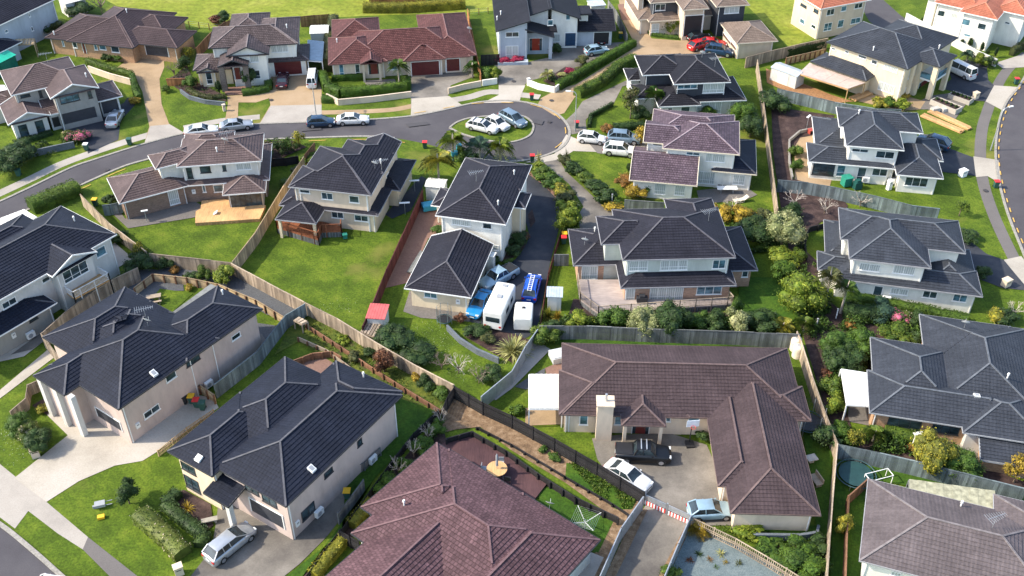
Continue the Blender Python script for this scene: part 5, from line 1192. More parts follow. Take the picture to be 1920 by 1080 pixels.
hedge('shaggy green hedge along the foot of the lower white house', 'green', [(1585, 562), (1660, 574), (1740, 590), (1812, 606)], 1.2, 1.0)
hedge('clipped rounded hedge below the dark glass windows on the right', 'moss', [(1655, 812), (1722, 830)], 1.6, 1.2)
hedge('low clipped hedge around the beige forecourt at the top', 'green', [(1198, 38), (1206, 56), (1224, 68), (1272, 74)], .5, .6)
hedge('low dark hedge around the small lawn beside the charcoal house', 'dark', [(1148, 199), (1108, 220), (1104, 240)], .5, .7)
hedge('dark clipped hedge on the small lawn above the purple roof', 'dark', [(1150, 244), (1180, 242), (1206, 240)], 1.2, 1.0)
hedge('bronze hedge in the garden of the stone pillared house', 'olive', [(352, 170), (375, 182), (400, 186), (424, 184)], .8, .6)
hedge('green hedge beside the driveway of the white house at top left', 'green', [(455, 178), (480, 175), (504, 170), (505, 158)], 1.2, .9)
hedge('small orange tinted hedge beside the terracotta corner house', 'olive', [(1895, 104), (1910, 95), (1925, 88)], .8, 1.3)
hedge('dark hedge in front of the white gable of the grey house', 'dark', [(28, 272), (60, 264), (98, 252)], .8, .7)
hedge('hedge behind the pine crib wall at the top right', 'dark', [(1473, 107), (1510, 99), (1545, 91)], .6, 1.5)
hedge('green climbers in front of the fence at the lower white house garden', 'dark', [(1580, 590), (1625, 600), (1660, 604)], 1.6, 1.6)
GD = 'garden shrubs and trees'
for a in [
 ('big', 'pale', 1464, 462, 2.3, 4.3, 'pale variegated round tree on the edge of the brown mulch garden'),
 ('round', 'lime', 1468, 497, 1.6, 1.9, 'bright green ball shrub, upper of the pair below the pale round tree'),
 ('round', 'bright', 1464, 520, 1.6, 1.9, 'bright green ball shrub, lower of the pair below the pale round tree'),
 ('big', 'lime', 1497, 580, 2.7, 4.2, 'bushy light green tree beside the two thin palms'),
 ('round', 'moss', 1496, 490, 1.0, 1.6, 'small mossy shrub right of the two ball shrubs'),
 ('palm', 'olive', 1543, 582, 2.0, 6.0, 'tall thin palm with a curved pale trunk in the garden right of centre'),
 ('palm', 'green', 1576, 588, 1.8, 4.6, 'shorter palm standing right of the tall thin palm'),
 ('palm', 'yellow', 1466, 622, 1.8, 1.3, 'yellowish tree fern behind the end of the silvered fence'),
 ('palm', 'moss', 1506, 622, 1.9, 1.6, 'mossy green tree fern by the water tank fence corner'),
 ('round', 'dark', 1525, 560, 1.4, 1.8, 'dark shrub between the bushy tree and the tall palm'),
 ('round', 'lime', 1085, 612, 1.5, 1.6, 'round lime shrub at the left end of the deck row'),
 ('round', 'green', 1152, 612, 1.6, 2.4, 'mid green shrub between the lime and pale shrubs of the deck row'),
 ('big', 'pale', 1205, 622, 1.8, 2.9, 'pale creamy round shrub in the deck row, the larger one'),
 ('big', 'dark', 1260, 625, 2.1, 3.6, 'tall dark bushy conifer in the middle of the deck row'),
 ('round', 'green', 1303, 615, 1.5, 2.0, 'green shrub right of the tall dark conifer'),
 ('round', 'dark', 1342, 616, 1.7, 1.9, 'dark wide shrub near the right end of the deck row'),
 ('round', 'pale', 1380, 618, 1.5, 2.4, 'pale creamy shrub at the right end of the deck row'),
 ('round', 'dark', 1425, 612, 1.9, 1.8, 'low dark shrub past the right end of the deck row'),
 ('round', 'green', 1376, 594, .9, 2.4, 'small green shrub rising behind the pale right end shrub'),
 ('flax', 'yellow', 1027, 596, 1.2, 2.0, 'yellow green cabbage plant beside the grey garden shed, left one'),
 ('flax', 'gold', 1045, 600, 1.1, 2.0, 'yellow green cabbage plant beside the grey garden shed, right one'),
 ('flax', 'straw', 962, 662, 3.0, 2.6, 'big straw coloured flax clump below the white caravan'),
 ('round', 'moss', 1019, 642, 1.3, 2.0, 'mossy shrub at the fence corner left of the brown roof'),
 ('round', 'dark', 1036, 630, 1.2, 1.8, 'dark shrub at the fence corner left of the brown roof'),
 ('big', 'dark', 741, 652, 1.9, 2.1, 'dark wide bush beside the red roofed shed, upper of two'),
 ('big', 'dark', 786, 674, 1.7, 1.9, 'dark wide bush beside the long fence, lower of two'),
 ('round', 'red', 721, 698, 1.4, 2.6, 'russet brown bush on the weedy bank'),
 ('small', 'gold', 778, 713, .7, .9, 'small golden ball plant on the weedy bank'),
 ('round', 'dark', 800, 728, 1.0, 1.5, 'dark shrub right of the golden ball plant'),
 ('round', 'green', 824, 744, 1.2, 1.2, 'green shrub at the lower end of the weedy bank'),
 ('small', 'olive', 663, 674, .9, 1.0, 'olive scrub in the middle of the weedy bank'),
 ('small', 'dark', 690, 668, .8, .9, 'small dark scrub above the russet bush'),
 ('small', 'lime', 640, 640, .8, .7, 'lime scrub near the top of the weedy bank'),
 ('bare', 'twigp', 860, 700, 1.8, 2.2, 'pale leafless bush at the pointed end of the lawn'),
 ('bare', 'twig', 828, 692, 1.6, 1.8, 'brown leafless bush left of the pale leafless bush'),
 ('bare', 'twig', 898, 718, 1.6, 2.0, 'brown leafless bush near the steel fence'),
 ('round', 'dark', 922, 712, 1.1, 1.4, 'dark shrub close to the slanting steel fence'),
 ('round', 'dark', 895, 628, 1.2, 1.2, 'dark shrub in the bed below the motorhome'),
 ('small', 'olive', 915, 642, .9, 1.0, 'olive shrub in the bed below the motorhome'),
 ('small', 'red', 862, 604, .7, 1.0, 'reddish shrub in the bed beside the blue car patio'),
 ('big', 'green', 40, 812, 1.3, 2.0, 'green rose bush at the upper end of the left front bed'),
 ('big', 'rose', 58, 822, 1.3, 1.7, 'flowering rose bush in the middle of the left front bed'),
 ('big', 'dark', 75, 842, 1.4, 2.0, 'dark rose bush at the lower end of the left front bed'),
 ('small', 'yellow', 80, 772, .7, .7, 'small yellow plant by the beige entry pillars'),
 ('round', 'dark', 243, 944, 1.1, 2.4, 'small dark round tree alone on the front lawn'),
 ('tuft', 'gold', 352, 955, 1.3, 1.3, 'golden grass clump in the bed by the black roofed house'),
 ('round', 'bright', 817, 812, 1.1, 1.2, 'bright green ball shrub beside the deck corner, topmost of four'),
 ('round', 'bright', 794, 846, 1.1, 1.2, 'bright green ball shrub, second of four down the black fence'),
 ('round', 'bright', 760, 882, 1.0, 1.1, 'bright green ball shrub, third of four down the black fence'),
 ('round', 'bright', 732, 916, 1.2, 1.3, 'bright green ball shrub, lowest of four down the black fence'),
 ('bare', 'twigp', 827, 800, 1.1, 2.6, 'leafless sapling at the top of the black fence garden'),
 ('bare', 'twigp', 803, 828, 1.1, 2.4, 'leafless sapling between the two upper ball shrubs'),
 ('bare', 'twigp', 776, 858, 1.1, 2.4, 'leafless sapling between the second and third ball shrubs'),
 ('bare', 'twigp', 748, 892, 1.1, 2.6, 'leafless sapling between the two lower ball shrubs'),
 ('palm', 'yellow', 823, 345, 2.9, 4.6, 'feathery palm with a brown trunk on the lawn by the white shed'),
 ('palm', 'lime', 850, 302, 2.6, 4.2, 'palm at the left of the clump behind the narrow white house'),
 ('palm', 'blue', 900, 305, 2.6, 3.4, 'blue green palm in the middle of the clump behind the narrow white house'),
 ('palm', 'lime', 938, 308, 2.5, 3.6, 'palm at the right of the clump behind the narrow white house'),
 ('small', 'green', 870, 300, 1.4, 1.8, 'green shrub under the palm clump'),
 ('palm', 'green', 1226, 214, 2.5, 4.2, 'palm in front of the charcoal clad house, right one'),
 ('loose', 'olive', 1182, 222, 2.0, 5.0, 'loose olive tree in front of the charcoal clad house, left one'),
 ('flax', 'straw', 1010, 312, 1.1, 3.0, 'small cabbage tree at the top of the shared lane, left side'),
 ('flax', 'olive', 1062, 304, 1.0, 2.6, 'small cabbage tree at the top of the shared lane, right side'),
 ('round', 'dark', 1200, 226, 1.3, 2.2, 'dark shrub below the palms of the charcoal house'),
 ('round', 'bright', 1321, 220, 1.7, 1.8, 'bright shrub in front of the charcoal house windows'),
 ('big', 'bright', 1390, 232, 2.0, 3.0, 'round green tree right of the purple roof'),
 ('big', 'dark', 1406, 256, 1.9, 3.0, 'dark tree right of the purple roof'),
 ('round', 'orange', 1137, 246, 1.0, 1.0, 'orange flowering shrub on the small lawn beside the parked cars'),
 ('loose', 'gold', 1202, 272, 1.6, 3.2, 'golden leaved tree beside the white parked cars'),
 ('round', 'orange', 1172, 352, 1.3, 1.6, 'orange flowering bush at the left end of the low front wing'),
 ('round', 'gold', 1190, 368, 1.5, 1.6, 'yellow flowering bush below the low front wing'),
 ('round', 'green', 1211, 364, 1.1, 1.9, 'green bush right of the yellow flowering bush'),
 ('small', 'yellow', 1172, 338, .8, 1.2, 'tiny yellow bush above the orange flowering bush'),
 ('cone', 'dark', 1178, 325, .5, 2.2, 'slim dark conifer at the edge of the square lawn'),
 ('small', 'lime', 1005, 325, 1.5, 1.4, 'lime shrub at the top of the lane garden'),
 ('small', 'moss', 1020, 338, 1.6, 1.5, 'mossy shrub, second down the lane garden'),
 ('small', 'green', 1035, 352, 1.5, 1.6, 'green shrub, third down the lane garden'),
 ('small', 'yellow', 1048, 364, 1.5, 1.4, 'yellow green shrub, fourth down the lane garden'),
 ('small', 'olive', 1060, 378, 1.4, 1.5, 'olive shrub, fifth down the lane garden'),
 ('tuft', 'straw', 1075, 385, 1.4, 1.6, 'straw grass clump near the bend of the lane'),
 ('small', 'lime', 1060, 400, 1.5, 1.7, 'lime shrub beside the bend of the lane'),
 ('round', 'lime', 1066, 430, 1.7, 2.6, 'larger lime bush at the lower end of the lane garden'),
 ('small', 'olive', 1060, 310, 1.2, 1.2, 'olive shrub on the right bank of the lane, topmost'),
 ('small', 'dark', 1080, 325, 1.5, 1.5, 'dark shrub on the right bank of the lane, below the olive one'),
 ('small', 'moss', 1094, 342, 1.3, 1.2, 'mossy shrub halfway down the right bank of the lane'),
 ('small', 'dark', 1112, 358, 1.6, 1.4, 'dark spreading shrub lower down the right bank of the lane'),
 ('small', 'dark', 1138, 375, 1.5, 1.6, 'dark shrub near the foot of the right bank of the lane'),
 ('small', 'gold', 1150, 394, 1.4, .7, 'low golden groundcover at the foot of the lane'),
 ('round', 'gold', 1352, 414, 1.6, 2.2, 'bright yellow flowering bush behind the dark roof, left one'),
 ('round', 'gold', 1388, 420, 1.7, 2.2, 'bright yellow flowering bush behind the dark roof, right one'),
 ('big', 'dark', 1412, 452, 2.4, 2.6, 'large dark green bush below the yellow flowering bushes'),
 ('bare', 'twigp', 1372, 396, 1.6, 2.2, 'pale leafless shrub above the yellow flowering bushes'),
 ('round', 'olive', 1425, 420, 1.5, 2.0, 'olive bush by the long pale fence'),
 ('cone', 'dark', 412, 178, .7, 3.4, 'slim conifer against the stone entry pillar'),
 ('round', 'dark', 470, 166, 1.3, 3.0, 'dark bush beside the entry of the stone pillared house'),
 ('round', 'green', 360, 166, 1.1, 1.8, 'green bush left of the stone pillared house'),
 ('loose', 'yellow', 352, 112, 1.6, 2.4, 'yellow green tree behind the brown fence of the stone pillared house'),
 ('bare', 'twig', 328, 145, 1.4, 3.0, 'leafless tree beside the tan driveway'),
 ('round', 'dark', 345, 128, 1.3, 1.8, 'dark bush behind the leafless tree by the tan driveway'),
 ('small', 'green', 222, 112, 1.4, 1.1, 'green shrub by the entry of the brick bungalow'),
 ('small', 'dark', 205, 112, 1.2, 1.1, 'dark shrub under the windows of the brick bungalow'),
 ('round', 'moss', 312, 172, .8, .9, 'mossy small shrub beside the white rail of the tan driveway'),
 ('small', 'gold', 251, 195, 1.1, .9, 'golden shrub beside the dark driveway'),
 ('palm', 'moss', 749, 158, 2.1, 4.0, 'slim palm in front of the maroon tiled bungalow'),
 ('palm', 'green', 886, 146, 1.7, 2.6, 'small palm by the orange fence'),
 ('round', 'bright', 914, 150, 1.2, 2.0, 'round topiary tree with yellow top, left one behind the white wall'),
 ('round', 'lime', 928, 150, 1.0, 2.1, 'round topiary tree with yellow top, right one behind the white wall'),
 ('cone', 'dark', 1095, 178, .55, 2.7, 'slim dark cypress at the lower end of the lane hedge'),
 ('cone', 'dark', 1125, 164, .6, 2.7, 'slim dark cypress halfway along the lane hedge'),
 ('palm', 'straw', 1027, 150, 1.5, 1.4, 'small palm in the succulent corner garden'),
 ('small', 'dark', 1036, 152, .6, .9, 'dark succulent beside the small palm of the corner garden'),
 ('small', 'magenta', 1070, 136, .9, .6, 'magenta succulent in the corner garden'),
 ('small', 'straw', 1055, 142, .9, .5, 'straw coloured succulent in the corner garden'),
 ('round', 'olive', 1092, 122, 1.1, 1.4, 'olive bush by the light blue car'),
 ('round', 'dark', 1042, 100, 1.0, 1.6, 'dark bush in the curved bed of the modern house'),
 ('small', 'magenta', 946, 117, 1.3, .9, 'magenta flowers in the planter of the modern house, left clump'),
 ('small', 'magenta', 968, 117, 1.3, .9, 'magenta flowers in the planter of the modern house, right clump'),
 ('loose', 'yellow', 1245, 62, 1.6, 2.8, 'yellow green small tree, left one before the beige charcoal house'),
 ('loose', 'lime', 1262, 64, 1.5, 2.8, 'yellow green small tree, right one before the beige charcoal house'),
 ('bare', 'twig', 192, 26, 3.4, 4.6, 'large leafless tree at the paddock edge behind the brick bungalow'),
 ('big', 'dark', 152, 28, 2.4, 2.2, 'dark bush mass left of the large leafless tree'),
 ('round', 'olive', 112, 62, 1.6, 1.8, 'olive bush between the blue grey house and brick bungalow'),
 ('round', 'dark', 85, 66, 1.7, 2.0, 'dark bush at the left end of the brick bungalow'),
 ('round', 'dark', 422, 42, 1.4, 1.8, 'dark bush at the paddock corner behind the mottled roof'),
 ('small', 'red', 405, 46, 1.4, 1.4, 'russet scrub at the paddock corner'),
 ('palm', 'blue', 1812, 114, 1.6, 1.4, 'blue green spiky plant near the white van'),
 ('round', 'lime', 1838, 122, 1.4, 1.8, 'lime shrub with yellow flowers near the white van'),
 ('round', 'dark', 1851, 126, 1.2, 1.6, 'dark shrub right of the lime shrub near the white van'),
 ('round', 'dark', 1450, 206, 2.3, 2.6, 'dark round tree at the upper corner of the mulch garden'),
 ('small', 'yellow', 1648, 198, 1.3, 1.2, 'yellow shrub below the cream house, left one of the row'),
 ('small', 'bright', 1668, 200, 1.5, 1.3, 'bright green shrub below the cream house, middle of the row'),
 ('small', 'lime', 1690, 202, 1.4, 1.2, 'lime shrub below the cream house, right one of the row'),
 ('small', 'gold', 1695, 185, 1.0, 1.0, 'golden shrub against the corner of the cream house'),
 ('round', 'moss', 1492, 292, 1.0, 1.5, 'mossy shrub inside the curved garden wall, upper one'),
 ('round', 'green', 1492, 318, 1.0, 1.4, 'green shrub inside the curved garden wall, lower one'),
 ('big', 'yellow', 1742, 882, 2.1, 4.0, 'bright yellow green tree above the bluish fence'),
 ('big', 'green', 1790, 888, 1.8, 2.6, 'green bush right of the bright yellow green tree'),
 ('bare', 'twig', 1775, 862, 1.5, 2.4, 'brown leafless shrub behind the bright yellow green tree'),
 ('loose', 'gold', 1900, 905, 1.5, 3.2, 'small golden leaved tree at the right edge by the fence'),
 ('loose', 'yellow', 1597, 842, 1.0, 2.6, 'slender yellow tree at the left end of the bluish fence'),
 ('round', 'bright', 1578, 822, 1.2, 1.4, 'bright green shrub at the left end of the bluish fence'),
 ('palm', 'moss', 1636, 828, 1.6, 1.6, 'mossy palm beside the brick patio on the right'),
 ('small', 'orange', 1710, 842, .8, .7, 'small orange flowers near the yellow green tree'),
 ('round', 'yellow', 1580, 1000, 1.0, 2.0, 'yellow shrub on the narrow lawn by the long pale fence'),
 ('round', 'dark', 1545, 835, 1.6, 1.9, 'dark bush between the brown roof and the long pale fence'),
 ('round', 'green', 1485, 1052, 1.9, 1.4, 'green vegetable bush in the bottom garden, left one'),
 ('round', 'bright', 1515, 1068, 1.9, 1.4, 'green vegetable bush in the bottom garden, right one'),
 ('small', 'green', 1440, 1036, 1.4, .9, 'low herb clump in the bottom garden'),
 ('small', 'lime', 1400, 1000, 1.4, .9, 'lime weeds at the foot of the dark block wall'),
 ('small', 'dark', 1530, 1030, 1.2, 1.0, 'dark herb clump in the bottom garden beside the fence'),
 ('round', 'dark', 1563, 700, 1.5, 2.4, 'dark bush left of the white carport, upper one'),
 ('round', 'moss', 1560, 738, 1.2, 1.8, 'mossy round bush left of the white carport'),
 ('round', 'lime', 1562, 770, 1.2, 1.8, 'lime bush left of the white carport, lowest one'),
 ('small', 'red', 1553, 705, .9, 1.0, 'rusty shrub beside the mossy round bush'),
 ('big', 'green', 1565, 664, 1.8, 2.6, 'green tree beside the mulch steps'),
 ('big', 'bright', 1608, 662, 1.8, 2.8, 'bright green tree between mulch steps and the grey roof'),
 ('big', 'dark', 1590, 685, 1.8, 2.4, 'dark tree between mulch steps and the grey roof'),
 ('round', 'orange', 1596, 616, .8, .9, 'orange flowering shrub at the top of the mulch steps'),
 ('round', 'moss', 1682, 635, 1.7, 1.5, 'mossy dome shrub beside the first satellite dish'),
 ('round', 'dark', 1716, 642, 1.0, 1.4, 'dark shrub beside the first satellite dish'),
 ('round', 'pink', 1682, 604, 1.2, 1.4, 'pink flowering shrub behind the grey roof'),
 ('round', 'rose', 1696, 604, .9, 1.3, 'cream flowering shrub behind the grey roof'),
 ('round', 'dark', 1722, 612, 1.5, 1.6, 'dark shrub behind the corner of the grey roof'),
 ('round', 'blue', 1650, 594, 1.8, 1.6, 'blue green bush in front of the lower white house'),
 ('bare', 'twigp', 1488, 386, 2.0, 2.0, 'sprawling leafless tree at the foot of the long fence'),
 ('bare', 'twigp', 1545, 402, 1.8, 2.4, 'spreading leafless tree in the mulch garden'),
 ('bare', 'twigp', 1612, 388, 1.8, 2.2, 'pale leafless tree before the stepped grey fence'),
 ('round', 'dark', 1485, 412, 1.6, 2.0, 'dark shrub below the sprawling leafless tree'),
 ('loose', 'moss', 1798, 405, 1.0, 2.4, 'young tree alone on the right hand lawn'),
 ('bare', 'twigp', 1900, 592, 1.6, 1.8, 'leafless shrub by the driveway at the right edge'),
 ('small', 'yellow', 1862, 600, 1.3, 1.4, 'yellow green shrub right of the lower white house'),
 ('small', 'dark', 1882, 606, 1.5, 1.4, 'dark shrub right of the lower white house'),
 ('round', 'dark', 1840, 522, 1.0, 1.4, 'dark shrub at the corner of the lower white house by its drive'),
 ('round', 'dark', 1812, 450, 1.3, 1.2, 'dark shrub at the start of the lower dark drive'),
 ('big', 'dark', 22, 320, 2.6, 3.0, 'large dark bush at the left edge above the footpath'),
 ('big', 'dark', 40, 300, 2.2, 2.4, 'second large dark bush beside the stone retaining wall'),
 ('round', 'pink', 150, 264, 1.4, 1.4, 'pink flowering shrub at the corner of the dark driveway'),
 ('small', 'rose', 128, 262, 1.4, 1.2, 'pale flowering shrub left of the pink flowering shrub'),
 ('round', 'dark', 208, 382, .9, 1.3, 'round dark shrub beside the brown brick garage'),
 ('small', 'dark', 502, 290, 1.2, 1.4, 'dark shrub in the sunken garden, nearest the brown brick house'),
 ('loose', 'dark', 522, 288, 1.3, 2.2, 'small dark tree in the sunken garden, left one'),
 ('loose', 'green', 545, 284, 1.3, 2.2, 'small green tree in the sunken garden, middle one'),
 ('loose', 'yellow', 561, 272, 1.2, 2.4, 'small yellow tree in the sunken garden, right one'),
 ('small', 'moss', 582, 302, 1.3, 1.0, 'mossy shrub along the tan fence, upper one'),
 ('small', 'olive', 560, 325, 1.2, 1.0, 'olive shrub along the tan fence, middle one'),
 ('small', 'moss', 535, 352, 1.2, 1.0, 'mossy shrub along the tan fence, lower one'),
 ('round', 'dark', 311, 502, 1.1, 1.5, 'round dark bush on the grey gravel strip'),
 ('small', 'orange', 330, 512, .7, .8, 'orange shrub on the grey gravel strip'),
 ('round', 'moss', 385, 522, 1.1, 1.6, 'mossy bush on the grey gravel strip'),
 ('round', 'lime', 422, 528, 1.4, 2.0, 'lime bush on the grey gravel strip'),
 ('small', 'dark', 362, 524, .9, .9, 'low dark shrub on the grey gravel strip'),
 ('small', 'gold', 354, 542, .6, .6, 'golden plant at the foot of the curved retaining wall'),
 ('round', 'dark', 265, 506, 1.6, 2.0, 'dark bush at the corner of three fences'),
 ('loose', 'yellow', 268, 488, 1.0, 2.6, 'yellow tree at the corner of three fences'),
 ('small', 'dark', 220, 452, 1.4, 1.2, 'dark shrub between the pale fence and the blue roof'),
 ('small', 'green', 825, 438, 1.0, 1.1, 'green shrub by the brick courtyard'),
 ('round', 'dark', 973, 458, 1.3, 1.3, 'dark bush beside the narrow white house, upper one'),
 ('round', 'dark', 963, 478, 1.2, 1.1, 'dark bush beside the narrow white house, lower one'),
 ('small', 'red', 985, 448, .9, .9, 'reddish shrub at the bend of the dark driveway'),
 ('small', 'green', 953, 494, .7, .7, 'small green shrub at the tip of the driveway bed'),
 ('small', 'dark', 928, 494, .8, .9, 'dark shrub against the foot of the narrow white house'),
 ('palm', 'gold', 1310, 1000, 1.3, .7, 'golden palm at the corner of the blue gravel garden'),
 ('tuft', 'dark', 1309, 1040, .8, .6, 'dark flax on the blue gravel'),
 ('tuft', 'red', 1294, 1052, .8, .6, 'reddish flax on the blue gravel, lower left one'),
 ('tuft', 'straw', 1352, 1040, .9, .7, 'straw coloured grass tuft on the blue gravel'),
 ('tuft', 'orange', 1330, 1050, .7, .5, 'orange tinted flax on the blue gravel'),
 ('tuft', 'gold', 1360, 1056, .6, .5, 'golden tuft on the blue gravel below the straw one'),
 ('tuft', 'olive', 1385, 1058, .8, .5, 'olive flax on the blue gravel, right one'),
 ('tuft', 'green', 1342, 1064, .6, .4, 'small green plant on the blue gravel'),
 ('small', 'moss', 1258, 1078, .9, 1.0, 'mossy shrub at the bottom of the blue gravel'),
 ('small', 'green', 1018, 848, .6, .5, 'small green plant in the bark chip, left one'),
 ('small', 'green', 1040, 862, .6, .5, 'small green plant in the bark chip, right one'),
 ('small', 'bright', 972, 775, .8, 1.0, 'bright shrub beside the tan patio'),
 ('small', 'dark', 1318, 823, .8, .9, 'dark shrub beside the basketball hoop'),
 ('cone', 'dark', 1726, 47, .5, 1.9, None), ('cone', 'dark', 1746, 53, .5, 1.7, None), ('cone', 'dark', 1770, 64, .5, 1.9, None), ('cone', 'dark', 1793, 72, .5, 1.7, None),
 ('cone', 'dark', 1802, 86, .5, 1.7, None), ('cone', 'dark', 1817, 90, .6, 2.5, None), ('cone', 'dark', 1838, 99, .6, 2.6, None), ('cone', 'dark', 1850, 105, .5, 1.8, None), ('cone', 'dark', 1865, 108, .6, 2.6, None),
]:
    if a[6]: plant(*a, group=GD)
    else: plant(*a[:6], 'small dark cypress in the row along the long white boundary wall', group='cypress row along the white wall', name='cypress')
for u, v in [(1172, 30), (1205, 52)]: pass
# weeds, clover and low ground cover on the banks and beds: uncountable
def cover(label, col, polys, name='weeds', hgt=(.08, .3), sz=(.06, .14), thr=-.25, nl=3, mound=0):
    m = MB(); r = random.Random(len(label))
    for poly, n in polys:
        P = [at(u, v, .05) for u, v in poly]; xs = [p.x for p in P]; ys = [p.y for p in P]
        def inside(x, y):
            c = False
            for i in range(len(P)):
                a, b = P[i], P[i - 1]
                if (a.y > y) != (b.y > y) and x < (b.x - a.x) * (y - a.y) / (b.y - a.y) + a.x: c = not c
            return c
        for k in range(n):
            x = r.uniform(min(xs), max(xs)); y = r.uniform(min(ys), max(ys)); q = noise.noise(Vector((x, y, 0)) * .5)
            if inside(x, y) and q > thr:
                for j in range(nl): leafq(m, Vector((x + r.uniform(-.15, .15), y + r.uniform(-.15, .15), r.uniform(*hgt) * (1 + mound * max(0, q - thr)))), (dirr(r) + Vector((0, 0, .5))).normalized(), r.uniform(*sz), r)
    tag(m.build(name, LF[col]), label, 'weeds' if name == 'weeds' else 'ground cover', kind='stuff')
cover('rough weeds and herbs growing over the banks and beds', 'moss', [([(575, 592), (690, 652), (850, 737), (828, 772), (745, 742), (640, 688), (560, 640)], 2600), ([(1066, 868), (1098, 874), (1150, 907), (1193, 937), (1182, 953), (1155, 952), (1120, 928)], 1800), ([(1430, 1030), (1548, 1024), (1546, 1090), (1500, 1090)], 700), ([(1395, 985), (1460, 1008), (1440, 1030), (1320, 985)], 500)])
BEDS = [([(1535, 620), (1600, 600), (1745, 615), (1740, 655), (1640, 690), (1600, 745), (1560, 740)], 3800), ([(1500, 500), (1545, 500), (1560, 600), (1520, 640), (1495, 600)], 1500), ([(1000, 318), (1018, 318), (1050, 345), (1075, 380), (1085, 430), (1058, 445), (1056, 385), (1040, 355)], 2200),
        ([(1055, 300), (1070, 305), (1110, 345), (1160, 385), (1165, 398), (1140, 392), (1095, 345)], 1800), ([(1050, 600), (1430, 605), (1480, 620), (1440, 622), (1050, 616)], 2600), ([(1330, 400), (1440, 400), (1460, 470), (1400, 480), (1370, 430)], 2200), ([(1572, 826), (1655, 805), (1740, 828), (1830, 872), (1800, 885), (1700, 858), (1575, 838)], 1500)]
cover('tangled green ground cover filling the garden beds', 'green', BEDS, 'ground_cover', (.15, .6), (.09, .2), -.1, 4, 2.2)
cover('darker low ground cover between the garden shrubs', 'dark', BEDS + [([(330, 140), (350, 120), (362, 150), (420, 178), (425, 190), (345, 175), (310, 150)], 900), ([(495, 265), (545, 262), (575, 275), (520, 300), (500, 320)], 600), ([(1465, 395), (1500, 398), (1510, 470), (1490, 500)], 800), ([(20, 285), (130, 258), (150, 275), (60, 305)], 900)], 'ground_cover', (.1, .5), (.09, .2), .0, 4, 2)

# ------------------------------------------------------------------ vehicles
def loft(m, rows, cap=True):
    m.grid(rows)
    if cap: m.face(rows[0][::-1]); m.face(rows[-1])
CARS = {  # L, W, H, bonnet height, belt, [x of windscreen base, roof front, roof rear, rear glass base] from the nose, boot height
 'sedan': (4.7, 1.8, 1.44, .88, .96, (1.2, 2.15, 3.3, 4.12), 1.0), 'hatch': (4.0, 1.72, 1.48, .86, .96, (.95, 1.85, 3.2, 3.86), .98),
 'wagon': (4.7, 1.78, 1.5, .9, .98, (1.2, 2.1, 3.95, 4.56), .98), 'suv': (4.6, 1.86, 1.7, 1.02, 1.12, (1.1, 2.0, 3.75, 4.45), 1.1),
 'ute': (5.2, 1.86, 1.78, 1.1, 1.2, (1.35, 2.0, 3.2, 3.5), 1.15), 'mpv': (4.75, 1.8, 1.6, .92, 1.02, (.85, 2.05, 4.0, 4.62), 1.02), 'van': (4.9, 1.75, 2.0, 1.1, 1.2, (.35, .95, 4.7, 4.86), 1.18)}
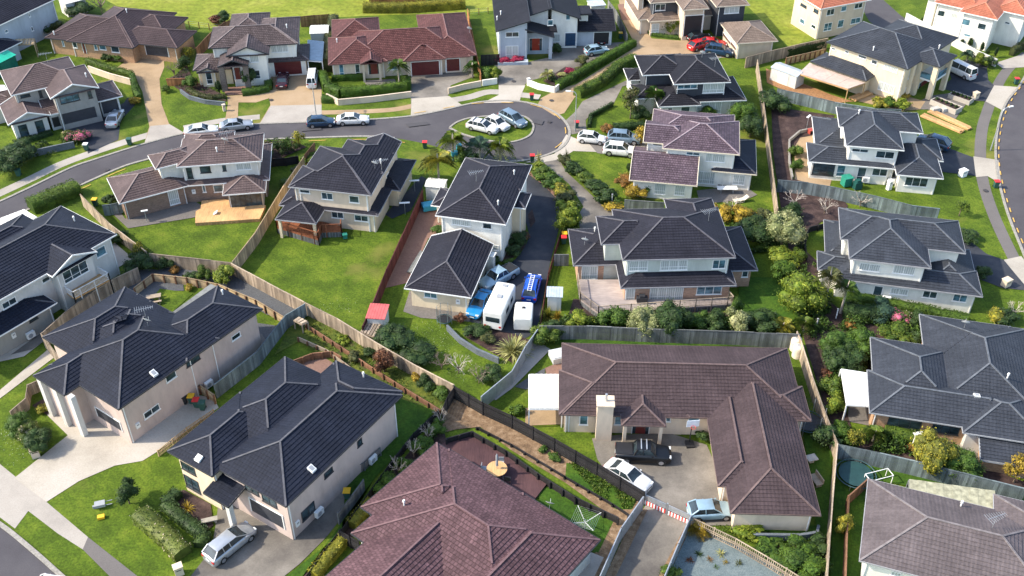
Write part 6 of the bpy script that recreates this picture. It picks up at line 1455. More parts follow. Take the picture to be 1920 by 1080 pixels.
def car(kind, paint, label, tail, nose, name='parked_car', cat='car', extra=None, glass=None, group='cars and other vehicles parked along the street and drives', scale=1.0):
    """tail, nose: sight lines to the ends of the car at bumper height"""
    a = at(*tail, .45); b = at(*nose, .45); c = (a + b) / 2; d = (b - a); ang = math.atan2(d.y, d.x)
    L, W, H, bh, belt, (ws, rf, rr_, rg), bt = CARS[kind]; hw = W / 2
    o = empty(name, (c.x, c.y, .05), ang, label, cat, group); o.scale = (scale,) * 3
    X = lambda x: L / 2 - x           # distance from the nose -> local x (nose towards +x)
    m = MB(); rows = []
    def sec(x, wk, zt, zl=.22, tuck=.93):
        w_ = hw * wk; return [Vector((X(x), s * y, z)) for s, y, z in ((-1, w_ * .86, zl), (-1, w_ * .985, zl + .1), (-1, w_, .55), (-1, w_ * .985, min(zt - .08, .8)), (-1, w_ * .93, zt - .03), (-1, w_ * .8, zt), (1, 0, zt + .025), (1, w_ * .8, zt), (1, w_ * .93, zt - .03), (1, w_ * .985, min(zt - .08, .8)), (1, w_, .55), (1, w_ * .985, zl + .1), (1, w_ * .86, zl), (-1, w_ * .86, zl))]
    prof = [(0, .66, bh - .32), (.05, .78, bh - .22), (.18, .89, bh - .13), (.42, .96, bh - .06), (.8, .99, bh - .02), (ws, 1, bh + .02), (ws + .3, 1, belt), ((rf + rr_) / 2, 1, belt), (rg - .15, .99, bt)]
    if kind == 'ute': prof += [(3.6, .99, 1.12), (L - .1, .98, 1.12), (L, .95, 1.05)]
    elif rg < L - .3: prof += [(rg + .1, .98, bt), (L - .25, .95, bt - .02), (L - .1, .89, bt - .1), (L - .03, .8, bt - .2), (L, .7, bt - .34)]
    else: prof += [(L - .1, .93, bt - .03), (L - .03, .84, bt - .12), (L, .74, bt - .3)]
    prof = sorted(prof); rows = [sec(*p) for p in prof]; loft(m, rows); body = m.build('body', paint, o, True)
    # greenhouse
    z0 = belt - .05; z1 = H; g = MB(); wb, wt = hw * .93, hw * .70
    G = [(ws, wb * .9, bh), (ws + .02, wb * .95, bh), (rf, wt, z1 - .05), (rr_, wt, z1 - .05), (rg - .02, wb * .95, bt - .02), (rg, wb * .9, bt - .04)]
    bl = [Vector((X(ws), -wb * .94, bh - .02)), Vector((X(rg), -wb * .94, bt - .04))]; tl = [Vector((X(rf), -wt, z1 - .05)), Vector((X(rr_), -wt, z1 - .05))]
    F = lambda v: Vector((v.x, -v.y, v.z))
    g.face([bl[0], bl[1], tl[1], tl[0]]); g.face([F(bl[1]), F(bl[0]), F(tl[0]), F(tl[1])]); g.face([bl[0], tl[0], F(tl[0]), F(bl[0])]); g.face([bl[1], F(bl[1]), F(tl[1]), tl[1]])
    g.build('windows', glass or CARGL, o)
    m = MB(); rws = []
    for t, dz, dw in ((0, -.02, .985), (.12, .03, .97), (.5, .055, .96), (.88, .035, .97), (1, -.02, .985)):
        x = rf - .06 + (rr_ - rf + .12) * t; w_ = (wt + .03) * dw
        rws.append([Vector((X(x), y * w_, z1 - .05 + dz * q + .012)) for y, q in ((-1, -.4), (-.85, .5), (-.4, 1), (0, 1.1), (.4, 1), (.85, .5), (1, -.4))])
    m.grid(rws); m.build('roof_panel', paint, o, True)
    mids = [(rf + rr_) / 2 + .05] if rr_ - rf < 1.7 else [rf + (rr_ - rf) * .38, rf + (rr_ - rf) * .74]
    for s in (-1, 1):
        fl = lambda v: Vector((v.x, v.y * -s, v.z))
        for A, B, w_, h_ in [(fl(bl[0]), fl(tl[0]), .07, .06), (fl(bl[1]), fl(tl[1]), .1, .1)] + [(Vector((X(x), s * wb * .955, belt)), Vector((X(x + .03), s * (wt + .01), z1 - .04)), .07, .05) for x in mids]:
            m = MB(); m.bar(A, B, w_, h_); m.build('pillar', paint, o)
    wr = .33 if kind not in ('suv', 'ute') else .38
    for x in (L * .18, L * .8 if kind != 'ute' else L * .79):
        for s in (-1, 1):
            t = MB(); cx = X(x); n = 18; R_ = []
            for yy, rr2 in ((hw * .80, wr * .62), (hw * .80, wr * .97), (hw * .85, wr), (hw * .99, wr), (hw * 1.0, wr * .95), (hw * 1.0, wr * .62)):
                R_.append([Vector((cx + rr2 * math.cos(6.2832 * k / n), s * yy, wr + rr2 * math.sin(6.2832 * k / n))) for k in range(n + 1)])
            t.grid(R_); ty = t.build('wheel', TIRE, o, True); t = MB(); t.disc((cx, s * hw * .995, wr), wr * .66, 18, (0, s, 0)); t.build('rim', RIM, ty)
            t = MB(); t.disc((cx, s * hw * .992, wr * 1.06), wr * 1.12, 20, (0, s, 0)); t.build('wheel_arch', BLACK, o)
    for s in (-1, 1):
        t = MB(); t.box(X(.34), s * hw * .62 - .17, bh - .30, X(.035), s * hw * .62 + .17, bh - .13); t.build('headlight', LAMP, o)
        t = MB(); xr = L - (.02 if rg >= L - .3 or kind == 'ute' else .05); t.box(X(xr + .025), s * hw * .73 - .16, bt - .36, X(xr - .12), s * hw * .73 + .14, bt - .16); t.build('tail_light', REDL, o)
        t = MB(); t.box(X(ws + .5), s * hw * 1.0, belt - .03, X(ws + .35), s * hw * 1.12, belt + .1); t.build('wing_mirror', paint, o)
        t = MB()
        for x in ([ws + .25] + mids + [rg - .35]): t.box(X(x) - .006, s * (hw * 1.0) - .004, .35, X(x) + .006, s * (hw * 1.0) + .004, belt - .22)
        t.box(X(L * .74), s * hw - .01, .24, X(L * .24), s * hw + .01, .3); t.build('door_seam', BLACK, o)
    t = MB(); t.box(X(.06), -.42, .42, X(-.012), .42, .56); t.build('grille', BLACK, o)
    for bx in ((X(L - .04), -.24, .58, X(L + .015), .24, .70), (X(.02), -.24, .34, X(-.02), .24, .45)): t = MB(); t.box(*bx); t.build('number_plate', WHITE, o)
    if kind == 'ute':
        t = MB(); t.box(X(L - .12), -hw * .8, 1.12, X(3.62), hw * .8, 1.17); t.build('tray_cover', BLACK, o)
    if extra == 'bars' or extra == 'board':
        for x in (rf + .35, rr_ - .35): t = MB(); t.box(X(x) - .05, -wt, z1 + .03, X(x) + .05, wt, z1 + .1); t.build('roof_bar', STEEL if kind == 'ute' else BLACK, o)
    if extra == 'ladder':
        t = MB()
        for s in (-.2, .2): t.box(X(rr_ + .5), s - .025, z1 + .08, X(rf - .5), s + .025, z1 + .16)
        k = 9
        for i in range(k): x = rf - .4 + (rr_ - rf + .8) * i / (k - 1); t.box(X(x) - .02, -.2, z1 + .1, X(x) + .02, .2, z1 + .14)
        t.build('ladder', WHITE, o)
    return o
PW = mat_paint('white_car_paint', (.58, .58, .57)); PS = mat_paint('silver_car_paint', (.42, .44, .46), .3, .5); PSB = mat_paint('pale_blue_car_paint', (.28, .40, .47), .3, .3)
PG = mat_paint('blue_grey_car_paint', (.17, .24, .30), .3, .3); PNV = mat_paint('navy_car_paint', (.012, .035, .075)); PBK = mat_paint('black_car_paint', (.004, .0045, .006), .4); PRD = mat_paint('red_car_paint', (.42, .015, .015))
PBL = mat_paint('bright_blue_paint', (.01, .07, .40)); PTQ = mat_paint('turquoise_blue_paint', (.012, .18, .42)); PDR = mat_paint('dark_plum_paint', (.035, .012, .02))
car('sedan', PS, 'silver sedan parked on the dark driveway of the grey gabled house', (208, 238), (224, 209))
car('sedan', PW, 'white sedan at the left of the pair parked by the upper kerb', (349, 250), (406, 244))
car('sedan', PS, 'silver sedan behind the white one by the upper kerb', (415, 240), (471, 233))
car('sedan', PDR, 'dark plum sedan facing the dark red garage door', (528, 164), (532, 140))
car('van', PW, 'white van wagon nose in at the mottled tiled house', (584, 166), (588, 136), cat='van', name='van', scale=.92)
car('hatch', PNV, 'navy blue hatchback parked by the kerb next to the white sedan', (577, 232), (627, 229))
car('sedan', PW, 'white sedan with dark wheels parked by the kerb in front of the maroon bungalow', (631, 227), (692, 225))
car('wagon', PW, 'white station wagon with roof bars on the traffic island', (882, 234), (928, 245), extra='bars')
car('hatch', PW, 'white hatchback between two cars on the traffic island', (911, 224), (953, 243))
car('mpv', PG, 'blue grey people mover at the right of the traffic island', (942, 214), (982, 236))
car('hatch', PW, 'white hatchback on the right side of the cul-de-sac throat', (1082, 258), (1137, 264))
car('suv', PG, 'blue grey wagon half hidden by the golden tree', (1143, 259), (1196, 263))
car('suv', PW, 'white suv nearest the square lawn', (1133, 281), (1192, 287))
car('hatch', PSB, 'light blue hatchback on the forecourt of the modern house', (1098, 99), (1139, 93))
car('sedan', PBK, 'dark car inside the open bay of the modern house garage', (1128, 80), (1128, 68), scale=.7)
car('hatch', PBK, 'black hatchback at the back of the group beside the tall dark entry', (1292, 74), (1330, 70))
car('hatch', PRD, 'red car with an open hatch at the left of the group', (1298, 90), (1322, 82))
car('sedan', PRD, 'long red coupe in the middle of the group', (1315, 82), (1355, 84))
car('suv', PNV, 'dark teal suv at the front of the group of cars near the beige garage', (1328, 95), (1368, 100))
car('van', PW, 'white minibus with dark side windows beside the cream house', (1826, 148), (1776, 124), cat='van', name='minibus')
car('suv', PNV, 'dark blue suv parked behind the white slate roofed house', (1772, 276), (1727, 262))
car('ute', PSB, 'pale blue utility truck with a dark tray at the top of the dark yard', (957, 510), (912, 536), cat='truck')
car('sedan', PTQ, 'turquoise blue classic saloon beside the cream garage', (915, 549), (885, 594))
car('mpv', PBL, 'bright blue van with a white ladder on its roof', (990, 570), (1004, 514), extra='ladder', cat='van', name='van')
car('ute', PBK, 'black double cab utility with silver roof bars on the wet courtyard', (1154, 850), (1257, 856), extra='bars', cat='truck')
car('sedan', PW, 'white sedan parked against the black slatted fence', (1139, 872), (1216, 917))
car('hatch', PSB, 'silver blue hatchback at the corner of the brown roofed garage wing', (1290, 962), (1372, 957))
car('mpv', PS, 'silver people mover on the concrete drive at the bottom left', (395, 1050), (468, 992))
car('suv', PW, 'white car roof peeping over the bottom edge of the photo at left', (88, 1106), (145, 1114))
# motorhome and covered trailer
def boxy(name, label, cat, tail, nose, W, H, L_, win=True, rnd=.25, z=.45):
    a = at(*tail, 1.0); b = at(*nose, 1.0); c = (a + b) / 2; d = b - a; o = empty(name, (c.x, c.y, .05), math.atan2(d.y, d.x), label, cat, 'cars and other vehicles parked along the street and drives'); L = L_
    m = MB(); rows = []
    for x, k, dz in ((-L / 2, .93, .22), (-L / 2 + .1, .985, .06), (-L / 2 + rnd, 1, 0), (L / 2 - rnd, 1, 0), (L / 2 - .1, .985, .08), (L / 2, .93, .3)):
        w_ = W / 2 * k; rows.append([Vector((x, y, zz)) for y, zz in ((-w_ * .97, z), (-w_, z + .2), (-w_, H - .25 - dz), (-w_ * .95, H - .07 - dz), (-w_ * .8, H - dz), (0, H + .03 - dz), (w_ * .8, H - dz), (w_ * .95, H - .07 - dz), (w_, H - .25 - dz), (w_, z + .2), (w_ * .97, z), (-w_ * .97, z))])
    loft(m, rows); m.build('body', mat_paint('gelcoat_white', (.70, .69, .64), .4), o, False)
    for x in ((-L * .28, L * .32) if L > 4.5 else (-.1,)):
        for s in (-1, 1):
            t = MB(); n = 16; t.grid([[Vector((x + r_ * math.cos(6.2832 * k / n), s * yy, .36 + r_ * math.sin(6.2832 * k / n))) for k in range(n + 1)] for yy, r_ in ((W * .38, .34), (W * .49, .34), (W * .5, .2), (W * .5, .01))]); t.build('wheel', TIRE, o, True)
    return o
mh = boxy('motorhome', 'white motorhome with stained roof and dark rear window on the dark yard', 'motorhome', (925, 606), (948, 556), 2.15, 2.75, 5.5)
m = MB(); m.box(-2.79, -.75, 1.4, -2.73, .75, 2.0); m.build('rear_window', CARGL, mh); m = MB(); m.box(-2.78, -.95, .7, -2.7, -.7, .9); m.box(-2.78, .7, .7, -2.7, .95, .9); m.build('tail_light', REDL, mh)
m = MB(); m.box(.6, 1.076, 1.4, 1.5, 1.09, 2.0); m.box(-1.2, -1.09, 1.4, -.1, -1.076, 2.0); m.box(.6, -1.09, 1.4, 1.5, -1.076, 2.0); m.build('side_window', CARGL, mh)
m = MB(); m.box(-.3, -.3, 2.77, .3, .3, 2.88); m.tube([(-.6, 0, 2.7), (-.6, 0, 3.05)], .03, 6); m.box(1.8, -.35, 2.75, 2.2, .2, 2.86); m.build('roof_hatch', GREY, mh)
tr = boxy('covered_trailer', 'white enclosed trailer with a small roof hatch in front of the motorhome', 'trailer', (980, 612), (983, 580), 2.0, 2.1, 2.9, rnd=.5)
m = MB(); m.box(.1, -.18, 2.1, .45, .18, 2.17); m.build('roof_hatch', BLACK, tr)

# ------------------------------------------------------------------ sheds, carports and pergolas
def shed(label, O, X, z, W, D, H, wall, roofm, kind='g', name='garden_shed', cat='shed'):
    A = at(*O, z); B = at(*X, z); ang = math.atan2(B.y - A.y, B.x - A.x); W = W or (B - A).length; o = empty(name, (A.x, A.y, 0), ang, label, cat)
    m = MB(); n = int(W / .2); 
    m.box(.05, .05, 0, W - .05, D - .05, H - .02); m.build('wall', wall, o); m = MB()
    for i in range(int(W / .25)): m.box(.1 + i * .25, .02, .05, .16 + i * .25, .06, H - .05)
    m.build('wall_ribs', wall, o); m = MB()
    if kind == 'g':
        r = D * .14; n = int(W / .22)
        for i in range(n):
            a0, a1 = -.08 + (W + .16) * i / n, -.08 + (W + .16) * (i + 1) / n; e = .02 * (i % 2)
            m.face([(a0, -.1, H + e), (a1, -.1, H + e), (a1, D / 2, H + r + e), (a0, D / 2, H + r + e)]); m.face([(a0, D / 2, H + r + e), (a1, D / 2, H + r + e), (a1, D + .1, H + e), (a0, D + .1, H + e)])
            if i: m.face([(a0, -.1, H), (a0, -.1, H + .02), (a0, D / 2, H + r + .02), (a0, D / 2, H + r)])
        m.face([(-.0, 0, H - .03), (0, D / 2, H + r), (0, D, H - .03)][::-1]); m.face([(W, 0, H - .03), (W, D, H - .03), (W, D / 2, H + r)])
    else:
        m.box(-.1, -.1, H - .03, W + .1, D + .1, H + .05)
        for i in range(int(W / .3)): m.box(i * .3 + .05, -.1, H + .05, i * .3 + .1, D + .1, H + .075)
    m.build('roof', roofm, o); m = MB(); m.box(W * .3, -.0, .05, W * .7, .04, H - .25); m.build('door', wall, o)
    return o
WSH = mat_plain('cream_steel_sheet', (.62, .61, .56), .5, .4, .06, .8)
shed('small shed with a faded red roof at the foot of the dark red fence', (687, 596), (717, 598), 2.0, 1.9, 2.4, 2.0, WSH, mat_plain('faded_red_roof', (.50, .11, .10), .5), 'f')
shed('white double door shed behind the brick courtyard', (797, 349), (828, 352), 2.1, 2.4, 2.0, 2.1, WSH, WSH)
shed('grey garden shed below the silvered deck steps', (1026, 556), (1052, 557), 2.0, 1.6, 1.7, 2.0, WSH, mat_plain('pale_grey_sheet', (.38, .43, .46), .4), 'f')
shed('white shed beside the carport of the mottled tiled house', (581, 63), (609, 62), 2.2, 2.9, 3.2, 2.2, WSH, WSH)
shed('long white shed beside the pine crib wall', (1446, 126), (1497, 145), 2.1, 4.6, 2.4, 2.1, WSH, mat_plain('pale_grey_sheet', 0), 'g')
shed('green tarpaulin shelter at the left edge', (-14, 125), (50, 92), 2.2, 4.6, 3.4, 2.2, mat_plain('green_tarp_dark', (.01, .14, .10), .5), mat_plain('green_tarp', (.02, .38, .25), .45), 'g', 'tarp_shelter', 'shelter')
shed('small white meter cupboard against the narrow white house', (908, 478), (922, 481), 2.4, 1.1, .8, 2.4, WSH, WSH, 'f', 'cupboard', 'cupboard')
shed('orange brown barn cut by the top edge above the maroon roof', (690, -14), (800, -16), 2.6, 10, 6, 2.6, T_ORG, mat_plain('pale_grey_sheet', 0), 'g', 'barn', 'barn')
shed('small grey roofed shed behind the modern house garage', (1108, 12), (1132, 10), 2.2, 2.6, 2.4, 2.2, WSH, mat_plain('pale_grey_sheet', 0), 'f')
shed('white box shed cut by the top edge beside the dark bush', (122, 8), (152, 0), 2.4, 3.6, 3, 2.4, W_LGR, WSH, 'g')
shed('white cabinet against the corner of the brick house on the right', (1723, 824), (1735, 822), 1.8, 1.0, .8, 1.8, WSH, WSH, 'f', 'cupboard', 'cupboard')
def canopy(label, px, z, mat, posts=T_NEW, name='carport', cat='carport', ribs=.5, rib=None, thick=.06, slope=0):
    P = [at(u, v, z) for u, v in px]; c = Vector((P[0].x, P[0].y, 0)); o = empty(name, c, 0, label, cat); q = [p - c for p in P]
    if slope: q[2] += Vector((0, 0, slope)); q[3] += Vector((0, 0, slope))
    m = MB(); a, b, d, e = q; L = (b - a).length; n = max(1, int(L / ribs)); up = Vector((0, 0, thick))
    for i in range(n):
        s, t = i / n, (i + 1) / n; g_ = .12 if rib else 0.0; k = [a.lerp(b, s + g_ / n), a.lerp(b, t - g_ / n), e.lerp(d, t - g_ / n), e.lerp(d, s + g_ / n)]; ee = up * (.35 * (i % 2))
        m.face([p + up + ee for p in k]); m.face([p + ee * .5 for p in k[::-1]])
        for j in range(4): m.face([k[j] + ee * .5, k[(j + 1) % 4] + ee * .5, k[(j + 1) % 4] + up + ee, k[j] + up + ee])
    m.build('roof_sheet', mat, o)
    m = MB()
    for j in range(4): m.bar(q[j] - Vector((0, 0, .1)), q[(j + 1) % 4] - Vector((0, 0, .1)), .1, .14)
    m.build('beam', posts, o)
    for p in q: m = MB(); m.box(p.x - .06, p.y - .06, 0, p.x + .06, p.y + .06, p.z - .1); m.build('post', posts, o)
    return o
canopy('cream corrugated carport roof left of the L shaped bungalow', [(992, 766), (1054, 766), (1052, 702), (992, 702)], 2.5, WSH, WHITE, ribs=.22)
canopy('white curved carport roof beside the left side of the grey roofed house', [(1588, 758), (1642, 762), (1629, 700), (1577, 692)], 2.4, mat_plain('white_sheet', (.74, .74, .72), .4, .4, .03), WHITE, ribs=3)
canopy('cream ribbed carport roof above the big blue roof at left', [(-30, 452), (70, 408), (45, 393), (-40, 425)], 2.6, WSH, WHITE, ribs=.3)
canopy('grey translucent carport roof right of the white garage wall', [(577, 113), (604, 115), (607, 78), (577, 75)], 2.4, mat_plain('smoky_sheet', (.16, .22, .27), .25, .5), WHITE, ribs=1.2)
canopy('white carport sheet at the left edge below the grey house', [(-20, 205), (26, 187), (8, 160), (-20, 160)], 2.6, mat_plain('white_sheet', 0), WHITE, ribs=3)
canopy('pale pergola roof with timber posts beside the slate roofed cream house', [(1497, 138), (1590, 167), (1622, 156), (1518, 118)], 2.3, mat_plain('clouded_sheet', (.46, .36, .30), .4, .4, .12), T_NEW, 'pergola', 'pergola', .9)
canopy('lichened grey pergola roof of the bottom right house', [(1705, 925), (1868, 957), (1865, 921), (1705, 899)], 2.5, mat_plain('lichen_sheet', (.30, .29, .20), .8, .2, .3, 2), T_GRY, 'pergola', 'pergola', .7)
canopy('long weathered slat strip roof beside the small square lawn', [(318, 590), (330, 594), (412, 540), (395, 533)], 2.6, T_GRY, T_GRY, 'pergola', 'pergola', 3)
canopy('open timber pergola by the green tarpaulin shelter', [(20, 84), (64, 82), (64, 72), (28, 74)], 2.3, T_TAN, T_TAN, 'pergola', 'pergola', .5, rib=True)
canopy('white framed lattice lean-to at the end of the small red roofed shed', [(676, 622), (702, 632), (716, 607), (688, 602)], 1.2, T_PAL, T_PAL, 'trellis', 'trellis', .3, rib=True)
canopy('open timber frame over the corner of the stepped fences', [(551, 600), (566, 608), (577, 603), (560, 594)], 1.3, T_PAL, T_PAL, 'trellis', 'trellis', .4, rib=True)

# ------------------------------------------------------------------ small things
def bin_(label, u, v, lid, ang=0):
    p = at(u, v, 0); o = empty('wheelie_bin', (p.x, p.y, .03), ang, label, 'bin', 'wheelie bins'); m = MB()
    loft(m, [[Vector((sx * w_, sy * w_, z)) for sx, sy in ((-1, -1), (1, -1), (1, 1), (-1, 1), (-1, -1))] for w_, z in ((.22, .05), (.3, .95))]); m.build('body', GRNB if lid != BLACK else BLACK, o)
    m = MB(); m.box(-.33, -.36, .96, .33, .33, 1.04); m.build('lid', lid, o)
    for s in (-1, 1): m = MB(); m.tube([(s * .24 - .03, .3, .1), (s * .24 + .03, .3, .1)], .1, 10); m.build('wheel', RUB, o)
for q in [('yellow lidded bin by the wall of the sprawling blue roofed house', 361, 756, YELL), ('red lidded bin beside the yellow one at the blue roofed house', 370, 763, REDB), ('dark green bin right of the red lidded bin', 381, 768, GRNB),
          ('black bin left of the yellow lidded bin', 347, 757, BLACK), ('red lidded bin on the small grass verge above the cul-de-sac', 997, 188, REDB), ('red lidded bin at the foot of the street lamp', 1081, 240, REDB),
          ('red lidded bin at the edge of the street below the road', 797, 278, REDB), ('red lidded bin where the shared lane leaves the cul-de-sac', 998, 303, REDB), ('orange lidded bin behind the left corner of the brick house', 1058, 450, YELL),
          ('red lidded bin under the orange lidded one', 1057, 457, REDB), ('dark green bin on the verge between two driveways', 244, 272, GRNB), ('pale lidded bin at the corner of the dark driveway', 163, 282, WHITE),
          ('red lidded bin on the verge by the curved street', 1904, 158, REDB), ('red lidded bin leaning on the verge of the lower curved street', 1866, 352, REDB), ('yellow lidded bin at the steps of the black roofed house', 652, 934, YELL),
          ('yellow lidded bin beside the grey garage corner at the top', 1163, 72, YELL), ('yellow lidded bin on the lawn by the pale fence', 180, 386, YELL), ('dark bin against the small wall at lower left', 36, 330, GRNB)]: bin_(*q)
def post_box(label, u, v, s=.35, h=1.0, mat=W_BEI):
    p = at(u, v, 0); o = empty('letterbox', (p.x, p.y, 0), .5, label, 'letterbox', 'letterboxes'); m = MB(); m.box(-s, -s * .8, -.1, s, s * .8, h); m.box(-s - .05, -s * .8 - .05, h, s + .05, s * .8 + .05, h + .08); m.build('pillar', mat, o); m = MB(); m.box(-s * .6, -s * .8 - .02, h - .3, s * .6, -s * .8 + .01, h - .22); m.build('slot', BLACK, o)
for q in [('stone letterbox pillar on the left front lawn', 68, 856), ('stone letterbox pillar by the silver people mover drive', 337, 1076), ('white letterbox beside the upper dark drive on the right', 1804, 330, .45, .9, WHITE),
          ('cream letterbox beside the lower dark drive on the right', 1885, 536, .45, .9), ('small cream letterbox at the corner of the cream house drive', 1828, 185, .4), ('small letterbox by the mottled tiled house path', 421, 208, .2), ('white letterbox at the foot of the white corner wall', 991, 160, .2, 1.1, WHITE),
          ('white electrical box on the small lawn beside the white slate roofed house', 1666, 355, .3, 1.3, WHITE)]: post_box(*q)
def lamp(label, u, v, h, hd):
    p = at(u, v, 0); o = empty('street_lamp', (p.x, p.y, 0), hd, label, 'street lamp', 'street lamps'); m = MB(); m.tube([(0, 0, -.1), (0, 0, h * .6), (0, 0, h - .5), (.25, 0, h - .1), (.9, 0, h)], [.09, .07, .06, .05, .04], 8); m.build('pole', STEEL, o, True)
    m = MB(); m.box(.8, -.13, h - .06, 1.5, .13, h + .06); m.build('lamp_head', WHITE, o)
lamp('street lamp standing by the kerb beside the two drives at the top', 593, 218, 6.0, R(100)); lamp('street lamp at the fork of the lanes right of the cul-de-sac', 1078, 246, 6.2, R(175)); lamp('street lamp leaning over the curved street on the right', 1857, 282, 6.5, R(20))
def trampoline(label, u, v, r, net=False, c=BLACK):
    p = at(u, v, .7); o = empty('trampoline', (p.x, p.y, 0), 0, label, 'trampoline'); m = MB(); m.disc((0, 0, .7), r * .86, 26); m.build('mat', c, o); m = MB(); rg = [(r * math.cos(k * .2417), r * math.sin(k * .2417), .7) for k in range(27)]; m.tube(rg, .05, 6); m.build('rim', mat_plain('tramp_rim', (.03, .07, .08)), o)
    for k in range(6): m = MB(); a = k * 1.047; m.tube([(r * math.cos(a), r * math.sin(a), 0), (r * math.cos(a), r * math.sin(a), 2.4 if net else .7)], .03, 5); m.build('leg', STEEL, o)
    if net:
        m = MB(); n = 40
        for i in range(n): a = 6.283 * i / n; m.tube([(r * math.cos(a), r * math.sin(a), .7), (r * math.cos(a), r * math.sin(a), 2.3)], .006, 3)
        for z in (1.1, 1.5, 1.9, 2.3): m.tube([(r * math.cos(6.283 * i / 20), r * math.sin(6.283 * i / 20), z) for i in range(21)], .008, 3)
        m.build('net', mat_plain('net_dark', (.05, .07, .07)), o)
trampoline('dark round trampoline sunk on the lawn by the long pale fence', 1605, 888, 1.8, c=mat_plain('tramp_mat', (.015, .05, .05), .6)); trampoline('netted trampoline between the brown roof and the right fence', 1515, 790, 1.5, True)
trampoline('small netted trampoline at the end of the cream garage patio', 833, 598, .8, True)
def rotary(label, u, v, r=1.5, h=1.8, four=True):
    p = at(u, v, 0); o = empty('clothesline', (p.x, p.y, 0), .4, label, 'clothesline'); m = MB(); m.tube([(0, 0, 0), (0, 0, h)], .035, 6); m.build('pole', STEEL, o); m = MB(); A = [Vector((r * math.cos(k * 1.5708), r * math.sin(k * 1.5708), h + .25)) for k in range(4)]
    for a in A: m.tube([(0, 0, h - .35), a], .022, 5)
    m.build('arm', WHITE, o); m = MB()
    for k in range(4):
        for s in range(1, 8): m.tube([Vector((0, 0, h - .1)).lerp(A[k], s / 7), Vector((0, 0, h - .1)).lerp(A[(k + 1) % 4], s / 7)], .008, 3)
    m.build('line', STEEL, o)
rotary('large rotary clothesline on the small lawn beside the dusky tiled roof', 1096, 1000)
def tline(label, u, v, ang, w_=1.3, h=1.7):
    p = at(u, v, 0); o = empty('clothesline', (p.x, p.y, 0), ang, label, 'clothesline'); m = MB(); m.tube([(0, 0, 0), (0, 0, h)], .035, 6); m.build('pole', STEEL, o); m = MB(); m.box(-w_ / 2, -.15, h, w_ / 2, .15, h + .06); m.build('head', WHITE, o)
tline('white fold down clothesline by the dark side of the cream brick house', 760, 402, .1); tline('folding clothesline behind the corner of the cream brick house', 778, 360, .1); tline('fold down clothesline beside the brown brick garage wall', 276, 417, .3, .8)
tline('clothesline pole in the dark mulch garden near the leafless tree', 1512, 242, .9, 1.0, 2.0); tline('fold down clothesline beside the side wall of the black roofed house', 719, 828, .6)
def tank(label, u, v, r, h, mat):
    p = at(u, v, 0); o = empty('water_tank', (p.x, p.y, 0), 0, label, 'water tank'); m = MB(); n = 18; m.grid([[Vector((q * math.cos(6.2832 * k / n), q * math.sin(6.2832 * k / n), z)) for k in range(n + 1)] for q, z in ((r, 0), (r * 1.02, h * .3), (r, h * .33), (r * 1.02, h * .6), (r, h * .9), (r * .9, h), (.2, h + .12), (.01, h + .12))]); m.build('tank', mat, o, True); m = MB(); m.disc((0, 0, h + .14), .22, 12); m.build('lid', GREY, o)
tank('beige water tank at the fence corner, upper of two', 1490, 655, .55, 1.5, CREAM); tank('beige water tank at the fence corner, lower of two', 1494, 668, .55, 1.4, CREAM)
def table(label, u, v, w_, d, z, mat, ang=0, rnd=False, name='patio_table'):
    p = at(u, v, 0); o = empty(name, (p.x, p.y, .26 if rnd else .05), ang, label, 'table'); m = MB()
    if rnd: m.tube([(0, 0, z), (0, 0, z + .06)], w_, 24)
    else: m.box(-w_, -d, z, w_, d, z + .06)
    m.build('table_top', mat, o)
    for sx in (-1, 1):
        for sy in (-1, 1): m = MB(); m.box(sx * w_ * .6 - .03, sy * d * .6 - .03, 0, sx * w_ * .6 + .03, sy * d * .6 + .03, z); m.build('leg', GREY, o)
    return o
table('round wooden table with a closed grey umbrella on the maroon deck', 932, 893, .95, .95, .74, T_NEW, 0, True)
p = at(932, 893, 0); ub = empty('patio_umbrella', (p.x, p.y, .26), 0, 'closed grey umbrella standing through the round wooden table', 'umbrella'); m = MB(); m.tube([(0, 0, .8), (0, 0, 2.4)], [.03, .03], 6); m.build('pole', STEEL, ub); m = MB(); m.tube([(0, 0, 1.2), (0, 0, 1.6), (0, 0, 2.5), (0, 0, 2.7)], [.14, .12, .1, .02], 8); m.build('folded_canopy', GREY, ub, True)
def chair(label, u, v, ang, mat=BLACK, z=.05, group='outdoor chairs'):
    p = at(u, v, z); o = empty('garden_chair', p, ang, label, 'chair', group); m = MB(); m.box(-.25, -.25, .42, .25, .25, .47); m.build('seat', mat, o); m = MB(); m.box(-.25, .22, .45, .25, .27, .95); m.build('backrest', mat, o)
    for sx in (-1, 1):
        for sy in (-1, 1): m = MB(); m.box(sx * .22 - .02, sy * .22 - .02, 0, sx * .22 + .02, sy * .22 + .02, .42); m.build('leg', mat, o)
chair('grey chair behind the round table', 940, 874, 0, GREY, .26); chair('dark chair left of the round table', 908, 884, 1.4, GREY, .26); chair('black chair in front of the round table', 952, 904, 3.0, BLACK, .26)
for i, (u, t) in enumerate(((1349, 'left'), (1358, 'middle'), (1367, 'right'))): chair('dark chair, the %s one of three along the white patio table' % t, u, 351, 0)
table('long white table on the dark patio of the purple roofed house', 1362, 362, 1.3, .45, .72, WHITE)
p = at(1378, 376, 0)
def lounger(label, u, v, ang, mat):
    p = at(u, v, .05); o = empty('sun_lounger', p, ang, label, 'lounger'); m = MB(); m.box(-.95, -.32, .28, .45, .32, .36); m.build('mattress', mat, o); m = MB(); m.bar((.45, 0, .33), (1.0, 0, .7), .62, .07); m.build('backrest', mat, o)
    for x in (-.8, .4): m = MB(); m.box(x - .03, -.3, 0, x + .03, .3, .28); m.build('leg', STEEL, o)
